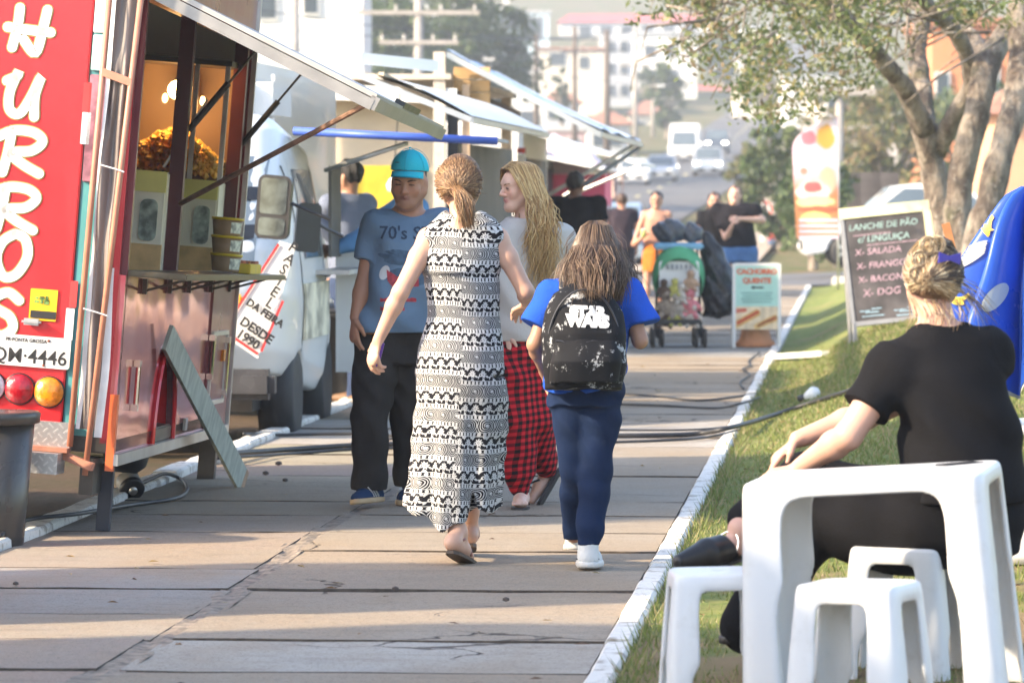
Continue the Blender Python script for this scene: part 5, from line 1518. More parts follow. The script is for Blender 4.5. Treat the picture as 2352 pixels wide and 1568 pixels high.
# ------------------------------------------------------------------ folded blue parasol
def parasol():
    d = 10.9; o0 = CAM + (FH + RGT * ((1035 - W / 2) / F)) * (d * K); o0.z = lawn_z(o0.x, o0.y)
    t = thing('folded_parasol', 'half-folded blue parasol with yellow print behind the seated woman', 'parasol', o0, YAW)
    ztop = 1.49 - (186 - 198) / (2800 / d) - o0.z; zr = 1.49 - (375 - 198) / (2800 / d) - o0.z
    m_bl = M('blue vinyl', (.018, .075, .40), .28, .12, 3, .25, bscale=7)
    m_gl = M('grey lining', (.40, .41, .39), .6, .06, 4)
    n = 8; per = 18
    def cv(a, v):   # a angle 0..1, v 0 apex ..1 rim
        ph = a * 2 * pi; f = .5 + .5 * cos(n * ph)
        r = (.03 + .36 * v ** .58) * (.36 + .74 * f ** .8) + .012 * sin(ph * 5 + v * 9)
        z = ztop + (zr - ztop) * v * (1 + .10 * (1 - f) - .05 * f)
        return Vector((r * cos(ph) - .02, r * sin(ph), z))
    nu, nv = n * per, 22
    cnv = MB(); cnv.grid(lambda u, v: cv(u, v), nu, nv); cnv.build('canopy', m_bl, t, True)
    mb = MB(); mb.grid(lambda u, v: cv(u, .86 + .14 * v) * .985 + Vector((0, 0, -.005)), nu, 3); mb.build('lining', m_gl, t, True)
    bv = BVHTree.FromPolygons(cnv.v, cnv.f); my = M('yellow print', (.62, .44, .06), .5, .1, 9)
    def clean(mb):      # drop what misses the cloth, keep the largest connected piece
        fs = [f for f in mb.f if all(mb.v[i][2] > -9 for i in f) and max((Vector(mb.v[f[i]]) - Vector(mb.v[f[i - 1]])).length for i in range(4)) < .12]; best = []
        while fs:
            comp, grow = [fs.pop()], True; seen = set(comp[0])
            while grow:
                nw = [f for f in fs if seen & set(f)]; grow = bool(nw)
                for f in nw: fs.remove(f); comp.append(f); seen |= set(f)
            if len(comp) > len(best): best = comp
        ids = sorted({i for f in best for i in f}); mp = {i: k for k, i in enumerate(ids)}; mb.v = [mb.v[i] for i in ids]; mb.f = [[mp[i] for i in f] for f in best]
    def onc(px, py):
        c_ = Matrix.Rotation(-YAW, 3, 'Z') @ (AR(*D(px, py), d * K - .8) - o0); return c_
    def cast(q, lift=.008):
        h = bv.ray_cast(q, Vector((0, 1, 0)))[0]; return h - Vector((0, lift, 0)) if h is not None else Vector((0, 0, -99))
    for (px, py, w_, h_, a_) in ((2272, 592, .100, .030, .55), (2325, 690, .070, .034, .75)):     # pale grey corner patches
        c_ = onc(px, py); mb = MB()
        def q(u, v): 
            x, z = w_ * (2 * u - 1), h_ * (2 * v - 1) * sqrt(max(0.02, 1 - (2 * u - 1) ** 2 * .95))
            return cast(c_ + Vector((x * cos(a_) - z * sin(a_), 0, x * sin(a_) + z * cos(a_))))
        mb.grid(q, 30, 10); clean(mb); mb.build('grey_patch', m_gl, t, True)
    for (px, py, r_, a0, a1) in ((2250, 655, .060, 0, 2 * pi), (2338, 505, .05, 2.3, 4.4), (2350, 522, .05, 2.3, 4.4), (2256, 610, .05, .4, 2.6)):
        c_ = onc(px, py); mb = MB()
        mb.grid(lambda u, v: cast(c_ + Vector(((r_ - .013 + .026 * v) * cos(a0 + (a1 - a0) * u), 0, 1.25 * (r_ - .013 + .026 * v) * sin(a0 + (a1 - a0) * u))), .006), 24, 2); clean(mb); mb.build('yellow_print', my, t, True)
    mb = MB(); mb.tube([(0, 0, 0), (0, 0, ztop + .1)], .022, 10); mb.build('pole', m_alu, t, True)
    mb = MB(); mb.lathe([(.26, 0), (.26, .05), (.06, .09), (.05, .30)], 24); mb.build('base_weight', M('grey base', (.42, .42, .42), .6), t, True)
parasol()
a, b = A(*D(2172, 512), 15.5), A(*D(2206, 575), 15.5)
g = b + (b - a) * 2.2; g.z = lawn_z(g.x, g.y) + .0
t = thing('wooden_stake', 'orange-brown wooden stake leaning by the tree behind the seated woman', 'stake', g)
mb = MB(); mb.bar(Vector((0, 0, 0)), a - g, .045, .045); mb.build('stake', M('orange wood', (.46, .19, .07), .6, .2, 8), t)

# ------------------------------------------------------------------ hot-dog board, terracotta pot
def hotdog():
    b0 = G(*D(1738, 797)); 
    t = thing('hot_dog_sign', 'small upright hot-dog advertising board on white legs beside the kerb', 'sign', b0, YAW)
    w, h, z0 = .43, .66, .16
    for x in (-w / 2 - .012, w / 2 + .012): mb = MB(); mb.box((x, 0, .42), (.03, .03, .84)); mb.build('leg', m_white, t)
    for x in (-w / 2 - .012, w / 2 + .012): mb = MB(); mb.bar((x, .0, .82), (x, .35, .0), .025, .025); mb.build('rear_leg', m_white, t)
    mb = MB(); mb.box((0, 0, z0 + h / 2 + .02), (w, .015, h)); mb.build('board', M('mint board', (.46, .72, .64), .5, .05), t)
    mb = MB(); mb.box((0, -.0085, .83), (w, .004, .03)); mb.build('board_edge', m_white, t)
    mr = M('orange red ink', (.70, .16, .08), .5)
    put_text('sign_text', 'CACHORRO', .072, mr, t, (0, -.012, .735), (1, 0, 0), (0, 0, 1), align='CENTER', bold=.004, spacing=.98)
    put_text('sign_text', 'QUENTE', .072, mr, t, (0, -.012, .645), (1, 0, 0), (0, 0, 1), align='CENTER', bold=.004)
    mb = MB(); mb.prism([(-.06, 0), (-.03, .02), (-.03, .007), (.07, .007), (.07, -.007), (-.03, -.007), (-.03, -.02)], (.0, -.0095, .60), (1, 0, 0), (0, 0, 1), .003); mb.build('arrow', m_ink, t)
    for k in range(4): mb = MB(); mb.prism(rrect(.32 - .03 * (k % 2), .012, .004, 2), (0, -.0095, .545 - .03 * k), (1, 0, 0), (0, 0, 1), .003); mb.build('small_print', M('teal ink', (.20, .42, .40), .6), t)
    # picture of two hot dogs
    mb = MB(); mb.prism(rrect(w - .01, .23, .005, 2), (0, -.0085, z0 + .135), (1, 0, 0), (0, 0, 1), .002); mb.build('photo_print', M('photo cream', (.78, .62, .42), .5, .2, 12), t)
    for (x, z, a, l, wd, col) in ((-.10, .29, .5, .30, .075, (.74, .46, .16)), (-.09, .30, .5, .26, .036, (.55, .10, .04)), (.09, .25, .45, .26, .07, (.76, .50, .20)), (.10, .255, .45, .22, .034, (.55, .10, .04)), (-.16, .37, .1, .12, .04, (.62, .16, .10))):
        q = rrect(l, wd, wd * .48, 4); q = [(p[0] * cos(a) - p[1] * sin(a), p[0] * sin(a) + p[1] * cos(a)) for p in q]
        q = [(max(-.208, min(.208, p[0] + x)), max(z0 + .025, min(z0 + .245, p[1] + z))) for p in q]
        mb = MB(); mb.prism(q, (0, -.0105 - .0006 * (l < .27) - .0004 * (x > 0), 0), (1, 0, 0), (0, 0, 1), .001); mb.build('photo_print', M('print ' + str(col), col, .5, .15, 30), t)
    p0 = b0 + FH * .25; 
    t = thing('terracotta_pot', 'upturned terracotta pot standing behind the hot-dog board', 'pot', p0)
    mb = MB(); mb.lathe([(.20, 0), (.205, .01), (.20, .045), (.165, .07), (.12, .24), (.11, .25), (.02, .25)], 28); mb.build('pot_wall', M('terracotta', (.52, .22, .10), .8, .12, 6), t, True)
hotdog()

# ------------------------------------------------------------------ stroller with bags and plush toys
def stroller():
    b0 = G(*D(1560, 797)); s = F / depth(b0)
    t = thing('stroller', 'green baby stroller loaded with dolls and bags on the path', 'stroller', b0, YAW)
    fr = M('stroller frame', (.03, .03, .035), .4)
    for x in (-.215, .215):
        for y, nm in ((.0, 'front'), (.62, 'rear')):
            for q in (-.045, .045):
                mb = MB(); mb.lathe([(.03, -.016), (.075, -.018), (.095, -.012), (.095, .012), (.075, .018), (.03, .016)], 20, (x + q, y, .095), 'x'); mb.build('wheel', M('stroller wheel', (.06, .055, .05), .6), t, True)
            mb = MB(); mb.tube([(x, y, .095), (x, y + .02, .24)], .018, 8); mb.build('fork', fr, t)
        mb = MB(); mb.tube([(x, 0, .24), (x, .3, .50), (x * .95, .62, .98), (x * .9, .75, 1.02)], .013, 8); mb.build('frame_tube', fr, t)
        mb = MB(); mb.tube([(x, .62, .20), (x, .35, .52), (x, .2, .72)], .013, 8); mb.build('frame_tube', fr, t)
    mb = MB(); mb.box((0, -.02, .255), (.44, .16, .05), bev=.015); mb.build('footrest', fr, t)
    mb = MB(); mb.box((0, .28, .36), (.42, .5, .05), bev=.02); mb.build('seat', M('stroller seat', (.16, .14, .12), .8), t)
    S = SDF((-.32, -.1, .5), (.32, .6, 1.1), .012)
    S.ell((0, .22, .70), (.265, .26, .33), k=0); S.ell((0, .14, .62), (.225, .30, .29), k=.01, op='sub'); S.cut((0, .0, .50), (0, 0, -1))
    P, Q = S.mesh(1); obj('hood', P, Q, M('green fabric', (.10, .40, .20), .7, .1, 6), t, True)
    mb = MB(); mb.box((0, .26, 1.01), (.50, .26, .07), bev=.02); mb.build('hood_rim', M('light blue fabric', (.25, .50, .72), .7), t)
    mb = MB(); mb.prism(rrect(.40, .36, .02, 3), (0, .06, .68), (1, 0, 0), (0, .12, 1), .02); bd = mb.build('white_panel', m_white, t)
    for k in range(6): mb = MB(); mb.prism(rrect(.028, .045, .008, 2), (-.115 + .046 * k, .030, .805), (1, 0, 0), (0, .12, 1), .003); mb.build('panel_print', M('grey ink', (.35, .36, .38), .6, .6, 60), bd)
    # soft toys: each its own thing
    cols = [(.10, .06, .04), (.50, .46, .12), (.46, .30, .20), (.55, .50, .44), (.33, .26, .20), (.62, .20, .22), (.40, .34, .28), (.55, .48, .40)]
    spots = [(-.155, .58, .055), (-.045, .60, .05), (.115, .66, .06), (.02, .53, .06), (-.13, .42, .08), (.10, .42, .085), (-.02, .40, .07), (.13, .31, .07), (-.15, .31, .075), (-.04, .31, .06)]
    names = ['dark brown doll at the left of the stroller panel', 'blonde-haired small doll beside the dark one', 'tall tan doll with dark hair on the stroller', 'white-shirted doll in the middle of the stroller', 'grey plush animal on the left of the stroller seat', 'beige plush bear on the right of the stroller seat', 'dark plush between the bears on the stroller', 'light plush feet-up bear at the stroller footrest', 'plush with red feet low on the stroller', 'small brown plush low in the stroller middle']
    for i, (x, z, r_) in enumerate(spots):
        k = thing('plush_toy', names[i], 'toy', b0 + RGT * x + FH * (-.03 + .01 * (i % 3)) + Vector((0, 0, z - .02)), YAW, 'dolls and plush toys on the stroller')
        S = SDF((-.2, -.14, -.16), (.2, .14, .26), .012)
        S.ell((0, 0, 0), (r_, r_ * .8, r_ * 1.1), k=.0); S.ell((0, -.01, r_ * 1.55), (r_ * .72, r_ * .65, r_ * .7), k=.015)
        for q in (-1, 1):
            S.cone((q * r_ * .8, 0, r_ * .5), (q * r_ * 1.35, -.03, -.02), r_ * .32, r_ * .25, k=.01); S.cone((q * r_ * .5, -.02, -r_ * .7), (q * r_ * .8, -.07, -r_ * 1.1), r_ * .36, r_ * .32, k=.01)
            if i > 3: S.ell((q * r_ * .55, 0, r_ * 2.1), (r_ * .25, r_ * .15, r_ * .25), k=.008)
        P, Q = S.mesh(1); obj('plush_body', P, Q, M('plush %d' % (i % 8), cols[i % 8], .95, .25, 30, sheen=.3), k, True)
        S = SDF((-.14, -.14, 0), (.14, .14, .3), .012); S.ell((0, .012, r_ * 1.75), (r_ * .74, r_ * .62, r_ * .58), k=0); P, Q = S.mesh(1); obj('plush_hair', P, Q, M('plush hair %d' % (i % 3), [(.08, .05, .03), (.45, .36, .12), (.22, .14, .09)][i % 3], .9, .3, 50), k, True)
    # rubbish bags
    m_bag = M('black bin bag', (.020, .022, .027), .28, .3, 6, .9, bscale=14); m_bag2 = M('grey bin bag', (.09, .10, .12), .3, .3, 6, .9, bscale=14)
    def bag(name, label, c, r_, m, seed, top=False):
        k = thing(name, label, 'rubbish bag', c, YAW, 'filled bin bags on the stroller')
        mm = max(r_) + .04
        S = SDF((-mm, -mm, -.02), (mm, mm, r_[2] * 2 + .06), .012)
        S.ell((0, 0, r_[2]), r_, k=0)
        S.wob(lambda x, y, z: .012 * np.sin(x * 31 + seed) * np.sin(z * 23 + y * 19) + .008 * np.sin(x * 57 + z * 41 + seed * 2))
        P, Q = S.mesh(1); obj('bag_film', P, Q, m, k, True)
    bag('bin_bag', 'large grey filled bin bag on top of the stroller hood', b0 + RGT * -.09 + FH * .28 + Vector((0, 0, 1.035)), (.175, .14, .125), m_bag2, 1)
    bag('bin_bag', 'smaller grey filled bin bag at the right on the stroller hood', b0 + RGT * .135 + FH * .30 + Vector((0, 0, 1.035)), (.115, .12, .105), m_bag2, 2)
    k = thing('bin_bag', 'big black bin bag hanging down the right side of the stroller', 'rubbish bag', b0 + RGT * .42 + FH * .34 + Vector((0, 0, .30)), YAW, 'filled bin bags on the stroller')
    S = SDF((-.28, -.24, -.06), (.28, .24, .95), .013)
    S.loft([((.03, 0, .0), .10, .10), ((.03, 0, .05), .205, .17), ((.02, 0, .18), .20, .17), ((-.02, 0, .45), .15, .12), ((-.10, 0, .72), .085, .07), ((-.16, 0, .86), .03, .03)], k=0)
    S.wob(lambda x, y, z: .012 * np.sin(x * 29 + 1) * np.sin(z * 17 + y * 19) + .008 * np.sin(x * 47 + z * 31))
    P, Q = S.mesh(1); obj('bag_film', P, Q, m_bag, k, True)
stroller()

# ------------------------------------------------------------------ ice-cream flag
def flag():
    d = 43.0; s = 2800 / d; px, _ = D(1925, 0)
    b0 = far(px, d); b0.z = lawn_z(b0.x, b0.y)
    t = thing('feather_flag', 'tall rounded advertising flag printed with ice creams', 'flag', b0, YAW)
    m, nt, b = newmat('flag print'); at = nt.nodes.new('ShaderNodeAttribute'); at.attribute_name = 'puv'
    sep = nt.nodes.new('ShaderNodeSeparateXYZ'); nt.links.new(at.outputs['Vector'], sep.inputs[0])
    u, v = E(nt, sep.outputs[0]), E(nt, sep.outputs[1])
    c = mixc(nt, v.smooth(.34, .60), (.50, .20, .08), (.72, .50, .60))
    c = mixc(nt, v.smooth(.70, .95) * .6, c, (.80, .70, .72))
    def spot(c, cu, cv_, ru, rv, col):
        du, dv = (u - cu) * (1 / ru), (v - cv_) * (1 / rv)
        return mixc(nt, (du * du + dv * dv + noise(nt, 9, 3) * 1.6).smooth(2.1, 1.5), c, col)
    for q in ((.72, .83, .20, .10, (.72, .36, .06)), (.35, .82, .16, .06, (.70, .18, .22)), (.40, .66, .32, .10, (.70, .60, .64)), (.78, .48, .18, .10, (.66, .46, .30)), (.45, .38, .36, .10, (.72, .64, .58)), (.45, .42, .20, .05, (.74, .10, .10)), (.50, .30, .40, .05, (.80, .62, .30)), (.6, .235, .45, .03, (.35, .10, .05)), (.5, .17, .3, .05, (.80, .60, .20)), (.25, .55, .08, .03, (.6, .2, .15))): c = spot(c, *q)
    st = (v * 22.0).frac().lt(.5) * v.lt(.16) * u.gt(.15)
    c = mixc(nt, st, c, (.74, .52, .66))
    nt.links.new(c, b.inputs['Base Color']); b.inputs['Roughness'].default_value = .6
    zt, zb = 1.49 + (198 - 116) / s - b0.z, 1.49 + (198 - 238) / s - b0.z
    wid = 46 / s; n1, n2 = 10, 40
    def left(v): # left edge as a fraction of width from the pole
        return 1 - (max(0, (v - .72) / .28) ** 2.4) * .97 if v > .72 else 1 - .16 * (1 - v / .72) ** 1.0 * 0.6
    vs, uv = [], []
    for j in range(n2 + 1):
        v_ = j / n2
        for i in range(n1 + 1):
            u_ = i / n1; x = -wid * left(v_) * (1 - u_)
            vs.append((x, .03 * sin(u_ * 4 + v_ * 5), zb + (zt - zb) * v_)); uv.append((1 - left(v_) * (1 - u_), v_, 0))
    fs = [(j * (n1 + 1) + i, j * (n1 + 1) + i + 1, (j + 1) * (n1 + 1) + i + 1, (j + 1) * (n1 + 1) + i) for j in range(n2) for i in range(n1)]
    k = len(vs); vs += [(p[0], p[1] + .004, p[2]) for p in vs]; uv += uv; fs += [tuple(i + k for i in f)[::-1] for f in fs]
    obj('flag_cloth', vs, fs, m, t, True, puv=uv)
    mb = MB(); mb.tube([(0, .01, 0), (0, .01, zb), (0.0, .01, zt - .25), (-.1, .01, zt + .005), (-.3, .01, zt + .02)], [.02, .018, .014, .01, .007], 8); mb.build('flag_pole', m_alu, t, True)
flag()
# round traffic sign
px, _ = D(1752, 0); b0 = far(px, 78); b0.z = .1
t = thing('traffic_sign', 'round white traffic sign with red rim on a pale post', 'traffic sign', b0, YAW)
zc = 1.49 + (198 - 209.5) / (2800 / 78) - b0.z
mb = MB(); mb.tube([(0, .03, 0), (0, .03, zc + .2)], .045, 8); mb.build('post', m_white, t)
mb = MB(); mb.lathe([(.26, 0), (.26, .02)], 28, (0, 0, zc), 'y'); mb.build('sign_plate', M('sign red', (.75, .08, .05), .4), t)
mb = MB(); mb.lathe([(.20, -.004), (.20, -.001)], 28, (0, 0, zc), 'y'); mb.build('sign_face', m_white, t)
mb = MB(); mb.box((0, -.010, zc), (.06, .006, .22)); mb.box((.0, -.0105, zc + .02), (.20, .006, .05)); mb.build('sign_symbol', m_ink, t)

# ------------------------------------------------------------------ cars
m_tint = M('tinted car glass', (.10, .13, .15), .05, .1, 2, spec=1.0)
def car(name, label, pos, rz, L, Wd, Hh, col, kind='hatch', lights=False, group=None, cat='car'):
    t = thing(name, label, cat, pos, rz, group)
    if kind == 'van': prof = [(0, .28), (-.02, .85), (.25, 1.05), (.75, Hh * .80), (1.15, Hh), (L, Hh), (L, .28)]
    elif kind == 'suv': prof = [(0, .35), (-.03, .72), (.12, .95), (1.1, 1.04), (1.75, Hh - .03), (2.4, Hh), (L - .45, Hh - .05), (L - .02, 1.0), (L, .35)]
    else: prof = [(.03, .22), (-.02, .50), (.12, .70), (1.0, .90), (1.72, Hh - .06), (2.3, Hh), (3.0, Hh - .04), (L - .35, 1.02), (L - .03, .92), (L, .3)]
    wheels = (.80, L - .85) if kind != 'van' else (.85, L - 1.0)
    wr = .31 if kind == 'hatch' else .34
    def arch(x): return [(x + (wr + .05) * cos(a), .22 + (wr + .03) * sin(a) + .06) for a in np.linspace(0, pi, 9)]
    poly = list(prof) + arch(wheels[1]) + arch(wheels[0])
    nar = lambda z: 1 - (.07 if kind == 'van' else .17) * min(1, max(0, (z - .9) / (Hh - .96)))
    bm = bmesh.new()
    vs = [bm.verts.new((p[0], 0, p[1])) for p in poly]; f = bm.faces.new(vs)
    r_ = bmesh.ops.extrude_face_region(bm, geom=[f])
    for v in r_['geom']:
        if isinstance(v, bmesh.types.BMVert): v.co.y += Wd
    for v in bm.verts:
        v.co.y -= Wd / 2
        v.co.y *= nar(v.co.z)
        v.co.x -= 0
    bmesh.ops.triangulate(bm, faces=[q for q in bm.faces if len(q.verts) > 6])
    bmesh.ops.recalc_face_normals(bm, faces=bm.faces[:])
    bmesh.ops.bevel(bm, geom=[e for e in bm.edges if e.calc_face_angle(0) > .6], offset=.045, segments=2, affect='EDGES', clamp_overlap=True)
    me = bpy.data.meshes.new('body'); bm.to_mesh(me); bm.free(); me.materials.append(col)
    auto_smooth(obj('body', None, None, None, t, mesh=me), 40)
    # glass
    if kind == 'van': ws = ((.27, 1.12), (.72, Hh * .79)); side = [(.72, 1.15), (1.6, 1.15), (1.6, Hh * .8), (1.0, Hh * .8)]
    elif kind == 'suv': ws = ((1.14, 1.08), (1.72, Hh - .06)); side = [(1.4, 1.08), (L - .3, 1.06), (L - .6, Hh - .12), (1.95, Hh - .10)]
    else: ws = ((1.06, .95), (1.68, Hh - .09)); side = [(1.25, .98), (L - .62, 1.02), (3.05, Hh - .11), (1.92, Hh - .10)]
    yy = Wd * .40
    mb = MB(); dx = .03; mb.add([(ws[0][0] - dx, -yy, ws[0][1] + .01), (ws[0][0] - dx, yy, ws[0][1] + .01), (ws[1][0] - dx, yy * .92, ws[1][1]), (ws[1][0] - dx, -yy * .92, ws[1][1])], [(3, 2, 1, 0)]); mb.build('windscreen', m_tint, t)
    for sg in (-1, 1):
        q = [(p[0], sg * Wd / 2 * (.955 if p[1] < 1.2 else .853) if kind != 'van' else sg * Wd / 2 * .945, p[1]) for p in side]
        q = [(p[0], sg * (Wd / 2 * nar(p[2]) + .012), p[2]) for p in q]
        m1 = tuple((q[0][i] + q[1][i]) / 2 - (.03 if i == 0 else 0) for i in range(3)); m2 = tuple((q[2][i] + q[3][i]) / 2 - (.03 if i == 0 else 0) for i in range(3))
        m1b = (m1[0] + .06,) + m1[1:]; m2b = (m2[0] + .06,) + m2[1:]
        for quad in ([q[0], m1, m2, q[3]], [m1b, q[1], q[2], m2b]):
            mb = MB(); mb.add(quad, [(0, 1, 2, 3) if sg < 0 else (3, 2, 1, 0)]); mb.build('side_window', m_tint, t)
        mb = MB(); mb.box((-.005, sg * Wd * .34, .62 if kind == 'hatch' else .78), (.10, .36, .15), bev=.03)
        lm = M('lit headlamp', (1, .93, .8), .3, emit=7) if lights else M('headlamp clear', (.72, .74, .76), .12)
        mb.build('headlight', lm, t, True)
        mb = MB(); mb.box((1.35, sg * (Wd / 2 + .06), .98), (.12, .16, .11), bev=.03); mb.build('wing_mirror', col, t, True)
        mb = MB(); mb.box((L - .02, sg * Wd * .38, .82), (.06, .26, .18), bev=.02); mb.build('tail_light', M('tail red', (.5, .02, .02), .25), t)
        for x in wheels:
            k = MB(); k.lathe([(wr * .6, -.1), (wr * .92, -.1), (wr, -.05), (wr, .05), (wr * .92, .1), (wr * .6, .1)], 22, (x, sg * (Wd / 2 - .12), wr), 'y'); w = k.build('wheel', m_black, t, True)
            k = MB(); k.lathe([(wr * .12, sg * .075), (wr * .35, sg * .07), (wr * .62, sg * .085)], 20, (x, sg * (Wd / 2 - .12), wr), 'y'); k.build('rim', m_alu, w, True)
            k = MB()
            for q5 in range(5):
                a = q5 * 2 * pi / 5; k.bar((x + .05 * cos(a), sg * (Wd / 2 - .025), wr + .05 * sin(a)), (x + wr * .6 * cos(a), sg * (Wd / 2 - .03), wr + wr * .6 * sin(a)), .05, .03, up=(0, 1, 0))
            k.build('spoke', m_alu, w)
    mb = MB(); mb.box((-.01, 0, .42), (.06, Wd * .62, .16), bev=.02); mb.build('grille', m_blackp, t)
    mb = MB(); mb.box((-.045, 0, .40), (.02, .42, .11)); mb.build('plate', m_white, t)
    return t
towards = YAW + pi / 2 + pi    # +x of the car points away from its nose; nose towards the camera
def road_car(name, label, px, d, z, L, Wd, Hh, col, kind, lights=False, cat='car'):
    p = CAM + (FH + RGT * ((px - W / 2) / F)) * (d * K); p.z = hill(p.y) - .09
    car(name, label, p, pi / 2, L, Wd, Hh, col, kind, lights, 'traffic on the far road', cat)
m_cw, m_cs, m_cd = M('car white', (.78, .78, .77), .3, .03, 1, coat=.5), M('car silver', (.52, .54, .55), .3, .05, 1, metal=.5, coat=.5), M('car dark blue', (.06, .08, .11), .3, .1, 1, coat=.5)
p = CAM + (FH + RGT * ((D(1840, 0)[0] - W / 2) / F)) * (54 * K); p.z = .18
car('parked_car', 'white hatchback standing side-on in the cross street behind the chalkboard', p, YAW, 4.25, 1.7, 1.60, m_cw)
road_car('silver_car', 'silver car at the left side of the uphill road', D(1517, 0)[0], 158, 2, 4.2, 1.75, 1.5, m_cs, 'hatch')
road_car('white_van', 'tall white delivery van coming down the road', D(1570, 0)[0], 188, 4, 5.6, 2.05, 2.6, m_cw, 'van', False, 'van')
road_car('suv', 'silver off-roader with lit headlamps coming down the road', D(1625, 0)[0], 165, 3, 4.6, 1.85, 1.75, m_cs, 'suv', True)
road_car('suv', 'dark car with lit headlamps behind the off-roader', D(1645, 0)[0], 205, 5, 4.6, 1.85, 1.75, m_cd, 'suv', True)
road_car('parked_car', 'blue-grey car parked behind the man in dark clothes', D(1392, 0)[0], 62, 0, 4.2, 1.7, 1.45, M('car blue grey', (.22, .30, .38), .3, .05, 1, coat=.5), 'hatch')
road_car('parked_car', 'pale parked car beyond the awning tip', D(1452, 0)[0], 150, 0, 4.2, 1.7, 1.45, m_cw, 'hatch')

# fence of dark slats beyond the side street
c0, c1 = far(D(1905, 0)[0], 66), far(D(2060, 0)[0], 66)
t = thing('slatted_fence', 'dark vertical slat fence behind the white hatchback', 'fence', c0, YAW)
Lf = (c1 - c0).length; nsl = 34; ms = M('dark slats', (.10, .085, .08), .8, .2, 4)
zf = 1.49 + (198 - D(0, 395)[1]) / (2800 / 66) - c0.z
sm = None
for k in range(nsl):
    if sm is None:
        mb = MB(); mb.box((0, 0, zf / 2), (.07, .03, zf)); o = mb.build('slat', ms, t); sm = o.data
    else: o = obj('slat', None, None, None, t, mesh=sm)
    o.location.x = Lf * k / (nsl - 1)
for z in (.4, zf - .25): mb = MB(); mb.box((Lf / 2, .03, z), (Lf, .04, .08)); mb.build('rail', ms, t)

# ------------------------------------------------------------------ cables on the path
m_cable = M('black cable', (.022, .022, .024), .5, .2, 20)
def cable(label, pts, rad, lawn_from=None):
    P = []
    for i, q in enumerate(pts):
        p = G(*D(q[0], q[1]))
        if p.x > -.74:
            for _ in range(8): p = G(*D(q[0], q[1]), lawn_z(p.x, p.y) + .01)
        elif p.x > -.84 or p.x < -3.58: p = G(*D(q[0], q[1]), .045)
        p.z += rad + .003
        P.append(p)
    Q = []
    for i in range(len(P) - 1):
        p0, p1, p2, p3 = P[max(i - 1, 0)], P[i], P[i + 1], P[min(i + 2, len(P) - 1)]
        for j in range(8):
            t_ = j / 8; w = .5 * ((2 * p1) + (p2 - p0) * t_ + (2 * p0 - 5 * p1 + 4 * p2 - p3) * t_ * t_ + (3 * p1 - p0 - 3 * p2 + p3) * t_ ** 3)
            Q.append(w)
    Q.append(P[-1])
    o = MB().tube(Q, rad, 7).build('power_cable', m_cable, None, True); tag(o, label, 'cable', 'black power cables across the path')
cable('thick black cable crossing the path and climbing the lawn', [(480, 1052), (640, 1040), (830, 1028), (1060, 1022), (1270, 1008), (1480, 1006), (1600, 1002), (1690, 985), (1780, 958), (1870, 928), (1960, 900)], .016)
cable('black cable running beside the thick one to the kerb', [(500, 1056), (660, 1046), (840, 1034), (1100, 1030), (1290, 1022), (1500, 1016), (1620, 1008), (1700, 990)], .009)
cable('upper black cable from the trailer towards the men', [(560, 1000), (650, 1002), (830, 1000), (940, 1008)], .010)
cable('thin cable looping beside the thick cable', [(820, 1022), (900, 1010), (960, 1015)], .006)
cable('thin cable across the far grey slab', [(1390, 905), (1500, 912), (1600, 922), (1680, 915), (1740, 905)], .009)
cable('second thin cable just before the grey slab', [(1390, 930), (1520, 934), (1640, 940), (1700, 930), (1745, 915)], .009)
cable('thin cable ending at the lawn edge', [(1400, 990), (1560, 990), (1660, 984), (1735, 968)], .007)
cable('curly cable end at the right kerb', [(1745, 812), (1720, 830), (1722, 842), (1705, 850), (1722, 862), (1700, 880), (1708, 895)], .008)
cable('black lead looping over the left kerb below the trailer', [(0, 1236), (60, 1200), (180, 1185), (300, 1165), (400, 1150), (430, 1130), (415, 1105), (380, 1092), (345, 1105), (318, 1118)], .010)
c_ = G(*D(297, 1128), .03)
t = thing('cable_connector', 'round black and grey power connector lying on the left kerb', 'connector', c_ + Vector((0, 0, .04)), YAW + .4)
R = Matrix.Rotation(.5, 3, 'X')
mb = MB(); mb.lathe([(.035, -.06), (.06, -.05), (.062, .03), (.052, .035)], 18, axis='y', R=R); mb.build('shell', M('grey connector', (.30, .29, .27), .4, .1, 9), t, True)
mb = MB(); mb.lathe([(.056, -.065), (.064, -.06), (.064, -.035), (.058, -.03)], 18, axis='y', R=R); mb.build('collar', m_blackp, t, True)
mb = MB(); mb.lathe([(.0, -.075), (.022, -.075), (.022, -.05)], 12, axis='y', R=R); mb.build('socket', m_alu, t, True)
b_ = G(*D(1862, 906), .30)
for _ in range(10): b_ = G(*D(1862, 906), lawn_z(b_.x, b_.y) + .035)
t = thing('lying_bulb', 'white light bulb lying on the grass at the end of a cable', 'bulb', b_)
R = Matrix.Rotation(radians(70), 3, 'Y') @ Matrix.Rotation(.3, 3, 'X')
mb = MB(); mb.lathe([(.02, -.05), (.03, -.03), (.05, .01), (.052, .035), (.035, .062), (.005, .072)], 18, R=R); mb.build('glass', M('bulb glass', (.72, .72, .70), .25, .1, 9), t, True)
mb = MB(); mb.lathe([(.012, -.10), (.024, -.095), (.022, -.045)], 12, R=R); mb.build('socket', m_blackp, t, True)
mb = MB(); mb.lathe([(.19, 0), (.195, .02), (.235, .60), (.25, .61), (.25, .64), (.235, .65)], 26); 
t = thing('waste_bin', 'black bin beside the white van behind the walkers', 'bin', G(*D(775, 915))); mb.build('bin_wall', m_blackp, t, True)
mb = MB(); mb.lathe([(.25, .64), (.26, .66), (.2, .70), (.02, .72)], 26); mb.build('lid', m_blackp, t, True)
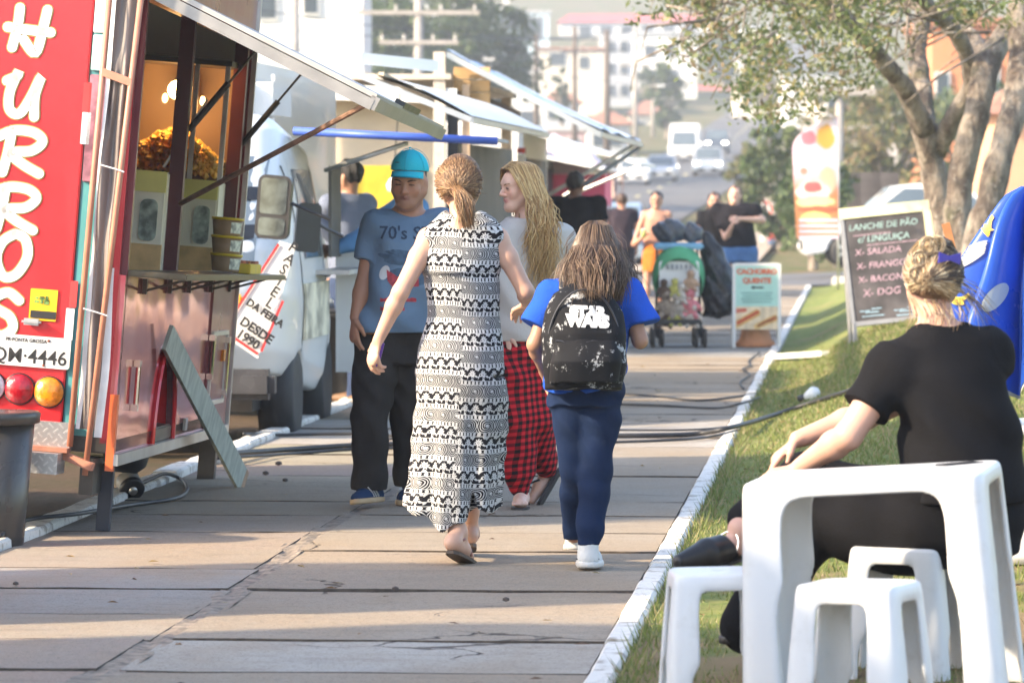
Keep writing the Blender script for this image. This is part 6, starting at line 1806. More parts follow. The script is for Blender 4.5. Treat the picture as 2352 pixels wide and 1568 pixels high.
# small litter on the path
for i, (x, y, r_) in enumerate([(36, 1343, .012), (908, 1356, .014), (1162, 1380, .013), (640, 1068, .02), (610, 1090, .018), (415, 1578, .014), (655, 1105, .015)]):
    p = G(*D(x, y), .003); S = MB(); S.lathe([(.1 * r_, 0), (r_, .3 * r_), (r_ * .9, r_), (.2 * r_, r_ * 1.3)], 8)
    o = S.build('pebble', M('pebble', (.09, .07, .06), .9, .3, 60)); o.location = p; tag(o, ['tiny pebble at the left edge of the pale slab', 'dark pebble on the slab in the middle foreground', 'dark pebble right of the middle foreground', 'crumpled scrap near the plank foot', 'dark scrap left of the plank litter', 'reddish pebble in the lower left', 'small scrap on the path near the man'][i], 'pebble', 'small litter on the path')
# ------------------------------------------------------------------ people: building blocks
V3 = lambda *a: np.array(a, dtype=float)
def nz(v): v = np.asarray(v, dtype=float); return v / max(np.linalg.norm(v), 1e-9)
def lerp(a, b, t): return np.asarray(a) * (1 - t) + np.asarray(b) * t
m_skin = vcol_mat('skin', .48, .12, .11, 22, .2, 160, .4)
def cuff_tube(S, a, e, r0, r1, k=.035):
    a, e = np.asarray(a), np.asarray(e); ax = nz(e - a); w = nz(np.cross(ax, (0, 1, .1))); n = np.linalg.norm(e - a)
    S.loft([(a - ax * .02, r0 * .8, r0 * .8), (a + ax * .02, r0, r0), (e, r1, r1)], wdir=w, k=k)
class Person:
    def __init__(s, label, px, py, group=None, d=None, name='person'):
        b = G(px, py) if d is None else far(px, d / K, 0.0)
        s.b = b; s.d = depth(b); s.s = F / s.d
        s.t = thing(name, label, 'person', b, YAW, group)
        s.inv = Matrix.Rotation(-YAW, 4, 'Z') @ Matrix.Translation(-b)
    def J(s, x, y, dy=0.0):                      # photograph point (2352 scale) -> local metres
        p = s.inv @ AR(*D(x, y), s.d + dy); return V3(*p)
TORSO = [(0, .160, .112), (.12, .168, .118), (.30, .150, .106), (.45, .138, .100), (.62, .150, .110), (.80, .165, .112), (.92, .140, .088), (1.0, .075, .062)]
def torso(S, j, bw=1., bd=1., inf=0., k=.03, tab=TORSO, sh=.054, fold=None):
    h, n = j['hip'], j['neck']; w = j.get('waist'); rings = []
    for t, a, b in tab:
        c = lerp(h, n, t)
        if w is not None: c = c + (np.asarray(w) - lerp(h, n, .45)) * max(0, 1 - abs(t - .45) / .5)
        rings.append((c, a * bw + inf, b * bd + inf))
    S.loft(rings, wdir=j['shR'] - j['shL'], k=k, p=2.3, fold=fold)
    for q in 'LR': S.cone(lerp(h, n, .93), j['sh' + q], .058 + inf, sh * bw + inf, k=.05)
def arm(S, j, q, r=.046, inf=0., k=.02, part='all', wr=.5):
    a, b, c = j['sh' + q], j['el' + q], j['wr' + q]
    if part in ('all', 'up'): S.chain([a, lerp(a, b, .35), b], [r * 1.08 + inf, r + inf, r * .80 + inf], k)
    if part in ('all', 'fore'): S.chain([b, lerp(b, c, .28), c], [r * .78 + inf, r * .82 + inf, r * wr + inf], k)
def leg(S, j, q, r=.082, inf=0., k=.02, ank=.42):
    a, b, c = j['hp' + q], j['kn' + q], j['an' + q]
    S.chain([a, lerp(a, b, .35), b], [r * 1.05 + inf, r + inf, r * .68 + inf], k)
    S.chain([b, lerp(b, c, .32), lerp(b, c, .75), c], [r * .66 + inf, r * .70 + inf, r * .50 + inf, r * ank + inf], k)
def hand(S, w, d, n, th, sz=1.0, curl=.6, spread=.012):
    """wrist w, direction d, palm normal n (fingers curl to it), thumb side th"""
    d, n, th = nz(d), nz(n), nz(th); n = nz(n - d * (n @ d)); th = nz(th - d * (th @ d) - n * (th @ n))
    L = .088 * sz
    S.cone(w, w + d * L * .9, .024 * sz, .036 * sz, k=.015, sq=(n, .46))
    for i, (off, ln) in enumerate(((.030, .070), (.010, .080), (-.010, .075), (-.030, .058))):
        p = w + d * L * (1.0 - .05 * abs(i - 1)) + th * off * sz; a = curl * .35
        pts = [p - d * .015 * sz]; ang = 0
        for sg in (.46, .32, .26):
            ang += curl * (.55 + .1 * i); dirv = nz(d * cos(ang) + n * sin(ang) + th * (off * spread * 60) * .06)
            pts.append(pts[-1] + dirv * (ln * sg + (.015 if len(pts) == 1 else 0)) * sz)
        S.chain(pts, [.0095 * sz, .009 * sz, .0082 * sz, .007 * sz], k=.004)
    p = w + d * .022 * sz + th * .022 * sz
    q = p + nz(d * .75 + th * .65 + n * .3) * .042 * sz; e = q + nz(d * .85 + th * .1 + n * .5) * .032 * sz
    S.chain([p, q, e], [.014 * sz, .0105 * sz, .008 * sz], k=.008)
def hframe(f, u=(0, 0, 1)):
    f = nz(f); r = nz(np.cross(f, u)); return r, f, np.cross(r, f)
def head(S, c, f, u=(0, 0, 1), s=1.0, fem=False, neck=None, nr=.054, jaw=1.0):
    r, f, u = hframe(f, u); P = lambda x, y, z: np.asarray(c) + (r * x + f * y + u * z) * s
    R = np.array([r, f, u]).T
    S.ell(P(0, -.012, .035), [.074 * s, .094 * s, .086 * s], R, k=.01)
    S.cone(P(0, .028, .02), P(0, .052, -.078), .064 * s, .036 * s * jaw, k=.03)
    for q in (-1, 1):
        S.cone(P(q * .053 * jaw, .0, -.035), P(q * .016, .060, -.086), .026 * s, .021 * s * jaw, k=.03)
        S.ell(P(q * .036, .060, -.022), [.026 * s, .022 * s, .026 * s], R, k=.02)
        S.ell(P(q * .076, -.008, -.004), [.011 * s, .020 * s, .033 * s], R, k=.006)
    S.cone(P(-.032, .076, .024), P(.032, .076, .024), .014 * s, .014 * s, k=.02)
    for q in (-1, 1): S.ell(P(q * .032, .094, .004), [.018 * s, .013 * s, .011 * s], R, k=.012, op='sub')
    for q in (-1, 1): S.ell(P(q * .031, .077, .003), [.0145 * s, .012 * s, .0115 * s], R, k=.005)
    S.cone(P(0, .086, .014), P(0, .108, -.024), .0085 * s, .0125 * s * (.85 if fem else 1.05), k=.010)
    for q in (-1, 1): S.ell(P(q * .012, .096, -.029), [.009 * s, .010 * s, .008 * s], R, k=.006)
    S.cone(P(-.021, .080, -.050), P(0, .090, -.050), .0055 * s, .0066 * s, k=.006); S.cone(P(.021, .080, -.050), P(0, .090, -.050), .0055 * s, .0066 * s, k=.006)
    S.cone(P(-.015, .082, -.060), P(.015, .082, -.060), .0064 * s, .0064 * s, k=.006)
    S.ell(P(0, .076, -.094), [.018 * s, .016 * s, .014 * s], R, k=.015)
    if neck is not None: S.cone(P(0, -.018, -.055), neck, nr * s, nr * 1.12 * s, k=.03)
    return P, (r, f, u)
def skin_paint(V, c, fr, s, base, lips=(.46, .16, .14), stubble=0.0, rosy=.25):
    r, f, u = fr; q = V - np.asarray(c); x, y, z = (q @ r) / s, (q @ f) / s, (q @ u) / s
    col = np.tile(np.array(base, dtype=float), (len(V), 1))
    hd = (np.abs(x) < .1) & (np.abs(y) < .14) & (z > -.125) & (z < .14)
    def mixm(m, c2):
        nonlocal col
        col = col * (1 - m[:, None]) + np.array(c2) * m[:, None]
    g = lambda cx, cz, rx, rz: np.exp(-(((np.abs(x) - cx) / rx) ** 2 + ((z - cz) / rz) ** 2)) * hd * (y > .03)
    mixm(g(.038, -.022, .028, .022) * rosy, (base[0] * 1.05, base[1] * .72, base[2] * .68))
    mixm(np.exp(-((x / .016) ** 2 + ((z + .026) / .014) ** 2)) * hd * (y > .085) * rosy, (base[0] * 1.05, base[1] * .75, base[2] * .70))
    mixm(np.clip(1.6 * np.exp(-((x / .022) ** 4 + ((z + .056) / .0095) ** 4)), 0, 1) * hd * (y > .075) * .8, lips)
    mixm(g(.032, .004, .017, .010) * .45, tuple(v * .55 for v in base))
    if stubble: mixm(np.clip(np.exp(-((z + .075) / .036) ** 4), 0, 1) * hd * (y > -.01) * stubble, (base[0] * .45, base[1] * .45, base[2] * .47))
    return col
def face_bits(t, P, hair=(.03, .02, .015), brow=1.0, squint=.6):
    mb = None
    for q in (-1, 1):
        mb = MB(); pts = [P(q * (.031 + dx), .0905 - abs(dx) * .35, .0035 + .0016 * (1 - (dx / .014) ** 2)) for dx in np.linspace(-.014, .014, 7)]
        mb.tube(pts, [.0012, .0026 * squint + .0012, .0032 * squint + .0012, .0034 * squint + .0012, .0032 * squint + .0012, .0026 * squint + .0012, .0012], 6)
        mb.build('eye', M('dark eye', (.035, .022, .016), .2), t, True)
        if brow:
            mb = MB(); mb.tube([P(q * (.014 + .038 * k), .0945 - .014 * k * k, .0195 + .007 * sin(k * 2.4)) for k in np.linspace(0, 1, 6)], [.002, .0034 * brow, .0036 * brow, .003 * brow, .0024, .001], 6); mb.build('eyebrow', M('brow ' + str(hair), hair, .8), t, True)
def sdfobj(S, name, mat, t, col=None, puv=None, relax=1):
    P, Q = S.mesh(relax)
    return obj(name, P, Q, mat, t, True, col=None if col is None else col(P), puv=None if puv is None else puv(P)), P, Q
def folds(a1=.004, f1=26, a2=.003, f2=43, sd=0.0, dirv=(.4, .3, 1)):
    d0, d1, d2 = dirv
    return lambda x, y, z: a1 * np.sin(f1 * (d0 * x + d1 * y + d2 * z) + 3 * np.sin(6 * x + sd) + sd) * np.sin(9 * x - 7 * y + 5 * z + sd) + a2 * np.sin(f2 * (d2 * x - d1 * y + d0 * z) + 4 * np.sin(7 * z + sd))
def strands(name, t, curves, rad, cols, mat, n=4, seed=0):
    """curves: list of point lists; each becomes a thin tapering lock"""
    rr = random.Random(seed); vs, fs, cs = [], [], []
    for cv in curves:
        mb = MB(); m = len(cv); r0 = rad * rr.uniform(.6, 1.3)
        mb.tube(cv, [r0 * (.55 + .45 * min(1, i / 2)) * (1 - .75 * max(0, i / (m - 1) - .6) / .4) for i in range(m)], n)
        k = len(vs); vs += mb.v; fs += [[i + k for i in f] for f in mb.f]
        c = cols[rr.randrange(len(cols))]; g = rr.uniform(.9, 1.1); cs += [tuple(v * g for v in c)] * len(mb.v)
    return obj(name, vs, fs, mat, t, True, col=cs)
m_hair = vcol_mat('hair', .42, 0, .15, 30, spec=.6)
def hair_cap(S, P, fr, s=1.0, front=.05, low=-.06, off=.010):
    r, f, u = fr; R = np.array([r, f, u]).T
    S.ell(P(0, -.016, .036), [(.074 + off) * s, (.094 + off) * s, (.086 + off) * s], R, k=0)
    S.cut(P(0, front, .05), f * 1.0 - u * .75); S.cut(P(0, 0, low), -u)
def lace_shoe(t, heel, toe, up, upper, sole, w=.046, hgt=.085, name='shoe', soleh=.028, h=.007, stripes=None):
    heel, toe = np.asarray(heel), np.asarray(toe); d = nz(toe - heel); up = nz(np.asarray(up) - d * (np.asarray(up) @ d)); sd = np.cross(d, up)
    lo = np.minimum(heel, toe) - .13; hi = np.maximum(heel, toe) + .13
    L = np.linalg.norm(toe - heel)
    def foot(inf, h0, h1):
        S = SDF(lo, hi, h)
        S.cone(heel + d * .03 + up * h0, heel + d * L * .62 + up * h0, w * .72 + inf, w + inf, k=.0, sq=(up, h1)); S.cone(heel + d * L * .60 + up * h0, toe - d * .035 + up * h0, w + inf, w * .62 + inf, k=.01, sq=(up, h1))
        return S
    S = foot(0, .03, .95); S.cone(heel + d * .035 + up * .045, heel + d * .045 + up * hgt, w * .80, w * .86, k=.02); S.cone(heel + d * .06 + up * .06, heel + d * L * .55 + up * .035, w * .75, w * .70, k=.02)
    S.cut(heel + up * .012, -up); S.cut(heel + up * (hgt + .01) + d * .04, up)
    o, _, _ = sdfobj(S, name, upper, t)
    S = foot(.006, .012, 1.4); S.cut(heel, -up); S.cut(heel + up * soleh, up)
    sdfobj(S, 'sole', sole, o)
    if stripes is not None:
        for k in range(3):
            c = heel + d * (L * .40 + .022 * k)
            for q in (-1, 1):
                mb = MB(); mb.tube([c + sd * q * (w * 1.02) + up * .030 - d * .012, c + sd * q * (w * .93) + up * .055, c + sd * q * w * .62 + up * .078 + d * .01], .0055, 6, flat=.5); mb.build('stripe', stripes, o)
    return o
def proj_text(name, txt, size, mat, t, bvh, o, u, v, w, lift=.004, **k):
    vs, fs = text_mesh(txt, size, res=2, **k); o, u, v, w = (Vector(q) for q in (o, u, v, w)); out = []
    for p in vs:
        q = o + u * p.x + v * p.y; hit = bvh.ray_cast(q - w * .5, w)[0]
        out.append((hit if hit is not None else q) - w * lift)
    return obj(name, out, fs, mat, t)
def fine_patch(bvh, o, u, v, w, outline, lift=.003, n=10):
    """flat print laid on a cloth surface: outline polygon filled with a fan of rings"""
    c = Vector((sum(p[0] for p in outline) / len(outline), sum(p[1] for p in outline) / len(outline)))
    vs, fs = [], []; m = len(outline)
    for k in range(n + 1):
        for p in outline:
            q = c.lerp(Vector(p), k / n); x = Vector(o) + Vector(u) * q.x + Vector(v) * q.y
            h = bvh.ray_cast(x - Vector(w) * .5, Vector(w))[0]; vs.append((h if h is not None else x) - Vector(w) * lift)
    for k in range(n):
        for i in range(m): fs.append((k * m + i, k * m + (i + 1) % m, (k + 1) * m + (i + 1) % m, (k + 1) * m + i))
    return vs, fs
LIGHT, TAN, PALE = (.62, .37, .26), (.46, .235, .15), (.68, .43, .33)
def cloth(name, col, var=.08, rough=.85, scale=5, bmp=.25): return M(name, col, rough, var, scale, bmp, spec=.12, bscale=120)
# ------------------------------------------------------------------ man in turquoise cap
def cap_man():
    p = Person('man in turquoise cap and grey-blue printed t-shirt walking towards the camera', *D(885, 1163)); J = p.J; t = p.t
    j = dict(neck=J(938, 492, .02), hip=J(905, 790, .06), shL=J(1012, 512, .04), shR=J(866, 512, -.01), elR=J(836, 652, -.02), wrR=J(815, 728, -.06), elL=J(1052, 650, .08), wrL=J(1050, 740, 0),
             hpR=J(868, 800, .02), knR=J(850, 952, -.08), anR=J(848, 1112, -.04), hpL=J(942, 800, .06), knL=J(940, 955, .12), anL=J(946, 1112, .22), waist=J(925, 670, -.02))
    hc = J(940, 420, -.03); f = nz((-.20, -.95, -.14))
    S = SDF((-.35, -.35, -.02), (.55, .45, 1.80), .005)
    torso(S, j, 1.05); P, fr = head(S, hc, f, (.03, -.05, 1), 1.06, neck=j['neck'], nr=.060, jaw=1.12)
    for q in 'LR': arm(S, j, q, .05); leg(S, j, q, .07)
    hand(S, j['wrR'], (-.05, -.1, -1), (.6, .3, 0), (.5, -.8, 0), 1.08, .55); hand(S, j['wrL'], (0, -.1, -1), (-.6, .3, 0), (-.4, -.8, 0), 1.08, .5)
    sdfobj(S, 'body', m_skin, t, lambda V: skin_paint(V, hc, fr, 1.06, TAN, (.30, .12, .10), .40))
    face_bits(t, P, (.02, .015, .012), 1.1, .5)
    # t-shirt
    S = SDF((-.35, -.35, .75), (.55, .45, 1.50), .006)
    tab = [(-.02, .178, .130), (.12, .180, .132), (.3, .172, .126), (.5, .165, .12), (.8, .172, .116), (.93, .145, .092), (1.0, .09, .07)]
    torso(S, j, 1.06, 1.08, .006, tab=tab, sh=.06)
    for q in 'LR': cuff_tube(S, j['sh' + q], lerp(j['sh' + q], j['el' + q], .62), .068, .076)
    S.wob(folds(.011, 17, .006, 31, 1.0, (.6, .2, .9))); S.cut(J(900, 762), (0, 0, -1)); S.ell(lerp(j['neck'], hc, .12), [.078, .085, .05], k=.01, op='sub')
    m_tee = cloth('grey blue jersey', (.155, .235, .34), .10)
    o, Pv, Qv = sdfobj(S, 'tshirt', m_tee, t)
    mb = MB(); c = lerp(j['neck'], hc, .06); r_, f_, u_ = fr
    bv = bvh_of(Pv, Qv); w = Vector((0, 1, 0)); u = Vector((1, 0, -.02)); v = Vector((0, 0, 1))
    ch = J(930, 560)
    dk = M('navy print', (.03, .055, .10), .8); rd = M('faded red print', (.46, .06, .08), .8, .3, 40)
    proj_text('shirt_print', "70's STYLE", .088, dk, o, bv, ch + V3(-.122, -.2, .028), u, v, w, bold=.001)
    mb = MB()
    for (x, z, rx, rz) in ((.0, -.06, .12, .035), (.02, -.16, .115, .045)):
        vs, fs = fine_patch(bv, ch + V3(x, -.2, z), u, v, w, [(rx * (1 + .15 * sin(5 * a)) * cos(a), rz * (1 + .2 * sin(3 * a + 1)) * sin(a)) for a in np.linspace(0, 2 * pi, 19)[:-1]], .0025); mb.add(vs, fs)
    mb.build('shirt_print', M('washed navy print', (.07, .12, .19), .85, .3, 30), o)
    vs, fs = fine_patch(bv, ch + V3(-.095, -.2, -.135), u, v, w, [(.026 * cos(a), .033 * sin(a) + .012 * cos(a)) for a in np.linspace(0, 2 * pi, 15)[:-1]], .0045); obj('shirt_print', vs, fs, M('white print', (.66, .66, .66), .8), o)
    vs, fs = fine_patch(bv, ch + V3(.0, -.2, -.165), u, v, w, [(-.085, .045), (-.07, .02), (-.055, -.005), (.0, .025), (.04, .03), (.07, .0), (.07, -.035), (.0, -.04), (-.06, -.035), (-.08, -.01)], .0045); obj('shirt_print', vs, fs, rd, o)
    for k, (xx, ww) in enumerate(((-.115, .05), (-.058, .06), (.008, .05), (-.115, .04), (-.068, .07))):      # worn-off red lines
        vs, fs = fine_patch(bv, ch + V3(xx, -.2, -.275 - .042 * (k // 3)), u, v, w, [(0, 0), (ww, 0), (ww, .016), (ww * .6, .021), (ww * .3, .015), (0, .02)], .003, 4); obj('shirt_print', vs, fs, rd, o)
    # trousers, belt loop gleam
    S = SDF((-.35, -.35, .0), (.45, .5, 1.0), .007)
    S.loft([(lerp(j['hpR'], j['hpL'], .5) + V3(0, 0, -.06), .168, .125), (j['hip'] + V3(.0, 0, .0), .172, .128), (J(908, 715, .04), .168, .126)], k=.02)
    for q, rr in (('R', 1.0), ('L', 1.0)):
        a, b, c = j['hp' + q], j['kn' + q], j['an' + q]; S.chain([a, lerp(a, b, .4), b], [.098, .094, .080], .03); S.chain([b, lerp(b, c, .5), lerp(b, c, .86), c], [.078, .070, .072, .074], .02)
    S.D -= .012; S.wob(folds(.006, 30, .004, 47, 2.0, (.5, .2, 1))); S.cut(J(850, 1122), (0, 0, -1))
    sdfobj(S, 'trousers', cloth('charcoal brown cotton', (.035, .031, .029), .2), t)
    nv, wt = cloth('navy suede', (.022, .045, .10)), M('white rubber', (.66, .64, .60), .5)
    gum = M('gum sole', (.52, .36, .20), .6)
    lace_shoe(t, J(873, 1152, .03), J(812, 1158, -.20), (0.05, .35, 1), nv, gum, .047, .10, stripes=wt)
    lace_shoe(t, J(946, 1156, .24), J(925, 1160, 0), (0, .0, 1), nv, gum, .047, .10, stripes=wt)
    # cap
    tq = cloth('turquoise cotton', (.035, .50, .60), .05)
    S = SDF(hc - .16, hc + .22, .005); R = np.array([fr[0], fr[1], fr[2]]).T
    S.ell(P(0, -.014, .058), [.091, .112, .100], R, k=0); S.cut(P(0, 0, .056), -(fr[2] * 1.0 + fr[1] * -.16)); S.ell(P(0, -.012, .035), [.082, .101, .09], R, k=.0, op='sub')
    o, _, _ = sdfobj(S, 'cap', tq, t)
    mb = MB()
    def brim(a, v):
        an = (a - .5) * 2.2; rx, ry = .083, .098; ext = .060 * cos(an * 1.36)
        return Vector(P(sin(an) * (rx + ext * .35 * v), -.01 + cos(an) * ry + ext * v, .068 - .016 * v - .018 * (1 - cos(an)) * (1 + v)))
    mb.grid(brim, 18, 6); k = len(mb.v); mb.v += [(x[0], x[1], x[2] - .005) for x in mb.v]; mb.f += [[i + k for i in fc][::-1] for fc in mb.f]
    mb.build('brim', tq, o, True)
    mb = MB(); mb.lathe([(.001, 0), (.008, .002), (.006, .007), (.001, .009)], 10, P(0, -.014, .156)); mb.build('cap_button', tq, o, True)
    for k_ in range(6):
        a_ = k_ * pi / 3; mb = MB(); mb.tube([P(sin(a_) * .0915 * sin(q), -.014 + cos(a_) * .1125 * sin(q), .058 + .1005 * cos(q)) for q in np.linspace(.1, 1.5, 8)], .0014, 5); mb.build('cap_seam', cloth('turquoise seam', (.02, .36, .45), .05), o)
    mb = MB(); mb.tube([P(.022, .099, .108), P(.034, .095, .107), P(.046, .089, .106)], [.002, .005, .002], 6, flat=.5); mb.build('cap_badge', m_ink, o)
    S = SDF(hc - .14, hc + .14, .005); hair_cap(S, P, fr, 1.0, .035, -.040, .006); S.cut(P(0, 0, .055), fr[2]); S.cut(P(0, .022, 0), fr[1] * 1.0 + fr[2] * .1)
    sdfobj(S, 'hair', M('black hair', (.02, .016, .014), .6, .3, 80, .6), t)
    return p
cap_man()

# ------------------------------------------------------------------ woman in the long printed dress
def mat_dress():
    m, nt, b = newmat('black and white batik print'); at = nt.nodes.new('ShaderNodeAttribute'); at.attribute_name = 'puv'
    sep = nt.nodes.new('ShaderNodeSeparateXYZ'); nt.links.new(at.outputs['Vector'], sep.inputs[0])
    u, v = E(nt, sep.outputs[0]), E(nt, sep.outputs[1])
    v = v + u.gt(0) * .036 + (u * 9.0).sin() * .006
    nzx = nt.nodes.new('ShaderNodeTexNoise'); nzx.inputs['Scale'].default_value = 34; nt.links.new(at.outputs['Vector'], nzx.inputs[0])
    u = u + (E(nt, nzx.outputs[0]) - .5) * .012
    B = .070
    w = v / B; band = w.floor(); fw = w.frac()
    par = (band * .5).frac().gt(.25)
    row = fw.lt(.27)
    # bead row
    du = ((u / .021 + band * .37).frac() - .5) * .021; dv = (fw - .14) * B
    bead = (du * du * 1.1 + dv * dv).sqrt().lt(.0076)
    lines = (fw - .02).abs().lt(.026).max((fw - .26).abs().lt(.026))
    rowp = bead.max(lines)
    # flowers and leaves
    cw = .060; cu = ((u / cw + band * .31).frac() - .5) * cw; cv = (fw - .65) * B
    r = (cu * cu + cv * cv).sqrt(); an = cv.atan2(cu)
    pet = r.lt((an * 9.0).sin() * .004 + .0140) * r.gt((an * 9.0).sin() * .001 + .0045)
    leaf = ((cu.abs() * 150.0 + cv * 210.0 * 1.0).sin() + (cu * 260.0 - cv.abs() * 190.0).sin() * .6).gt(.35) * r.gt(.0175)
    flo = pet.max(leaf).max(r.lt(.003))
    # swirls
    sw = .085; su = ((u / sw + band * .45).frac() - .5) * sw; s2 = (su * su + cv * cv * 1.6).sqrt(); sa = cv.atan2(su)
    ring = (s2 * 660.0 + sa * 2.0 + (su * 90.0).sin() * .8).sin().gt(.45) * s2.gt(.012)
    star = s2.lt((sa * 8.0).sin() * .003 + .0085)
    swi = ring.max(star)
    body = par * flo + par.inv() * swi
    pat = row * rowp + row.inv() * body
    nt.links.new(mixc(nt, pat, (.012, .012, .016), (.58, .58, .57)), b.inputs['Base Color'])
    b.inputs['Roughness'].default_value = .85; b.inputs['Specular IOR Level'].default_value = .2
    bump(nt, b, noise(nt, 22, 4), .35, .012)
    return m
def dress_woman():
    p = Person('woman in sleeveless black and white patterned long dress walking away', *D(1055, 1292)); J = p.J; t = p.t
    j = dict(neck=J(1063, 515, .0), hip=J(1060, 800, .02), shL=J(985, 548, .0), shR=J(1143, 548, .0), elL=J(920, 670, -.06), wrL=J(868, 782, -.02), elR=J(1207, 668, .02), wrR=J(1212, 700, .26),
             hpL=J(1030, 830, .02), knL=J(1035, 1030, -.02), anL=J(1052, 1222, -.02), hpR=J(1090, 830, .04), knR=J(1085, 1030, .18), anR=J(1080, 1222, .34), waist=J(1063, 690, .03))
    hc = J(1058, 430, .03); f = nz((.16, .97, -.10))
    S = SDF((-.45, -.35, -.02), (.42, .55, 1.72), .005)
    torso(S, j, .82, .86); P, fr = head(S, hc, f, (0, .1, 1), .97, True, j['neck'], .046)
    for q in 'LR': arm(S, j, q, .0415, wr=.55); leg(S, j, q, .066, ank=.50)
    hand(S, j['wrL'], (-.30, .0, -1), (.7, .5, 0), (.45, .8, 0), .95, .75); hand(S, j['wrR'], (-.3, .9, -.2), (0, 0, -1), (-1, 0, 0), .92, .5)
    # bare feet in sandals
    feet = [(J(1038, 1262, -.10), J(1080, 1287, .10), J(1052, 1222, -.02)), (J(1078, 1245, .30), J(1068, 1260, .52), j['anR'])]
    for hl, to, an in feet:
        S.chain([an, lerp(an, hl, .75) + V3(0, .0, .022)], [.034, .034], .02); S.chain([hl + V3(0, 0, .026), lerp(hl, to, .55) + V3(0, 0, .026), to + V3(0, 0, .016)], [.031, .033, .018], .02); S.chain([an, lerp(hl, to, .5) + V3(0, 0, .04)], [.034, .026], .02)
    sdfobj(S, 'body', m_skin, t, lambda V: skin_paint(V, hc, fr, .97, LIGHT))
    sn = M('rose leather', (.30, .13, .10), .5, .1, 20)
    for hl, to, an in feet:
        d = nz(to - hl); sd = np.cross(d, (0, 0, 1)); k = thing('sandal', '', 'x'); del k['label']; del k['category']; k.parent = t
        mb = MB(); n = 10
        out = [(hl + d * np.linalg.norm(to - hl) * q + sd * s_ * (.030 + .010 * sin(q * 2.6)) * (1 if .02 < q < .98 else .5)) for s_, qs in ((1, np.linspace(-.08, 1.05, n)), (-1, np.linspace(1.05, -.08, n))) for q in qs]
        up = np.cross(sd, d); m = len(out); mb.add([o - up * .004 for o in out] + [o - up * .018 for o in out], [tuple(range(m - 1, -1, -1)), tuple(range(m, 2 * m))] + [(i, (i + 1) % m, m + (i + 1) % m, m + i) for i in range(m)])
        mb.build('sole', M('dark sole', (.10, .07, .05), .6), k)
        mb = MB(); c = lerp(an, hl, .35); mb.tube([c + V3(.037 * cos(a), .037 * sin(a), .004 * sin(2 * a)) for a in np.linspace(0, 2 * pi, 17)], .0055, 6)
        mb.build('ankle_strap', sn, k, True)
        mb = MB(); c = lerp(hl, to, .62); mb.tube([c + sd * .036 * cos(a) + up * (.004 + .052 * sin(a)) for a in np.linspace(0, pi, 10)], .007, 6, flat=.6); mb.build('toe_strap', sn, k, True)
        mb = MB(); c2 = lerp(an, hl, .35); mb.tube([c + up * .05, lerp(c + up * .055, c2 + V3(0, .037, 0), .5), c2 + nz(d) * .037], .005, 6); mb.build('instep_strap', sn, k, True)
    # dress
    S = SDF((-.36, -.32, .10), (.36, .46, 1.45), .0055)
    Rg = lambda xl, xr, y, b, dy=0.0: (J((xl + xr) / 2, y, .02 + dy), (xr - xl) / 2 * W / 2352 / p.s, b)
    top = [Rg(1018, 1112, 508, .055), Rg(984, 1143, 528, .085), Rg(974, 1148, 552, .100), Rg(974, 1150, 600, .112), Rg(983, 1147, 680, .104, .01), Rg(980, 1148, 725, .108, .02), Rg(962, 1162, 800, .140, .02), Rg(955, 1166, 860, .150, .03)]
    skirt = [Rg(955, 1166, 855, .150, .03), Rg(950, 1164, 930, .155, .05), Rg(944, 1157, 1030, .165, .07), Rg(938, 1148, 1100, .175, .08), Rg(930, 1138, 1215, .185, .09)]
    def fold(a, tt): return 1 + (tt ** .9) * (.075 * np.sin(7 * a + 1.2 + 2 * tt) + .045 * np.sin(13 * a + .5 + 3 * tt))
    S.loft(skirt, k=0, fold=fold); S.loft(top, k=.012)
    for q, sg in (('L', -1), ('R', 1)): S.cone(J(1063, 520, .01) + V3(sg * .06, 0, 0), j['sh' + q] + V3(-sg * .028, 0, .008), .066, .066, k=.02)
    S.loft([(J(1063, 620, .02), .150, .120), (J(1063, 560, .02), .150, .112), (J(1063, 522, .01), .105, .085)], k=.03)
    S.wob(folds(.006, 20, .003, 37, 3.0, (.9, .3, .6)))
    z0 = J(0, 1172)[2]
    def hem(x, y, z):   # uneven hem: drops in the middle, slit on the right
        lobe = .075 * np.exp(-((x + .055) / .085) ** 2) * (y < .05) + .012 * np.sin(x * 60)
        slit = .10 * np.clip(1 - np.abs(x - .055) / .022, 0, 1) * (y < .05)
        return (z0 - lobe + slit) - z
    S.cutf(hem)
    # scoop the armholes and neckline
    for q in (-1, 1): S.cone(j['shL' if q < 0 else 'shR'] + V3(q * .048, 0, .075), j['shL' if q < 0 else 'shR'] + V3(q * .056, 0, -.06), .050, .048, k=.006, op='sub')
    S.cone(J(1063, 488, .01), J(1063, 512, .02), .062, .052, k=.006, op='sub')
    cx = lambda V: np.interp(V[:, 2], [.2, .8, 1.4], [J(1038, 1150)[0], J(1060, 800)[0], J(1062, 560)[0]])
    def puv(V):
        a = np.arctan2(V[:, 0] - cx(V), -(V[:, 1] - .04)); return np.stack([a * .165, V[:, 2], V[:, 2] * 0], 1)
    sdfobj(S, 'dress', mat_dress(), t, puv=puv)
    # hair: smooth cap, ponytail
    cols = [(.16, .085, .04), (.24, .13, .06), (.34, .20, .095), (.12, .06, .03), (.42, .27, .14)]
    S = SDF(hc - .18, hc + .18, .005); r_, f_, u_ = fr; R = np.array([r_, f_, u_]).T
    S.ell(P(0, -.018, .036), [.083, .101, .094], R, k=0); S.cut(P(0, .045, .05), f_ - u_ * .6); S.cut(P(0, -.02, -.075), -u_)
    o, Pv, Qv = sdfobj(S, 'hair', M('brown hair base', (.15, .08, .04), .5, .3, 60, .5, stretch=(8, 8, 1)), t)
    tie = P(.004, -.118, -.020); rr = random.Random(4); cvs = []
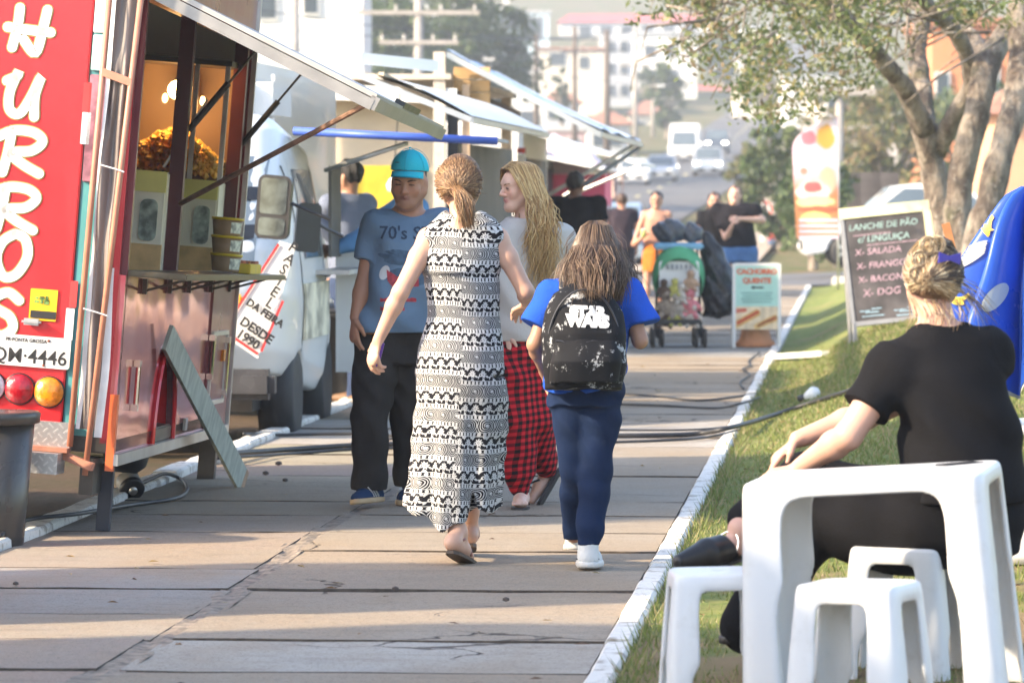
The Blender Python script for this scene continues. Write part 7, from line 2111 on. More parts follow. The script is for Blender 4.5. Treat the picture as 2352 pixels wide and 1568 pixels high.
    for k in range(2000):
        a = rr.uniform(0, 2 * pi); el = rr.uniform(-.35, 1.5)
        rt = V3(sin(a) * cos(el), max(-cos(a) * cos(el), -1.0), sin(el));
        if rt[1] > .8: continue
        q0 = P(rt[0] * .092, -.018 + rt[1] * .112, .036 + rt[2] * .106)
        m1 = lerp(q0, tie, .5); c0 = P(0, -.015, .03); m1 = c0 + nz(m1 - c0) * (.108 + .008 * rr.random()); m2 = lerp(m1, tie, .6) + V3(*[rr.gauss(0, .003) for _ in range(3)])
        cvs.append([q0, m1, m2, tie + V3(*[rr.gauss(0, .006) for _ in range(3)])])
    for k in range(700):
        e = J(1074 + rr.gauss(0, 9), 520 + rr.uniform(-34, 8), -.14 + rr.gauss(0, .012)); q = tie + V3(*[rr.gauss(0, .010) for _ in range(3)])
        md = lerp(q, e, .45) + V3(rr.gauss(.012, .012), -.03 + rr.gauss(0, .010), .0)
        cvs.append([q, lerp(q, md, .5) + V3(0, -.012, .004), md, lerp(md, e, .55), e])
    for k in range(40):
        a = rr.uniform(-1.2, 1.2); q0 = P(sin(a) * .09, -.02 - cos(a) * .10, rr.uniform(-.05, .06)); cvs.append([q0, q0 + V3(rr.gauss(0, .008), -.008, .004), q0 + V3(rr.gauss(0, .02), -.012, rr.uniform(-.03, .0))])
    strands('hair_strands', o, cvs, .0015, cols, m_hair, 4, 3)
    mb = MB(); mb.lathe([(.020, -.008), (.026, 0), (.020, .008)], 12, tie); mb.build('hair_tie', M('brown tie', (.10, .05, .03), .7), o, True)
    mb = MB(); mb.lathe([(.001, -.008), (.008, 0), (.001, .008)], 8, P(-.080, -.004, -.044)); mb.build('earring', m_white, t, True)
    # purple phone held in the left hand
    k = thing('phone', 'purple phone held in the hand of the woman in the dress', 'phone', p.b + Vector((0, 0, 0)), YAW)
    c = J(872, 812, .0); mb = MB(); mb.box((0, 0, 0), (.018, .06, .105), Matrix.Rotation(.25, 3, 'Y'), bev=.006); o = mb.build('case', M('purple case', (.13, .03, .28), .4), k); o.location = c
    mb = MB(); mb.box((.0, -.031, .028), (.012, .003, .02)); q = mb.build('camera_print', M('orange mark', (.6, .2, .08), .5), k); q.location = c
    return p
dress_woman()

# ------------------------------------------------------------------ girl with backpack
def girl():
    p = Person('girl in blue t-shirt with a black printed backpack walking away', *D(1350, 1309)); J = p.J; t = p.t
    j = dict(neck=J(1362, 650, .02), hip=J(1343, 860, .05), shL=J(1272, 672, .03), shR=J(1442, 672, .03), elL=J(1228, 790, .0), wrL=J(1250, 852, .14), elR=J(1470, 782, .0), wrR=J(1445, 700, .17),
             hpL=J(1312, 890, .05), knL=J(1322, 1080, .12), anL=J(1320, 1238, .36), hpR=J(1380, 890, .05), knR=J(1370, 1080, .06), anR=J(1352, 1245, .02))
    hc = J(1370, 583, .04); f = nz((.05, 1, -.12))
    S = SDF((-.4, -.3, -.02), (.42, .5, 1.45), .006)
    torso(S, j, .80, .82); P, fr = head(S, hc, f, (0, .12, 1), .94, True, j['neck'], .044)
    for q in 'LR': arm(S, j, q, .037, wr=.55); leg(S, j, q, .058)
    hand(S, j['wrL'], (.4, .3, -.8), (0, -1, 0), (1, 0, 0), .85, .7); hand(S, j['wrR'], (-.5, -.2, .8), (-.6, -.6, -.2), (0, .4, .8), .85, .9)
    sdfobj(S, 'body', m_skin, t, lambda V: skin_paint(V, hc, fr, .94, (.40, .215, .14)))
    S = SDF((-.42, -.3, .55), (.42, .45, 1.25), .006)
    torso(S, j, .90, .92, .012, tab=[(-.2, .172, .125), (.1, .170, .125), (.4, .16, .115), (.8, .168, .112), (.93, .14, .09), (1, .085, .07)], sh=.058)
    for q, sg in (('L', -1), ('R', 1)):
        e = lerp(j['sh' + q], j['el' + q], .66) + V3(sg * .020, 0, -.0); cuff_tube(S, j['sh' + q], e, .054, .074)
    S.wob(folds(.008, 20, .004, 36, .5, (.7, .2, .8))); S.cut(J(1320, 908), (.25, 0, -1))
    sdfobj(S, 'tshirt', cloth('royal blue jersey', (.018, .085, .46), .08), t)
    S = SDF((-.35, -.2, .05), (.35, .6, .85), .006)
    S.loft([(J(1346, 930, .05), .150, .118), (J(1345, 885, .05), .148, .115), (J(1345, 840, .05), .135, .105)], k=.02)
    for q in 'LR':
        a, b, c = j['hp' + q], j['kn' + q], j['an' + q]; S.chain([a, lerp(a, b, .4), b], [.086, .080, .062], .03); S.chain([b, lerp(b, c, .3), lerp(b, c, .8), c + V3(0, 0, -.01)], [.060, .060, .050, .047], .02)
    S.wob(folds(.006, 34, .004, 52, 1.5, (.6, .3, 1))); S.cutf(lambda x, y, z: J(1350, 1252)[2] - z)
    sdfobj(S, 'trousers', cloth('navy stretch denim', (.010, .022, .062), .15), t)
    wc, ws = cloth('white canvas', (.66, .66, .64)), M('white rubber', (.66, .64, .60), .5)
    lace_shoe(t, J(1349, 1304, -.02), J(1358, 1298, .24), (0, -.05, 1), wc, ws, .050, .105)
    o = lace_shoe(t, J(1322, 1262, .34), J(1320, 1262, .57), (0, .0, 1), wc, ws, .042, .085)
    mb = MB(); c = J(1350, 1302, -.012); mb.tube([c + V3(.047 * sin(a), .045 - .047 * cos(a), .032) for a in np.linspace(-1.3, 1.3, 9)], .003, 5); mb.build('shoe_line', m_ink, t)
    # backpack: a thing of its own, worn on the back
    k = thing('backpack', 'black backpack with white lettering worn by the girl in blue', 'backpack', p.b, YAW)
    m, nt, b = newmat('black printed nylon')
    n1 = noise(nt, 16, 5, rough=.75); n2 = noise(nt, 9, 2)
    nt.links.new(mixc(nt, n1.smooth(.56, .62) * n2.smooth(.45, .55), (.006, .0065, .009), (.40, .41, .42)), b.inputs['Base Color']); b.inputs['Roughness'].default_value = .75; b.inputs['Specular IOR Level'].default_value = .25
    S = SDF(J(1230, 905, -.36), J(1450, 630, .12), .005)
    bc = J(1341, 770, -.13); hw = 90 * W / 2352 / p.s; hh = (890 - 655) / 2 * W / 2352 / p.s
    S.loft([(bc + V3(0, 0, -hh), hw * .90, .095), (bc + V3(0, 0, -hh * .55), hw, .118), (bc + V3(0, 0, 0), hw * .99, .112), (bc + V3(0, .01, hh * .45), hw * .90, .098), (bc + V3(0, .03, hh * .80), hw * .66, .075), (bc + V3(0, .04, hh), hw * .36, .045)], k=0, p=2.8)
    S.D -= .008
    S.wob(folds(.004, 28, .003, 44, 2.2, (.5, .2, .9)))
    o, Pv, Qv = sdfobj(S, 'main_bag', m, k)
    S = SDF(J(1250, 900, -.42), J(1435, 770, .0), .005); S.loft([(bc + V3(.004, -.055, -hh * .88), hw * .80, .078), (bc + V3(.004, -.062, -hh * .5), hw * .84, .088), (bc + V3(.004, -.045, -hh * .12), hw * .78, .072)], k=0, p=3); S.D -= .006; S.wob(folds(.003, 30, .002, 50, 4.0))
    o2, Pf, Qf = sdfobj(S, 'front_pocket', m, k)
    mb = MB(); mb.tube([bc + V3(hw * .72 * s_, -.125 + .02 * abs(s_), -hh * .12 + .008 * sin(s_ * 5)) for s_ in np.linspace(-1, 1, 12)], .004, 6); mb.build('zip', M('zip', (.05, .05, .055), .35, metal=.5), k)
    mb = MB(); mb.tube([bc + V3(hw * .94 * cos(a), -.075 - .012 * sin(a), -hh * .35 + hh * 1.25 * sin(a)) for a in np.linspace(.05, pi - .05, 24)], .0045, 6); mb.build('zip', M('zip', (.05, .05, .055), .35, metal=.5), k)
    for sg in (-1, 1): mb = MB(); mb.tube([bc + V3(sg * hw * .5, .03, hh * .9), j['shL' if sg < 0 else 'shR'] + V3(-sg * .045, .01, .068), j['shL' if sg < 0 else 'shR'] + V3(-sg * .05, .13, -.02)], .022, 8, flat=.35); mb.build('strap', m_blackp, k, True)
    mb = MB(); mb.tube([bc + V3(-.03, .0, hh * 1.0), bc + V3(-.02, -.02, hh * 1.12), bc + V3(.02, -.02, hh * 1.12), bc + V3(.03, .0, hh * 1.0)], .008, 6); mb.build('grab_loop', m_blackp, k)
    bv = bvh_of(np.concatenate([Pv, Pf]), np.concatenate([Qv, Qf + len(Pv)])); u, v, w = Vector((1, 0, -.04)), Vector((0, 0, 1)), Vector((0, 1, 0)); wm = M('white print', (.78, .78, .78), .6, .03)
    for tx, yy, sz in (('STAR', 728, .062), ('WARS', 748, .062)):
        q = J(1352, yy + 3, -.4); q = V3(q[0], -.45, q[2]); proj_text('lettering', tx, sz, wm, k, bv, q, u, v, w, lift=.004, align='CENTER', bold=.005, spacing=.94)
    for (x0, x1, yy) in ((1309, 1330, 719), (1374, 1392, 727), (1375, 1393, 744)):
        q = J(x0, yy, -.4); e = (x1 - x0) * W / 2352 / p.s; vs, fs = fine_patch(bv, (q[0], -.45, q[2]), u, v, w, [(0, 0), (e, 0), (e, .010), (0, .010)], .004, 3); obj('lettering', vs, fs, wm, k)
    # long loose hair
    cols = [(.085, .05, .032), (.13, .08, .05), (.055, .032, .022), (.18, .115, .07), (.22, .15, .10)]
    S = SDF(hc - .2, hc + .2, .006); r_, f_, u_ = fr; R = np.array([r_, f_, u_]).T
    S.ell(P(0, -.014, .030), [.084, .098, .094], R, k=0); S.cone(P(0, -.05, .0), J(1372, 650, -.05), .085, .11, k=.04, sq=((0, 1, 0), .65)); S.cut(P(0, .05, .05), f_ - u_ * .5)
    o, _, _ = sdfobj(S, 'hair', M('dark hair base', (.06, .036, .025), .5, .3, 60, .5, stretch=(8, 8, 1)), t)
    rr = random.Random(8); cvs = []
    for i in range(3000):
        a = rr.uniform(-2.5, 2.5); q0 = P(sin(a) * .03 * rr.random(), rr.uniform(-.07, .05), .138 - rr.random() * .006)
        s1 = P(sin(a) * .105, -.014 - cos(a) * .122, .03); sp = a / 2.5
        e = J(1368 + 98 * sp + rr.gauss(0, 11), 666 + rr.uniform(-50, 18) + 34 * min(1, abs(sp) * 1.4), -.20 * cos(a * .8) + .02 + rr.gauss(0, .02)); 
        if e[1] < -.13 and e[2] < bc[2] + hh * .8: e[1] -= .06
        m1 = lerp(q0, s1, .5) + u_ * .030; m2 = lerp(s1, e, .45) + V3(rr.gauss(0, .010), rr.gauss(-.01, .010), 0) + V3(.02 * sin(i), 0, 0); m3 = lerp(m2, e, .55) + V3(.012 * sin(i * 2.1), -.008, 0)
        cvs.append([q0, m1, s1, m2, m3, e])
    for i in range(60):
        a = rr.uniform(-2, 2); q0 = P(sin(a) * .095, -.014 - cos(a) * .11, rr.uniform(-.02, .11)); cvs.append([q0, q0 + V3(sin(a) * .03, -.02, -.03), q0 + V3(sin(a) * .05 + rr.gauss(0, .02), -.02, -.08 - rr.random() * .05)])
    strands('hair_strands', o, cvs, .0016, cols, m_hair, 3, 5)
girl()

# ------------------------------------------------------------------ blonde woman
def mat_plaid():
    m, nt, b = newmat('red and black gingham'); at = nt.nodes.new('ShaderNodeAttribute'); at.attribute_name = 'puv'
    sep = nt.nodes.new('ShaderNodeSeparateXYZ'); nt.links.new(at.outputs['Vector'], sep.inputs[0])
    a = (E(nt, sep.outputs[0]) / .034).frac().lt(.5); c = (E(nt, sep.outputs[1]) / .034).frac().lt(.5)
    f = (a + c) * .5
    col = mixc(nt, f.gt(.25), (.58, .018, .03), (.20, .008, .014)); col = mixc(nt, f.gt(.75), col, (.012, .008, .010))
    nt.links.new(col, b.inputs['Base Color']); b.inputs['Roughness'].default_value = .85; b.inputs['Specular IOR Level'].default_value = .2
    return m
def blonde():
    p = Person('blonde woman in light grey top and red checked trousers looking aside', *D(1200, 1166)); J = p.J; t = p.t
    j = dict(neck=J(1212, 506, .02), hip=J(1200, 790, .04), shR=J(1166, 545, .0), shL=J(1290, 545, .06), elR=J(1158, 665, .05), wrR=J(1165, 760, -.06), elL=J(1318, 660, .10), wrL=J(1310, 760, .0),
             hpR=J(1182, 810, .0), knR=J(1192, 960, -.04), anR=J(1194, 1118, .02), hpL=J(1232, 810, .06), knL=J(1228, 965, .02), anL=J(1252, 1075, .26))
    hc = J(1196, 432, .0); f = nz((-.90, -.42, -.06))
    S = SDF((-.35, -.4, -.02), (.4, .5, 1.72), .005)
    torso(S, j, .84, .86); P, fr = head(S, hc, f, (-.05, 0, 1), .98, True, j['neck'], .045, .92)
    for q in 'LR': arm(S, j, q, .038, wr=.55); leg(S, j, q, .062, ank=.5)
    hand(S, j['wrR'], (0, -.1, -1), (.6, .3, 0), (.4, -.8, 0), .92, .5); hand(S, j['wrL'], (0, -.1, -1), (-.6, .3, 0), (-.4, -.8, 0), .92, .5)
    hl, to = J(1200, 1160, .06), J(1193, 1163, -.16)
    S.chain([j['anR'], hl + V3(0, 0, .04)], [.034, .034], .02); S.chain([hl + V3(0, 0, .03), lerp(hl, to, .6) + V3(0, 0, .028), to + V3(0, .02, .022)], [.032, .034, .026], .02)
    for k in range(5): S.cone(lerp(hl, to, .85) + V3(-.030 + .0155 * k, 0, .018), to + V3(-.030 + .015 * k, .002 * k * k - .012, .014), .010, .0085 + .003 * (k == 4), k=.004)
    h2, t2 = J(1266, 1072, .30), J(1222, 1146, .22)
    S.chain([j['anL'], h2 + V3(-.01, 0, -.005)], [.034, .032], .02); S.chain([h2, lerp(h2, t2, .6), t2], [.031, .033, .022], .02)
    sdfobj(S, 'body', m_skin, t, lambda V: skin_paint(V, hc, fr, .98, PALE, (.58, .22, .20), 0, .4))
    face_bits(t, P, (.22, .13, .06), .7, .55)
    ff = M('black flip-flop', (.025, .022, .022), .6)
    for (a, b, up) in ((hl, to, (0, 0, 1)), (h2, t2, (.86, .25, .42))):
        d = nz(b - a); up = nz(np.asarray(up) - d * (np.asarray(up) @ d)); sd = np.cross(d, up); L = np.linalg.norm(b - a); flat = up[2] > .9
        k = thing('flip_flop', '', 'x'); del k['label']; del k['category']; k.parent = t
        off = (-.004 if flat else .036); a2 = a + up * off - d * .02
        out = [a2 + d * (L + .05) * q + sd * s_ * (.034 + .010 * sin(q * 2.4)) * min(1, .45 + 5 * min(q, 1 - q)) for s_, qs in ((1, np.linspace(0, 1, 12)), (-1, np.linspace(1, 0, 12))) for q in qs]
        m = len(out); mb = MB(); e = up * (.014 if flat else .016); mb.add([o - (e if flat else -e) for o in out] + [o for o in out], [tuple(range(m - 1, -1, -1)), tuple(range(m, 2 * m))] + [(i, (i + 1) % m, m + (i + 1) % m, m + i) for i in range(m)]); mb.build('sole', ff, k)
        c = lerp(a, b, .72); sg = 1 if flat else -1
        for s_ in (-1, 1): mb = MB(); mb.tube([c + sg * up * .036 + d * .03, c + sd * s_ * .022 + sg * up * .048 - d * .005, c + sd * s_ * .040 + sg * up * .01 - d * .04], .0055, 6); mb.build('strap', ff, k, True)
    # top
    S = SDF((-.32, -.35, .7), (.42, .45, 1.5), .006)
    torso(S, j, .95, .98, .016, tab=[(-.02, .158, .128), (.1, .172, .135), (.35, .170, .130), (.8, .172, .118), (.93, .145, .095), (1, .09, .075)], sh=.06)
    for q in 'LR': cuff_tube(S, j['sh' + q], lerp(j['sh' + q], j['el' + q], .98), .066, .070)
    S.wob(folds(.010, 15, .005, 29, .2, (.5, .3, 1))); S.cut(J(1200, 782), (0, 0, -1)); S.ell(lerp(j['neck'], hc, .15), [.07, .075, .05], k=.01, op='sub')
    sdfobj(S, 'top', cloth('light grey jersey', (.50, .475, .45), .05), t)
    S = SDF((-.3, -.3, .05), (.4, .5, .95), .006)
    S.loft([(J(1205, 850, .03), .150, .125), (J(1202, 800, .03), .152, .122), (J(1202, 745, .03), .146, .116)], k=.02)
    for q in 'RL':
        a, b, c = j['hp' + q], j['kn' + q], j['an' + q]; S.chain([a, lerp(a, b, .4), b], [.100, .100, .088], .03); S.chain([b, lerp(b, c, .45), lerp(b, c, .78), lerp(b, c, .93), c], [.086, .082, .076, .054, .046], .015)
    S.wob(folds(.006, 26, .004, 44, .9, (.7, .3, .8)))
    def puv(V):
        ax = np.interp(V[:, 2], [0, .45, .9], [j['anR'][0], j['knR'][0], J(1205, 800)[0]]); a = np.arctan2(V[:, 0] - ax, -(V[:, 1] - .04))
        return np.stack([V[:, 0] * .75 + V[:, 1] * .6 + V[:, 2] * .04, V[:, 2] - .12 * V[:, 0], a * 0], 1)
    sdfobj(S, 'trousers', mat_plaid(), t, puv=puv)
    cols = [(.52, .32, .12), (.62, .42, .18), (.40, .23, .085), (.70, .51, .25), (.33, .18, .07)]
    S = SDF(hc - .2, hc + .2, .005); r_, f_, u_ = fr; R = np.array([r_, f_, u_]).T
    S.ell(P(0, -.022, .038), [.084, .100, .092], R, k=0); S.cut(P(0, .040, .05), f_ - u_ * .55); S.cut(P(0, 0, -.07), -u_)
    o, _, _ = sdfobj(S, 'hair', M('blonde hair base', (.42, .26, .10), .5, .3, 60, .5, stretch=(8, 8, 1)), t)
    rr = random.Random(21); cvs = []
    for i in range(2600):
        a = rr.uniform(-.2, pi + .2); tt = rr.uniform(.0, 1.0); side = rr.choice((-1, 1, 1))
        q0 = P(rr.gauss(0, .010), .092 - .16 * tt, .102 + .036 * min(1, tt * 3) - .02 * tt * tt)
        s1 = P(side * (.088 + rr.uniform(0, .012)), .064 - .140 * tt, .048 - .02 * rr.random())
        s2 = P(side * .092, .022 - .125 * tt, -.03 - .03 * rr.random())
        e = J(1232 + rr.gauss(0, 22) + 14 * tt, 625 + rr.uniform(-70, 45), -.09 + rr.gauss(0, .03)) if side > 0 or rr.random() < .5 else J(1262 + rr.gauss(0, 14), 600 + rr.uniform(-60, 50), .05)
        pts = [q0, lerp(q0, s1, .5) + u_ * .026, s1, s2]
        ph = rr.random() * 6.28; n = 9
        for q in range(1, n + 1): pts.append(lerp(s2, e, q / n) + V3(.011 * sin(ph + q * 1.5) + rr.gauss(0, .002), .009 * cos(ph + q * 1.5), 0) + V3(.025 * sin(pi * q / n), -.03 * sin(pi * q / n), 0))
        cvs.append(pts)
    strands('hair_strands', o, cvs, .0016, cols, m_hair, 3, 9)
blonde()
# ------------------------------------------------------------------ seated woman in black
def seated():
    p = Person('woman in black t-shirt sitting at the white table, seen from behind', D(2165, 0)[0], 0, d=8.8 * K); J = p.J; t = p.t
    j = dict(neck=J(2152, 752, .02), hip=J(2195, 1215, .02), shL=J(2056, 838, -.04), shR=J(2276, 815, .08), elL=J(1948, 1000, -.08), wrL=J(1836, 1072, .10), elR=J(1985, 955, .30), wrR=J(1832, 1008, .24),
             hpL=J(2110, 1225, -.04), hpR=J(2160, 1215, .14), knR=J(1850, 1110, .34), anR=J(1702, 1215, .02), knL=J(1880, 1190, .16), anL=J(1712, 1440, .10), waist=J(2212, 1010, .0))
    hc = J(2140, 648, .05); f = nz((-.22, .97, .0))
    S = SDF((-1.0, -.4, -.03), (.45, .7, 1.42), .0065)
    tab = [(0, .200, .17), (.15, .212, .175), (.35, .192, .150), (.55, .180, .135), (.78, .182, .122), (.92, .155, .10), (1, .080, .075)]
    torso(S, j, .94, 1.0, 0, tab=tab, sh=.062); P, fr = head(S, hc, f, (0, 0, 1), 1.0, True, j['neck'], .052, 1.05)
    for q in 'LR': arm(S, j, q, .054, wr=.52); leg(S, j, q, .092, ank=.40)
    hand(S, j['wrL'], (-1, .15, -.25), (0, .2, -1), (0, .9, .2), .98, .35); hand(S, j['wrR'], (-.75, -.1, -.65), (.3, 0, -1), (0, -.9, .1), .98, .35)
    hl, to = J(1722, 1240, .06), J(1572, 1286, -.12)
    S.chain([j['anR'], hl], [.040, .036], .02); S.chain([hl, lerp(hl, to, .6), to], [.036, .036, .022], .02)
    sdfobj(S, 'body', m_skin, t, lambda V: skin_paint(V, hc, fr, 1.0, (.60, .35, .26)))
    bl = cloth('black cotton', (.0085, .0085, .010), .2, .9)
    S = SDF((-.5, -.4, .35), (.45, .5, 1.15), .0065)
    torso(S, j, .95, 1.04, .014, tab=tab, sh=.066)
    for q in 'LR': cuff_tube(S, j['sh' + q], lerp(j['sh' + q], j['el' + q], .62), .076, .082, .05)
    S.wob(folds(.009, 16, .005, 29, .7, (.5, .3, 1))); S.cut(J(2180, 1150), (0, 0, -1)); S.ell(lerp(j['neck'], hc, .10), [.072, .078, .045], k=.01, op='sub')
    o, Pv, Qv = sdfobj(S, 'tshirt', bl, t)
    mb = MB(); c = J(2155, 1128, -.22); mb.tube([c, c + V3(.012, 0, .006), c + V3(.02, 0, -.004)], .0025, 5); mb.build('logo_print', M('grey print', (.3, .3, .3), .6), o)
    S = SDF((-1.0, -.35, .0), (.35, .65, .80), .0075)
    S.loft([(j['hip'] + V3(0, 0, -.09), .205, .19), (j['hip'] + V3(0, 0, .05), .225, .19), (J(2180, 1110), .215, .17)], k=.02)
    for q in 'LR':
        a, b, c = j['hp' + q], j['kn' + q], j['an' + q]; e = lerp(b, c, .86) if q == 'R' else c
        S.chain([a, lerp(a, b, .5), b], [.130, .125, .095], .05); S.chain([b, lerp(b, e, .5), e], [.092, .090, .088 if q == 'L' else .075], .03)
    S.wob(folds(.005, 22, .003, 41, 1.9, (.8, .3, .5)))
    sdfobj(S, 'trousers', cloth('black crepe', (.0075, .0075, .009), .2, .9), t)
    lt = M('black shoe leather', (.014, .013, .013), .35, .2, 30); d = nz(to - hl); up = nz(V3(.25, -.25, 1) - d * (V3(.25, -.25, 1) @ d)); sd = np.cross(d, up); L = np.linalg.norm(to - hl)
    S = SDF(np.minimum(hl, to) - .12, np.maximum(hl, to) + .12, .005); S.chain([lerp(hl, to, .25), lerp(hl, to, .65), lerp(hl, to, 1.06)], [.045, .048, .026], .01); S.cut(lerp(hl, to, .32), -nz(d - up * .5)); S.cut(hl - up * .045, -up)
    o, _, _ = sdfobj(S, 'mule_shoe', lt, t)
    S = SDF(np.minimum(hl, to) - .14, np.maximum(hl, to) + .14, .005); S.chain([hl - up * .042, lerp(hl, to, .65) - up * .042, lerp(hl, to, 1.06) - up * .03], [.036, .047, .030], .01, sq=(up, .22)); sdfobj(S, 'sole', M('worn sole', (.05, .042, .036), .6, .4, 20), o)
    mb = MB(); c = lerp(hl, to, .38); mb.tube([c + sd * .046 * cos(a) + up * (.048 * sin(a)) - d * .03 * sin(a) for a in np.linspace(.2, pi - .2, 14)], .0018, 5); mb.build('stud_trim', m_chrome, o)
    lace_shoe(t, J(1735, 1470, .12), J(1655, 1478, .08), (0, 0, 1), lt, lt, .042, .06)
    # hair swept up, blonde over dark roots
    S = SDF(hc - .2, hc + .2, .006); r_, f_, u_ = fr; R = np.array([r_, f_, u_]).T
    S.ell(P(0, -.016, .036), [.093, .112, .102], R, k=0); S.cut(P(0, .05, .05), f_ - u_ * .6); S.cut(P(0, -.02, -.085), -u_)
    o, _, _ = sdfobj(S, 'hair', M('dark blonde base', (.13, .085, .05), .5, .5, 30, .5), t)
    cols = [(.46, .33, .18), (.60, .47, .29), (.30, .20, .11), (.20, .125, .07), (.68, .56, .38)]; dark = [(.06, .04, .028), (.09, .06, .04)]
    rr = random.Random(31); cvs, dk = [], []
    knot = P(-.055, -.118, .012); topk = P(-.02, -.10, .125)
    for i in range(2000):
        a = rr.uniform(-1.9, 1.9); el = rr.uniform(-.75, 1.3); rt = V3(sin(a) * cos(el), -cos(a) * cos(el), sin(el))
        q0 = P(rt[0] * .096, -.016 + rt[1] * .115, .034 + rt[2] * .105); tg = knot if (el < .55 or rr.random() < .3) else topk
        c0 = P(0, -.01, .03); m1 = c0 + nz(lerp(q0, tg, .45) - c0) * (.116 + .010 * rr.random()); m2 = c0 + nz(lerp(q0, tg, .8) - c0) * (.122 + .012 * rr.random())
        (dk if (rt[0] > .45 and el > -.2 and rr.random() < .75) else cvs).append([q0, m1, m2, tg + V3(*[rr.gauss(0, .012) for _ in range(3)])])
    for cx, cz, n in ((-.075, .075, 60), (-.048, .118, 60), (-.02, .12, 60), (-.085, .03, 60)):     # loops of the bun
        for i in range(n):
            ph = rr.random() * 6.28; r0 = rr.uniform(.016, .030); c = P(cx, -.10, cz)
            cvs.append([c + r_ * (r0 * cos(ph + q)) + u_ * (r0 * sin(ph + q)) - f_ * (.012 + .006 * sin(q * 2 + i)) for q in np.linspace(0, 3.6, 8)])
    for i in range(60):        # loose wisps at neck and right side
        q0 = P(rr.uniform(-.09, .10), -.06 + rr.uniform(-.04, .04), -.05); e = q0 + V3(rr.gauss(.02, .03), -.03, -.07 - .05 * rr.random()); cvs.append([q0, lerp(q0, e, .5) + V3(.01, -.02, 0), e])
    for i in range(26):
        q0 = P(.085, -.02, .0 + rr.uniform(-.03, .02)); e = q0 + V3(.10 + rr.gauss(0, .02), .06, -.10 + rr.gauss(0, .02)); cvs.append([q0, lerp(q0, e, .5) + V3(.0, 0, .015), e])
    strands('hair_strands', o, cvs, .0016, cols, m_hair, 4, 2); strands('hair_strands', o, dk, .0018, dark, m_hair, 4, 2)
    bw = M('blue satin', (.035, .03, .26), .35)
    mb = MB(); c = P(.012, -.138, .078); mb.lathe([(.001, -.006), (.008, 0), (.001, .006)], 8, c)
    for s_ in (-1, 1): mb.prism([(0, -.006), (.034, -.020), (.036, .018), (0, .008)] if s_ > 0 else [(0, .008), (-.034, .020), (-.038, -.014), (0, -.006)], c, r_, u_, .010)
    mb.build('hair_bow', bw, o)
seated()

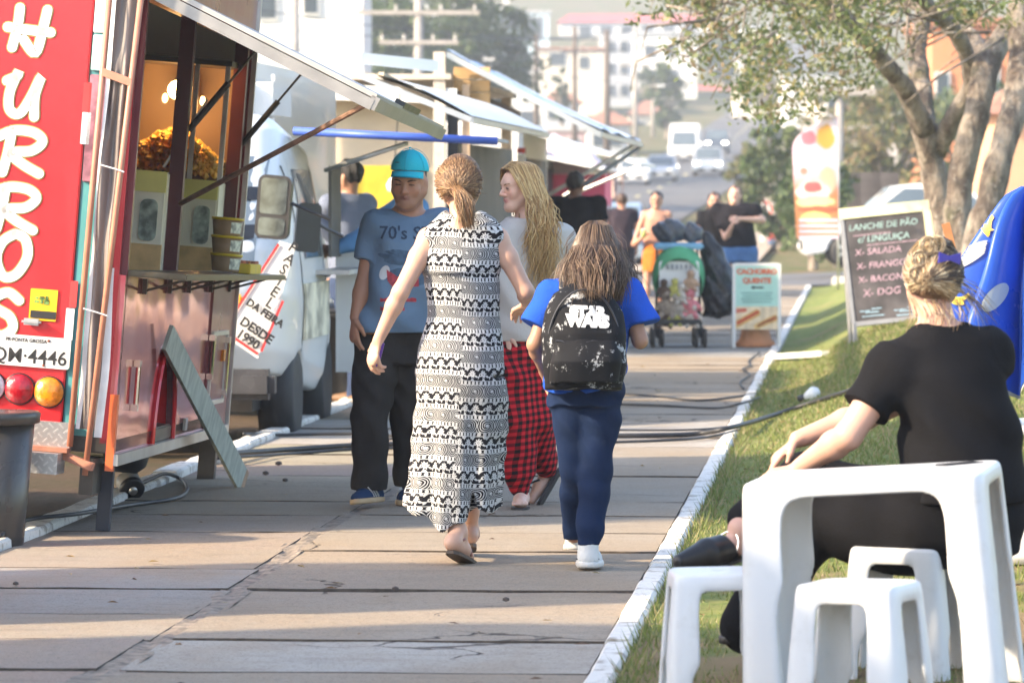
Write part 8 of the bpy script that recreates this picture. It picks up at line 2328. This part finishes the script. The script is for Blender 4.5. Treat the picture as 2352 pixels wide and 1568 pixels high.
# ------------------------------------------------------------------ people further back
def stander(label, base, hd, f, skin, top, bottom, hair, w=1.0, sleeve=.5, arms={}, kind='trousers', hem=.50, hairlen=0, shoes=(.05, .05, .05), d=None, h=.011, bare=False, dy=.0, collar=False):
    p = Person(label, *(D(*base) if d is None else (D(*base)[0], 0)), d=d); J = p.J; t = p.t
    hc = J(hd[0], hd[1], dy); H = hc[2] / .905; f = nz(f); r, f_, u = hframe((f[0], f[1], 0)); sx = lambda k, z, o=0.0: V3(0, 0, H * z) + r * k * H + f_ * o
    c0 = V3(hc[0] * .6, 0, 0); n = V3(hc[0], hc[1], H * .825)
    j = dict(neck=n, hip=V3(hc[0] * .5, 0, H * .50), shL=n - r * H * .105 * w + V3(0, 0, -.045), shR=n + r * H * .105 * w + V3(0, 0, -.045))
    for q, sg in (('L', -1), ('R', 1)):
        j['hp' + q] = j['hip'] + r * sg * .085 * w + V3(0, 0, -.04); j['kn' + q] = V3(hc[0] * .3, 0, H * .27) + r * sg * .085 + f_ * (.05 * sg); j['an' + q] = V3(0, 0, .07) + r * sg * .085 + f_ * (.12 * sg)
        j['el' + q] = j['sh' + q] + r * sg * .05 + V3(0, 0, -.28 * H / 1.65); j['wr' + q] = j['el' + q] + V3(0, 0, -.24 * H / 1.65) + f_ * .06
    for k_, v in arms.items(): j[k_] = J(*v)
    lo = np.min([v for v in j.values()], 0) - .26; hi = np.max([v for v in j.values()] + [hc], 0) + .26; lo[2] = -.02
    S = SDF(lo, hi, h); torso(S, j, .92 * w, .95 * w); P, fr = head(S, hc, f, (0, 0, 1), H / 1.70, False, j['neck'], .05)
    for q in 'LR':
        arm(S, j, q, .043 * (w * .5 + .5)); leg(S, j, q, .072 * (w * .5 + .5)); dv = nz(j['wr' + q] - j['el' + q]); hand(S, j['wr' + q], dv, f_ * .5 - r * (.8 if q == 'R' else -.8), f_, 1.0, .6)
        S.chain([j['an' + q], V3(*j['an' + q][:2], .035), V3(*j['an' + q][:2], .03) + f_ * .14], [.036, .036, .028], .02)
    sdfobj(S, 'body', m_skin, t, lambda V: skin_paint(V, hc, fr, H / 1.70, skin, stubble=0))
    face_bits(t, P, hair, 1.0, .7)
    z1 = H * (.50 if kind == 'trousers' else .56)
    S = SDF(lo, hi, h); torso(S, j, .98 * w, 1.02 * w, .012, tab=[(-.1, .172, .125), (.12, .17, .122), (.4, .156, .112), (.8, .168, .114), (.93, .145, .092), (1, .088, .07)], sh=.056)
    if sleeve:
        for q in 'LR':
            a, b, c = j['sh' + q], j['el' + q], j['wr' + q]
            cuff_tube(S, a, lerp(a, b, min(1, sleeve * 1.0)), .058 * w ** .5, .062 * w ** .5)
            if sleeve > 1: S.chain([b, lerp(b, c, sleeve - 1)], [.058, .050], .02)
    else: S.cut(lerp(j['hip'], j['neck'], .80), (0, 0, 1))
    S.wob(folds(.006, 18, .004, 33, hd[0] * .01)); S.cut((0, 0, z1 - .06 if kind != 'skirt' else z1), (0, 0, -1)); S.ell(lerp(j['neck'], hc, .15), [.07, .075, .05], k=.01, op='sub')
    sdfobj(S, 'top', cloth('top ' + str(top), top, .1), t)
    S = SDF(lo, hi, h); zc = H * hem
    S.loft([(j['hip'] + V3(0, 0, -.14), .168 * w, .13 * w), (j['hip'] + V3(0, 0, -.02), .175 * w, .128 * w), (j['hip'] + V3(0, 0, .09), .150 * w, .112 * w)], wdir=r, k=.02)
    if kind == 'skirt': S.loft([(V3(hc[0] * .4, 0, H * .34), .175 * w, .14), (j['hip'], .172 * w, .13)], wdir=r, k=.02)
    else:
        for q in 'LR':
            a, b, c = j['hp' + q], j['kn' + q], j['an' + q]; S.chain([a, lerp(a, b, .5), b], [.098 * w, .094 * w, .076], .03); S.chain([b, c], [.074, .066], .02)
    if kind == 'shorts': S.cut((0, 0, zc), (0, 0, -1))
    S.wob(folds(.004, 24, .003, 40, hd[0] * .02)); sdfobj(S, {'skirt': 'skirt', 'shorts': 'shorts'}.get(kind, 'trousers'), cloth('bottom ' + str(bottom), bottom, .2), t)
    for q in 'LR':
        S = SDF(j['an' + q] - .25, j['an' + q] + .25, h * .8); g = V3(*j['an' + q][:2], .03); S.chain([g - f_ * .05, g + f_ * .08, g + f_ * .17], [.042, .048, .034], .01, sq=((0, 0, 1), .9)); S.cut((0, 0, .003), (0, 0, -1)); S.cut((0, 0, .09), (0, 0, 1)); sdfobj(S, 'shoe', M('shoe ' + str(shoes), shoes, .6), t)
    if hair:
        s = H / 1.70; R = np.array(fr).T; S = SDF(hc - .45, hc + .2, h * .8); S.ell(P(0, -.018, .040), [.084 * s, .102 * s, .092 * s], R, k=0); S.cut(P(0, .055, .05), fr[1] - fr[2] * .85); S.cut(P(0, 0, -.05), -fr[2])
        if hairlen: S.chain([P(0, -.06, .0), P(0, -.08, -.12), P(0, -.07, -hairlen)], [.085, .10, .06], .03, sq=(fr[1], .45))
        S.wob(lambda x, y, z: .005 * np.sin(90 * x + 20 * z) + .003 * np.sin(130 * y - 15 * z)); sdfobj(S, 'hair', M('hair ' + str(hair), hair, .5, .3, 50, .5, stretch=(6, 6, 1)), t)
    return p, j
GYB = (.17, .20, .28)
stander('dark-haired man in blue-grey shirt standing in profile at the van', (835, 925), (800, 408), (-.86, .5, -.06), (.42, .22, .14), GYB, (.04, .06, .12), (.012, .011, .012), 1.3, 1.95,
        {'elR': (770, 545, -.15), 'wrR': (722, 505, -.2), 'elL': (815, 600, .2), 'wrL': (775, 640, .1)}, shoes=(.16, .085, .04))
stander('person in light blue shirt reaching to the van behind the capped man', (908, 948), (938, 410), (-.9, .4, 0), (.45, .26, .18), (.13, .30, .58), (.06, .11, .26), (.02, .016, .014), 1.0, 1.8,
        {'shL': (858, 512, -.12), 'elL': (812, 556, -.22), 'wrL': (768, 572, -.28)}, shoes=(.7, .7, .72))
stander('man in black t-shirt seen from behind beside the awning props', (1322, 797), (1322, 424), (.25, 1, 0), (.20, .10, .065), (.010, .010, .013), (.03, .035, .05), (.02, .014, .012), 1.30, .55)
stander('man in dark shirt seen from behind further up the path', (1428, 690), (1428, 462), (-.1, 1, 0), (.36, .19, .13), (.035, .026, .034), (.03, .03, .04), (.07, .04, .028), 1.05, .5)
stander('woman in tan strap top and orange skirt holding a drink', (1500, 722), (1508, 460), (-.15, -1, 0), (.48, .26, .175), (.46, .24, .17), (.48, .16, .03), (.025, .018, .015), .90, 0,
        {'elR': (1456, 560, -.05), 'wrR': (1480, 542, -.18), 'elL': (1545, 545, .0), 'wrL': (1535, 580, -.1)}, kind='skirt', hairlen=.0, bare=True, shoes=(.6, .35, .25))
stander('long-haired young woman in black top beside the stroller', (1642, 726), (1641, 462), (.0, -1, 0), (.56, .31, .22), (.012, .012, .015), (.03, .04, .07), (.06, .036, .025), .95, .5,
        {'elR': (1598, 545, -.1), 'wrR': (1632, 600, -.15)}, hairlen=.34)
stander('woman in loose black top and denim shorts with one arm raised', (1706, 728), (1688, 448), (-.2, -1, .15), (.66, .40, .30), (.013, .012, .016), (.08, .17, .36), (.13, .08, .05), 1.32, .62,
        {'elL': (1752, 505, -.05), 'wrL': (1700, 502, -.30), 'elR': (1668, 545, -.1), 'wrR': (1680, 520, -.28)}, kind='shorts', hem=.40, hairlen=.3, shoes=(.62, .6, .58))
stander('far person in red shirt standing by the side street', (1781, 590), (1781, 521), (0, -1, 0), (.45, .25, .18), (.62, .06, .08), (.06, .10, .18), (.05, .03, .02), 1.1, .5, h=.02, d=75 * K)
stander('far walker in dark clothes left of the road', (1392, 0), (1392, 383), (0, 1, 0), (.4, .22, .16), (.05, .06, .09), (.04, .05, .08), (.03, .02, .02), 1.0, 1.5, h=.025, d=118 * K)
stander('far walker in pale top left of the road', (1410, 0), (1410, 384), (0, 1, 0), (.45, .25, .18), (.6, .42, .34), (.05, .06, .10), (.05, .03, .02), 1.0, .5, h=.025, d=120 * K)
# things in their hands
def held(name, label, cat, pos, make):
    t = thing(name, label, cat, pos, YAW); make(t)
def cup(t):
    mb = MB(); mb.lathe([(.026, 0), (.036, .10)], 16); mb.build('cup_wall', M('yellow green drink', (.55, .58, .16), .3), t, True)
    mb = MB(); mb.lathe([(.037, .098), (.038, .105), (.01, .112)], 16); mb.build('lid', m_white, t, True)
pw = G(*D(1500, 722)); held('drink_cup', 'yellow-green drink cup held by the woman in the orange skirt', 'cup', AR(*D(1478, 545), depth(pw) - .24), cup)
pm = G(*D(835, 925)); 
def cupb(t): mb = MB(); mb.prism(rrect(.085, .15, .012, 2), (0, 0, 0), (1, 0, 0), (0, 0, 1), .012); mb.build('phone_body', m_blackp, t)
held('phone', 'black phone held up by the man in the blue-grey shirt', 'phone', AR(*D(722, 488), depth(pm) - .22), cupb)

# ------------------------------------------------------------------ hazy air
mb = MB(); mb.box((-15, 540, 49), (700, 1230, 104))
hz = tag(mb.build('haze', None), kind='stuff')
m = bpy.data.materials.new('hazy air'); m.use_nodes = True; nt = m.node_tree; nt.nodes.remove(nt.nodes['Principled BSDF'])
pv = nt.nodes.new('ShaderNodeVolumePrincipled'); pv.inputs['Color'].default_value = (.90, .94, 1, 1); pv.inputs['Density'].default_value = .00075; pv.inputs['Anisotropy'].default_value = .25
nt.links.new(pv.outputs[0], nt.nodes['Material Output'].inputs['Volume']); hz.data.materials.append(m)
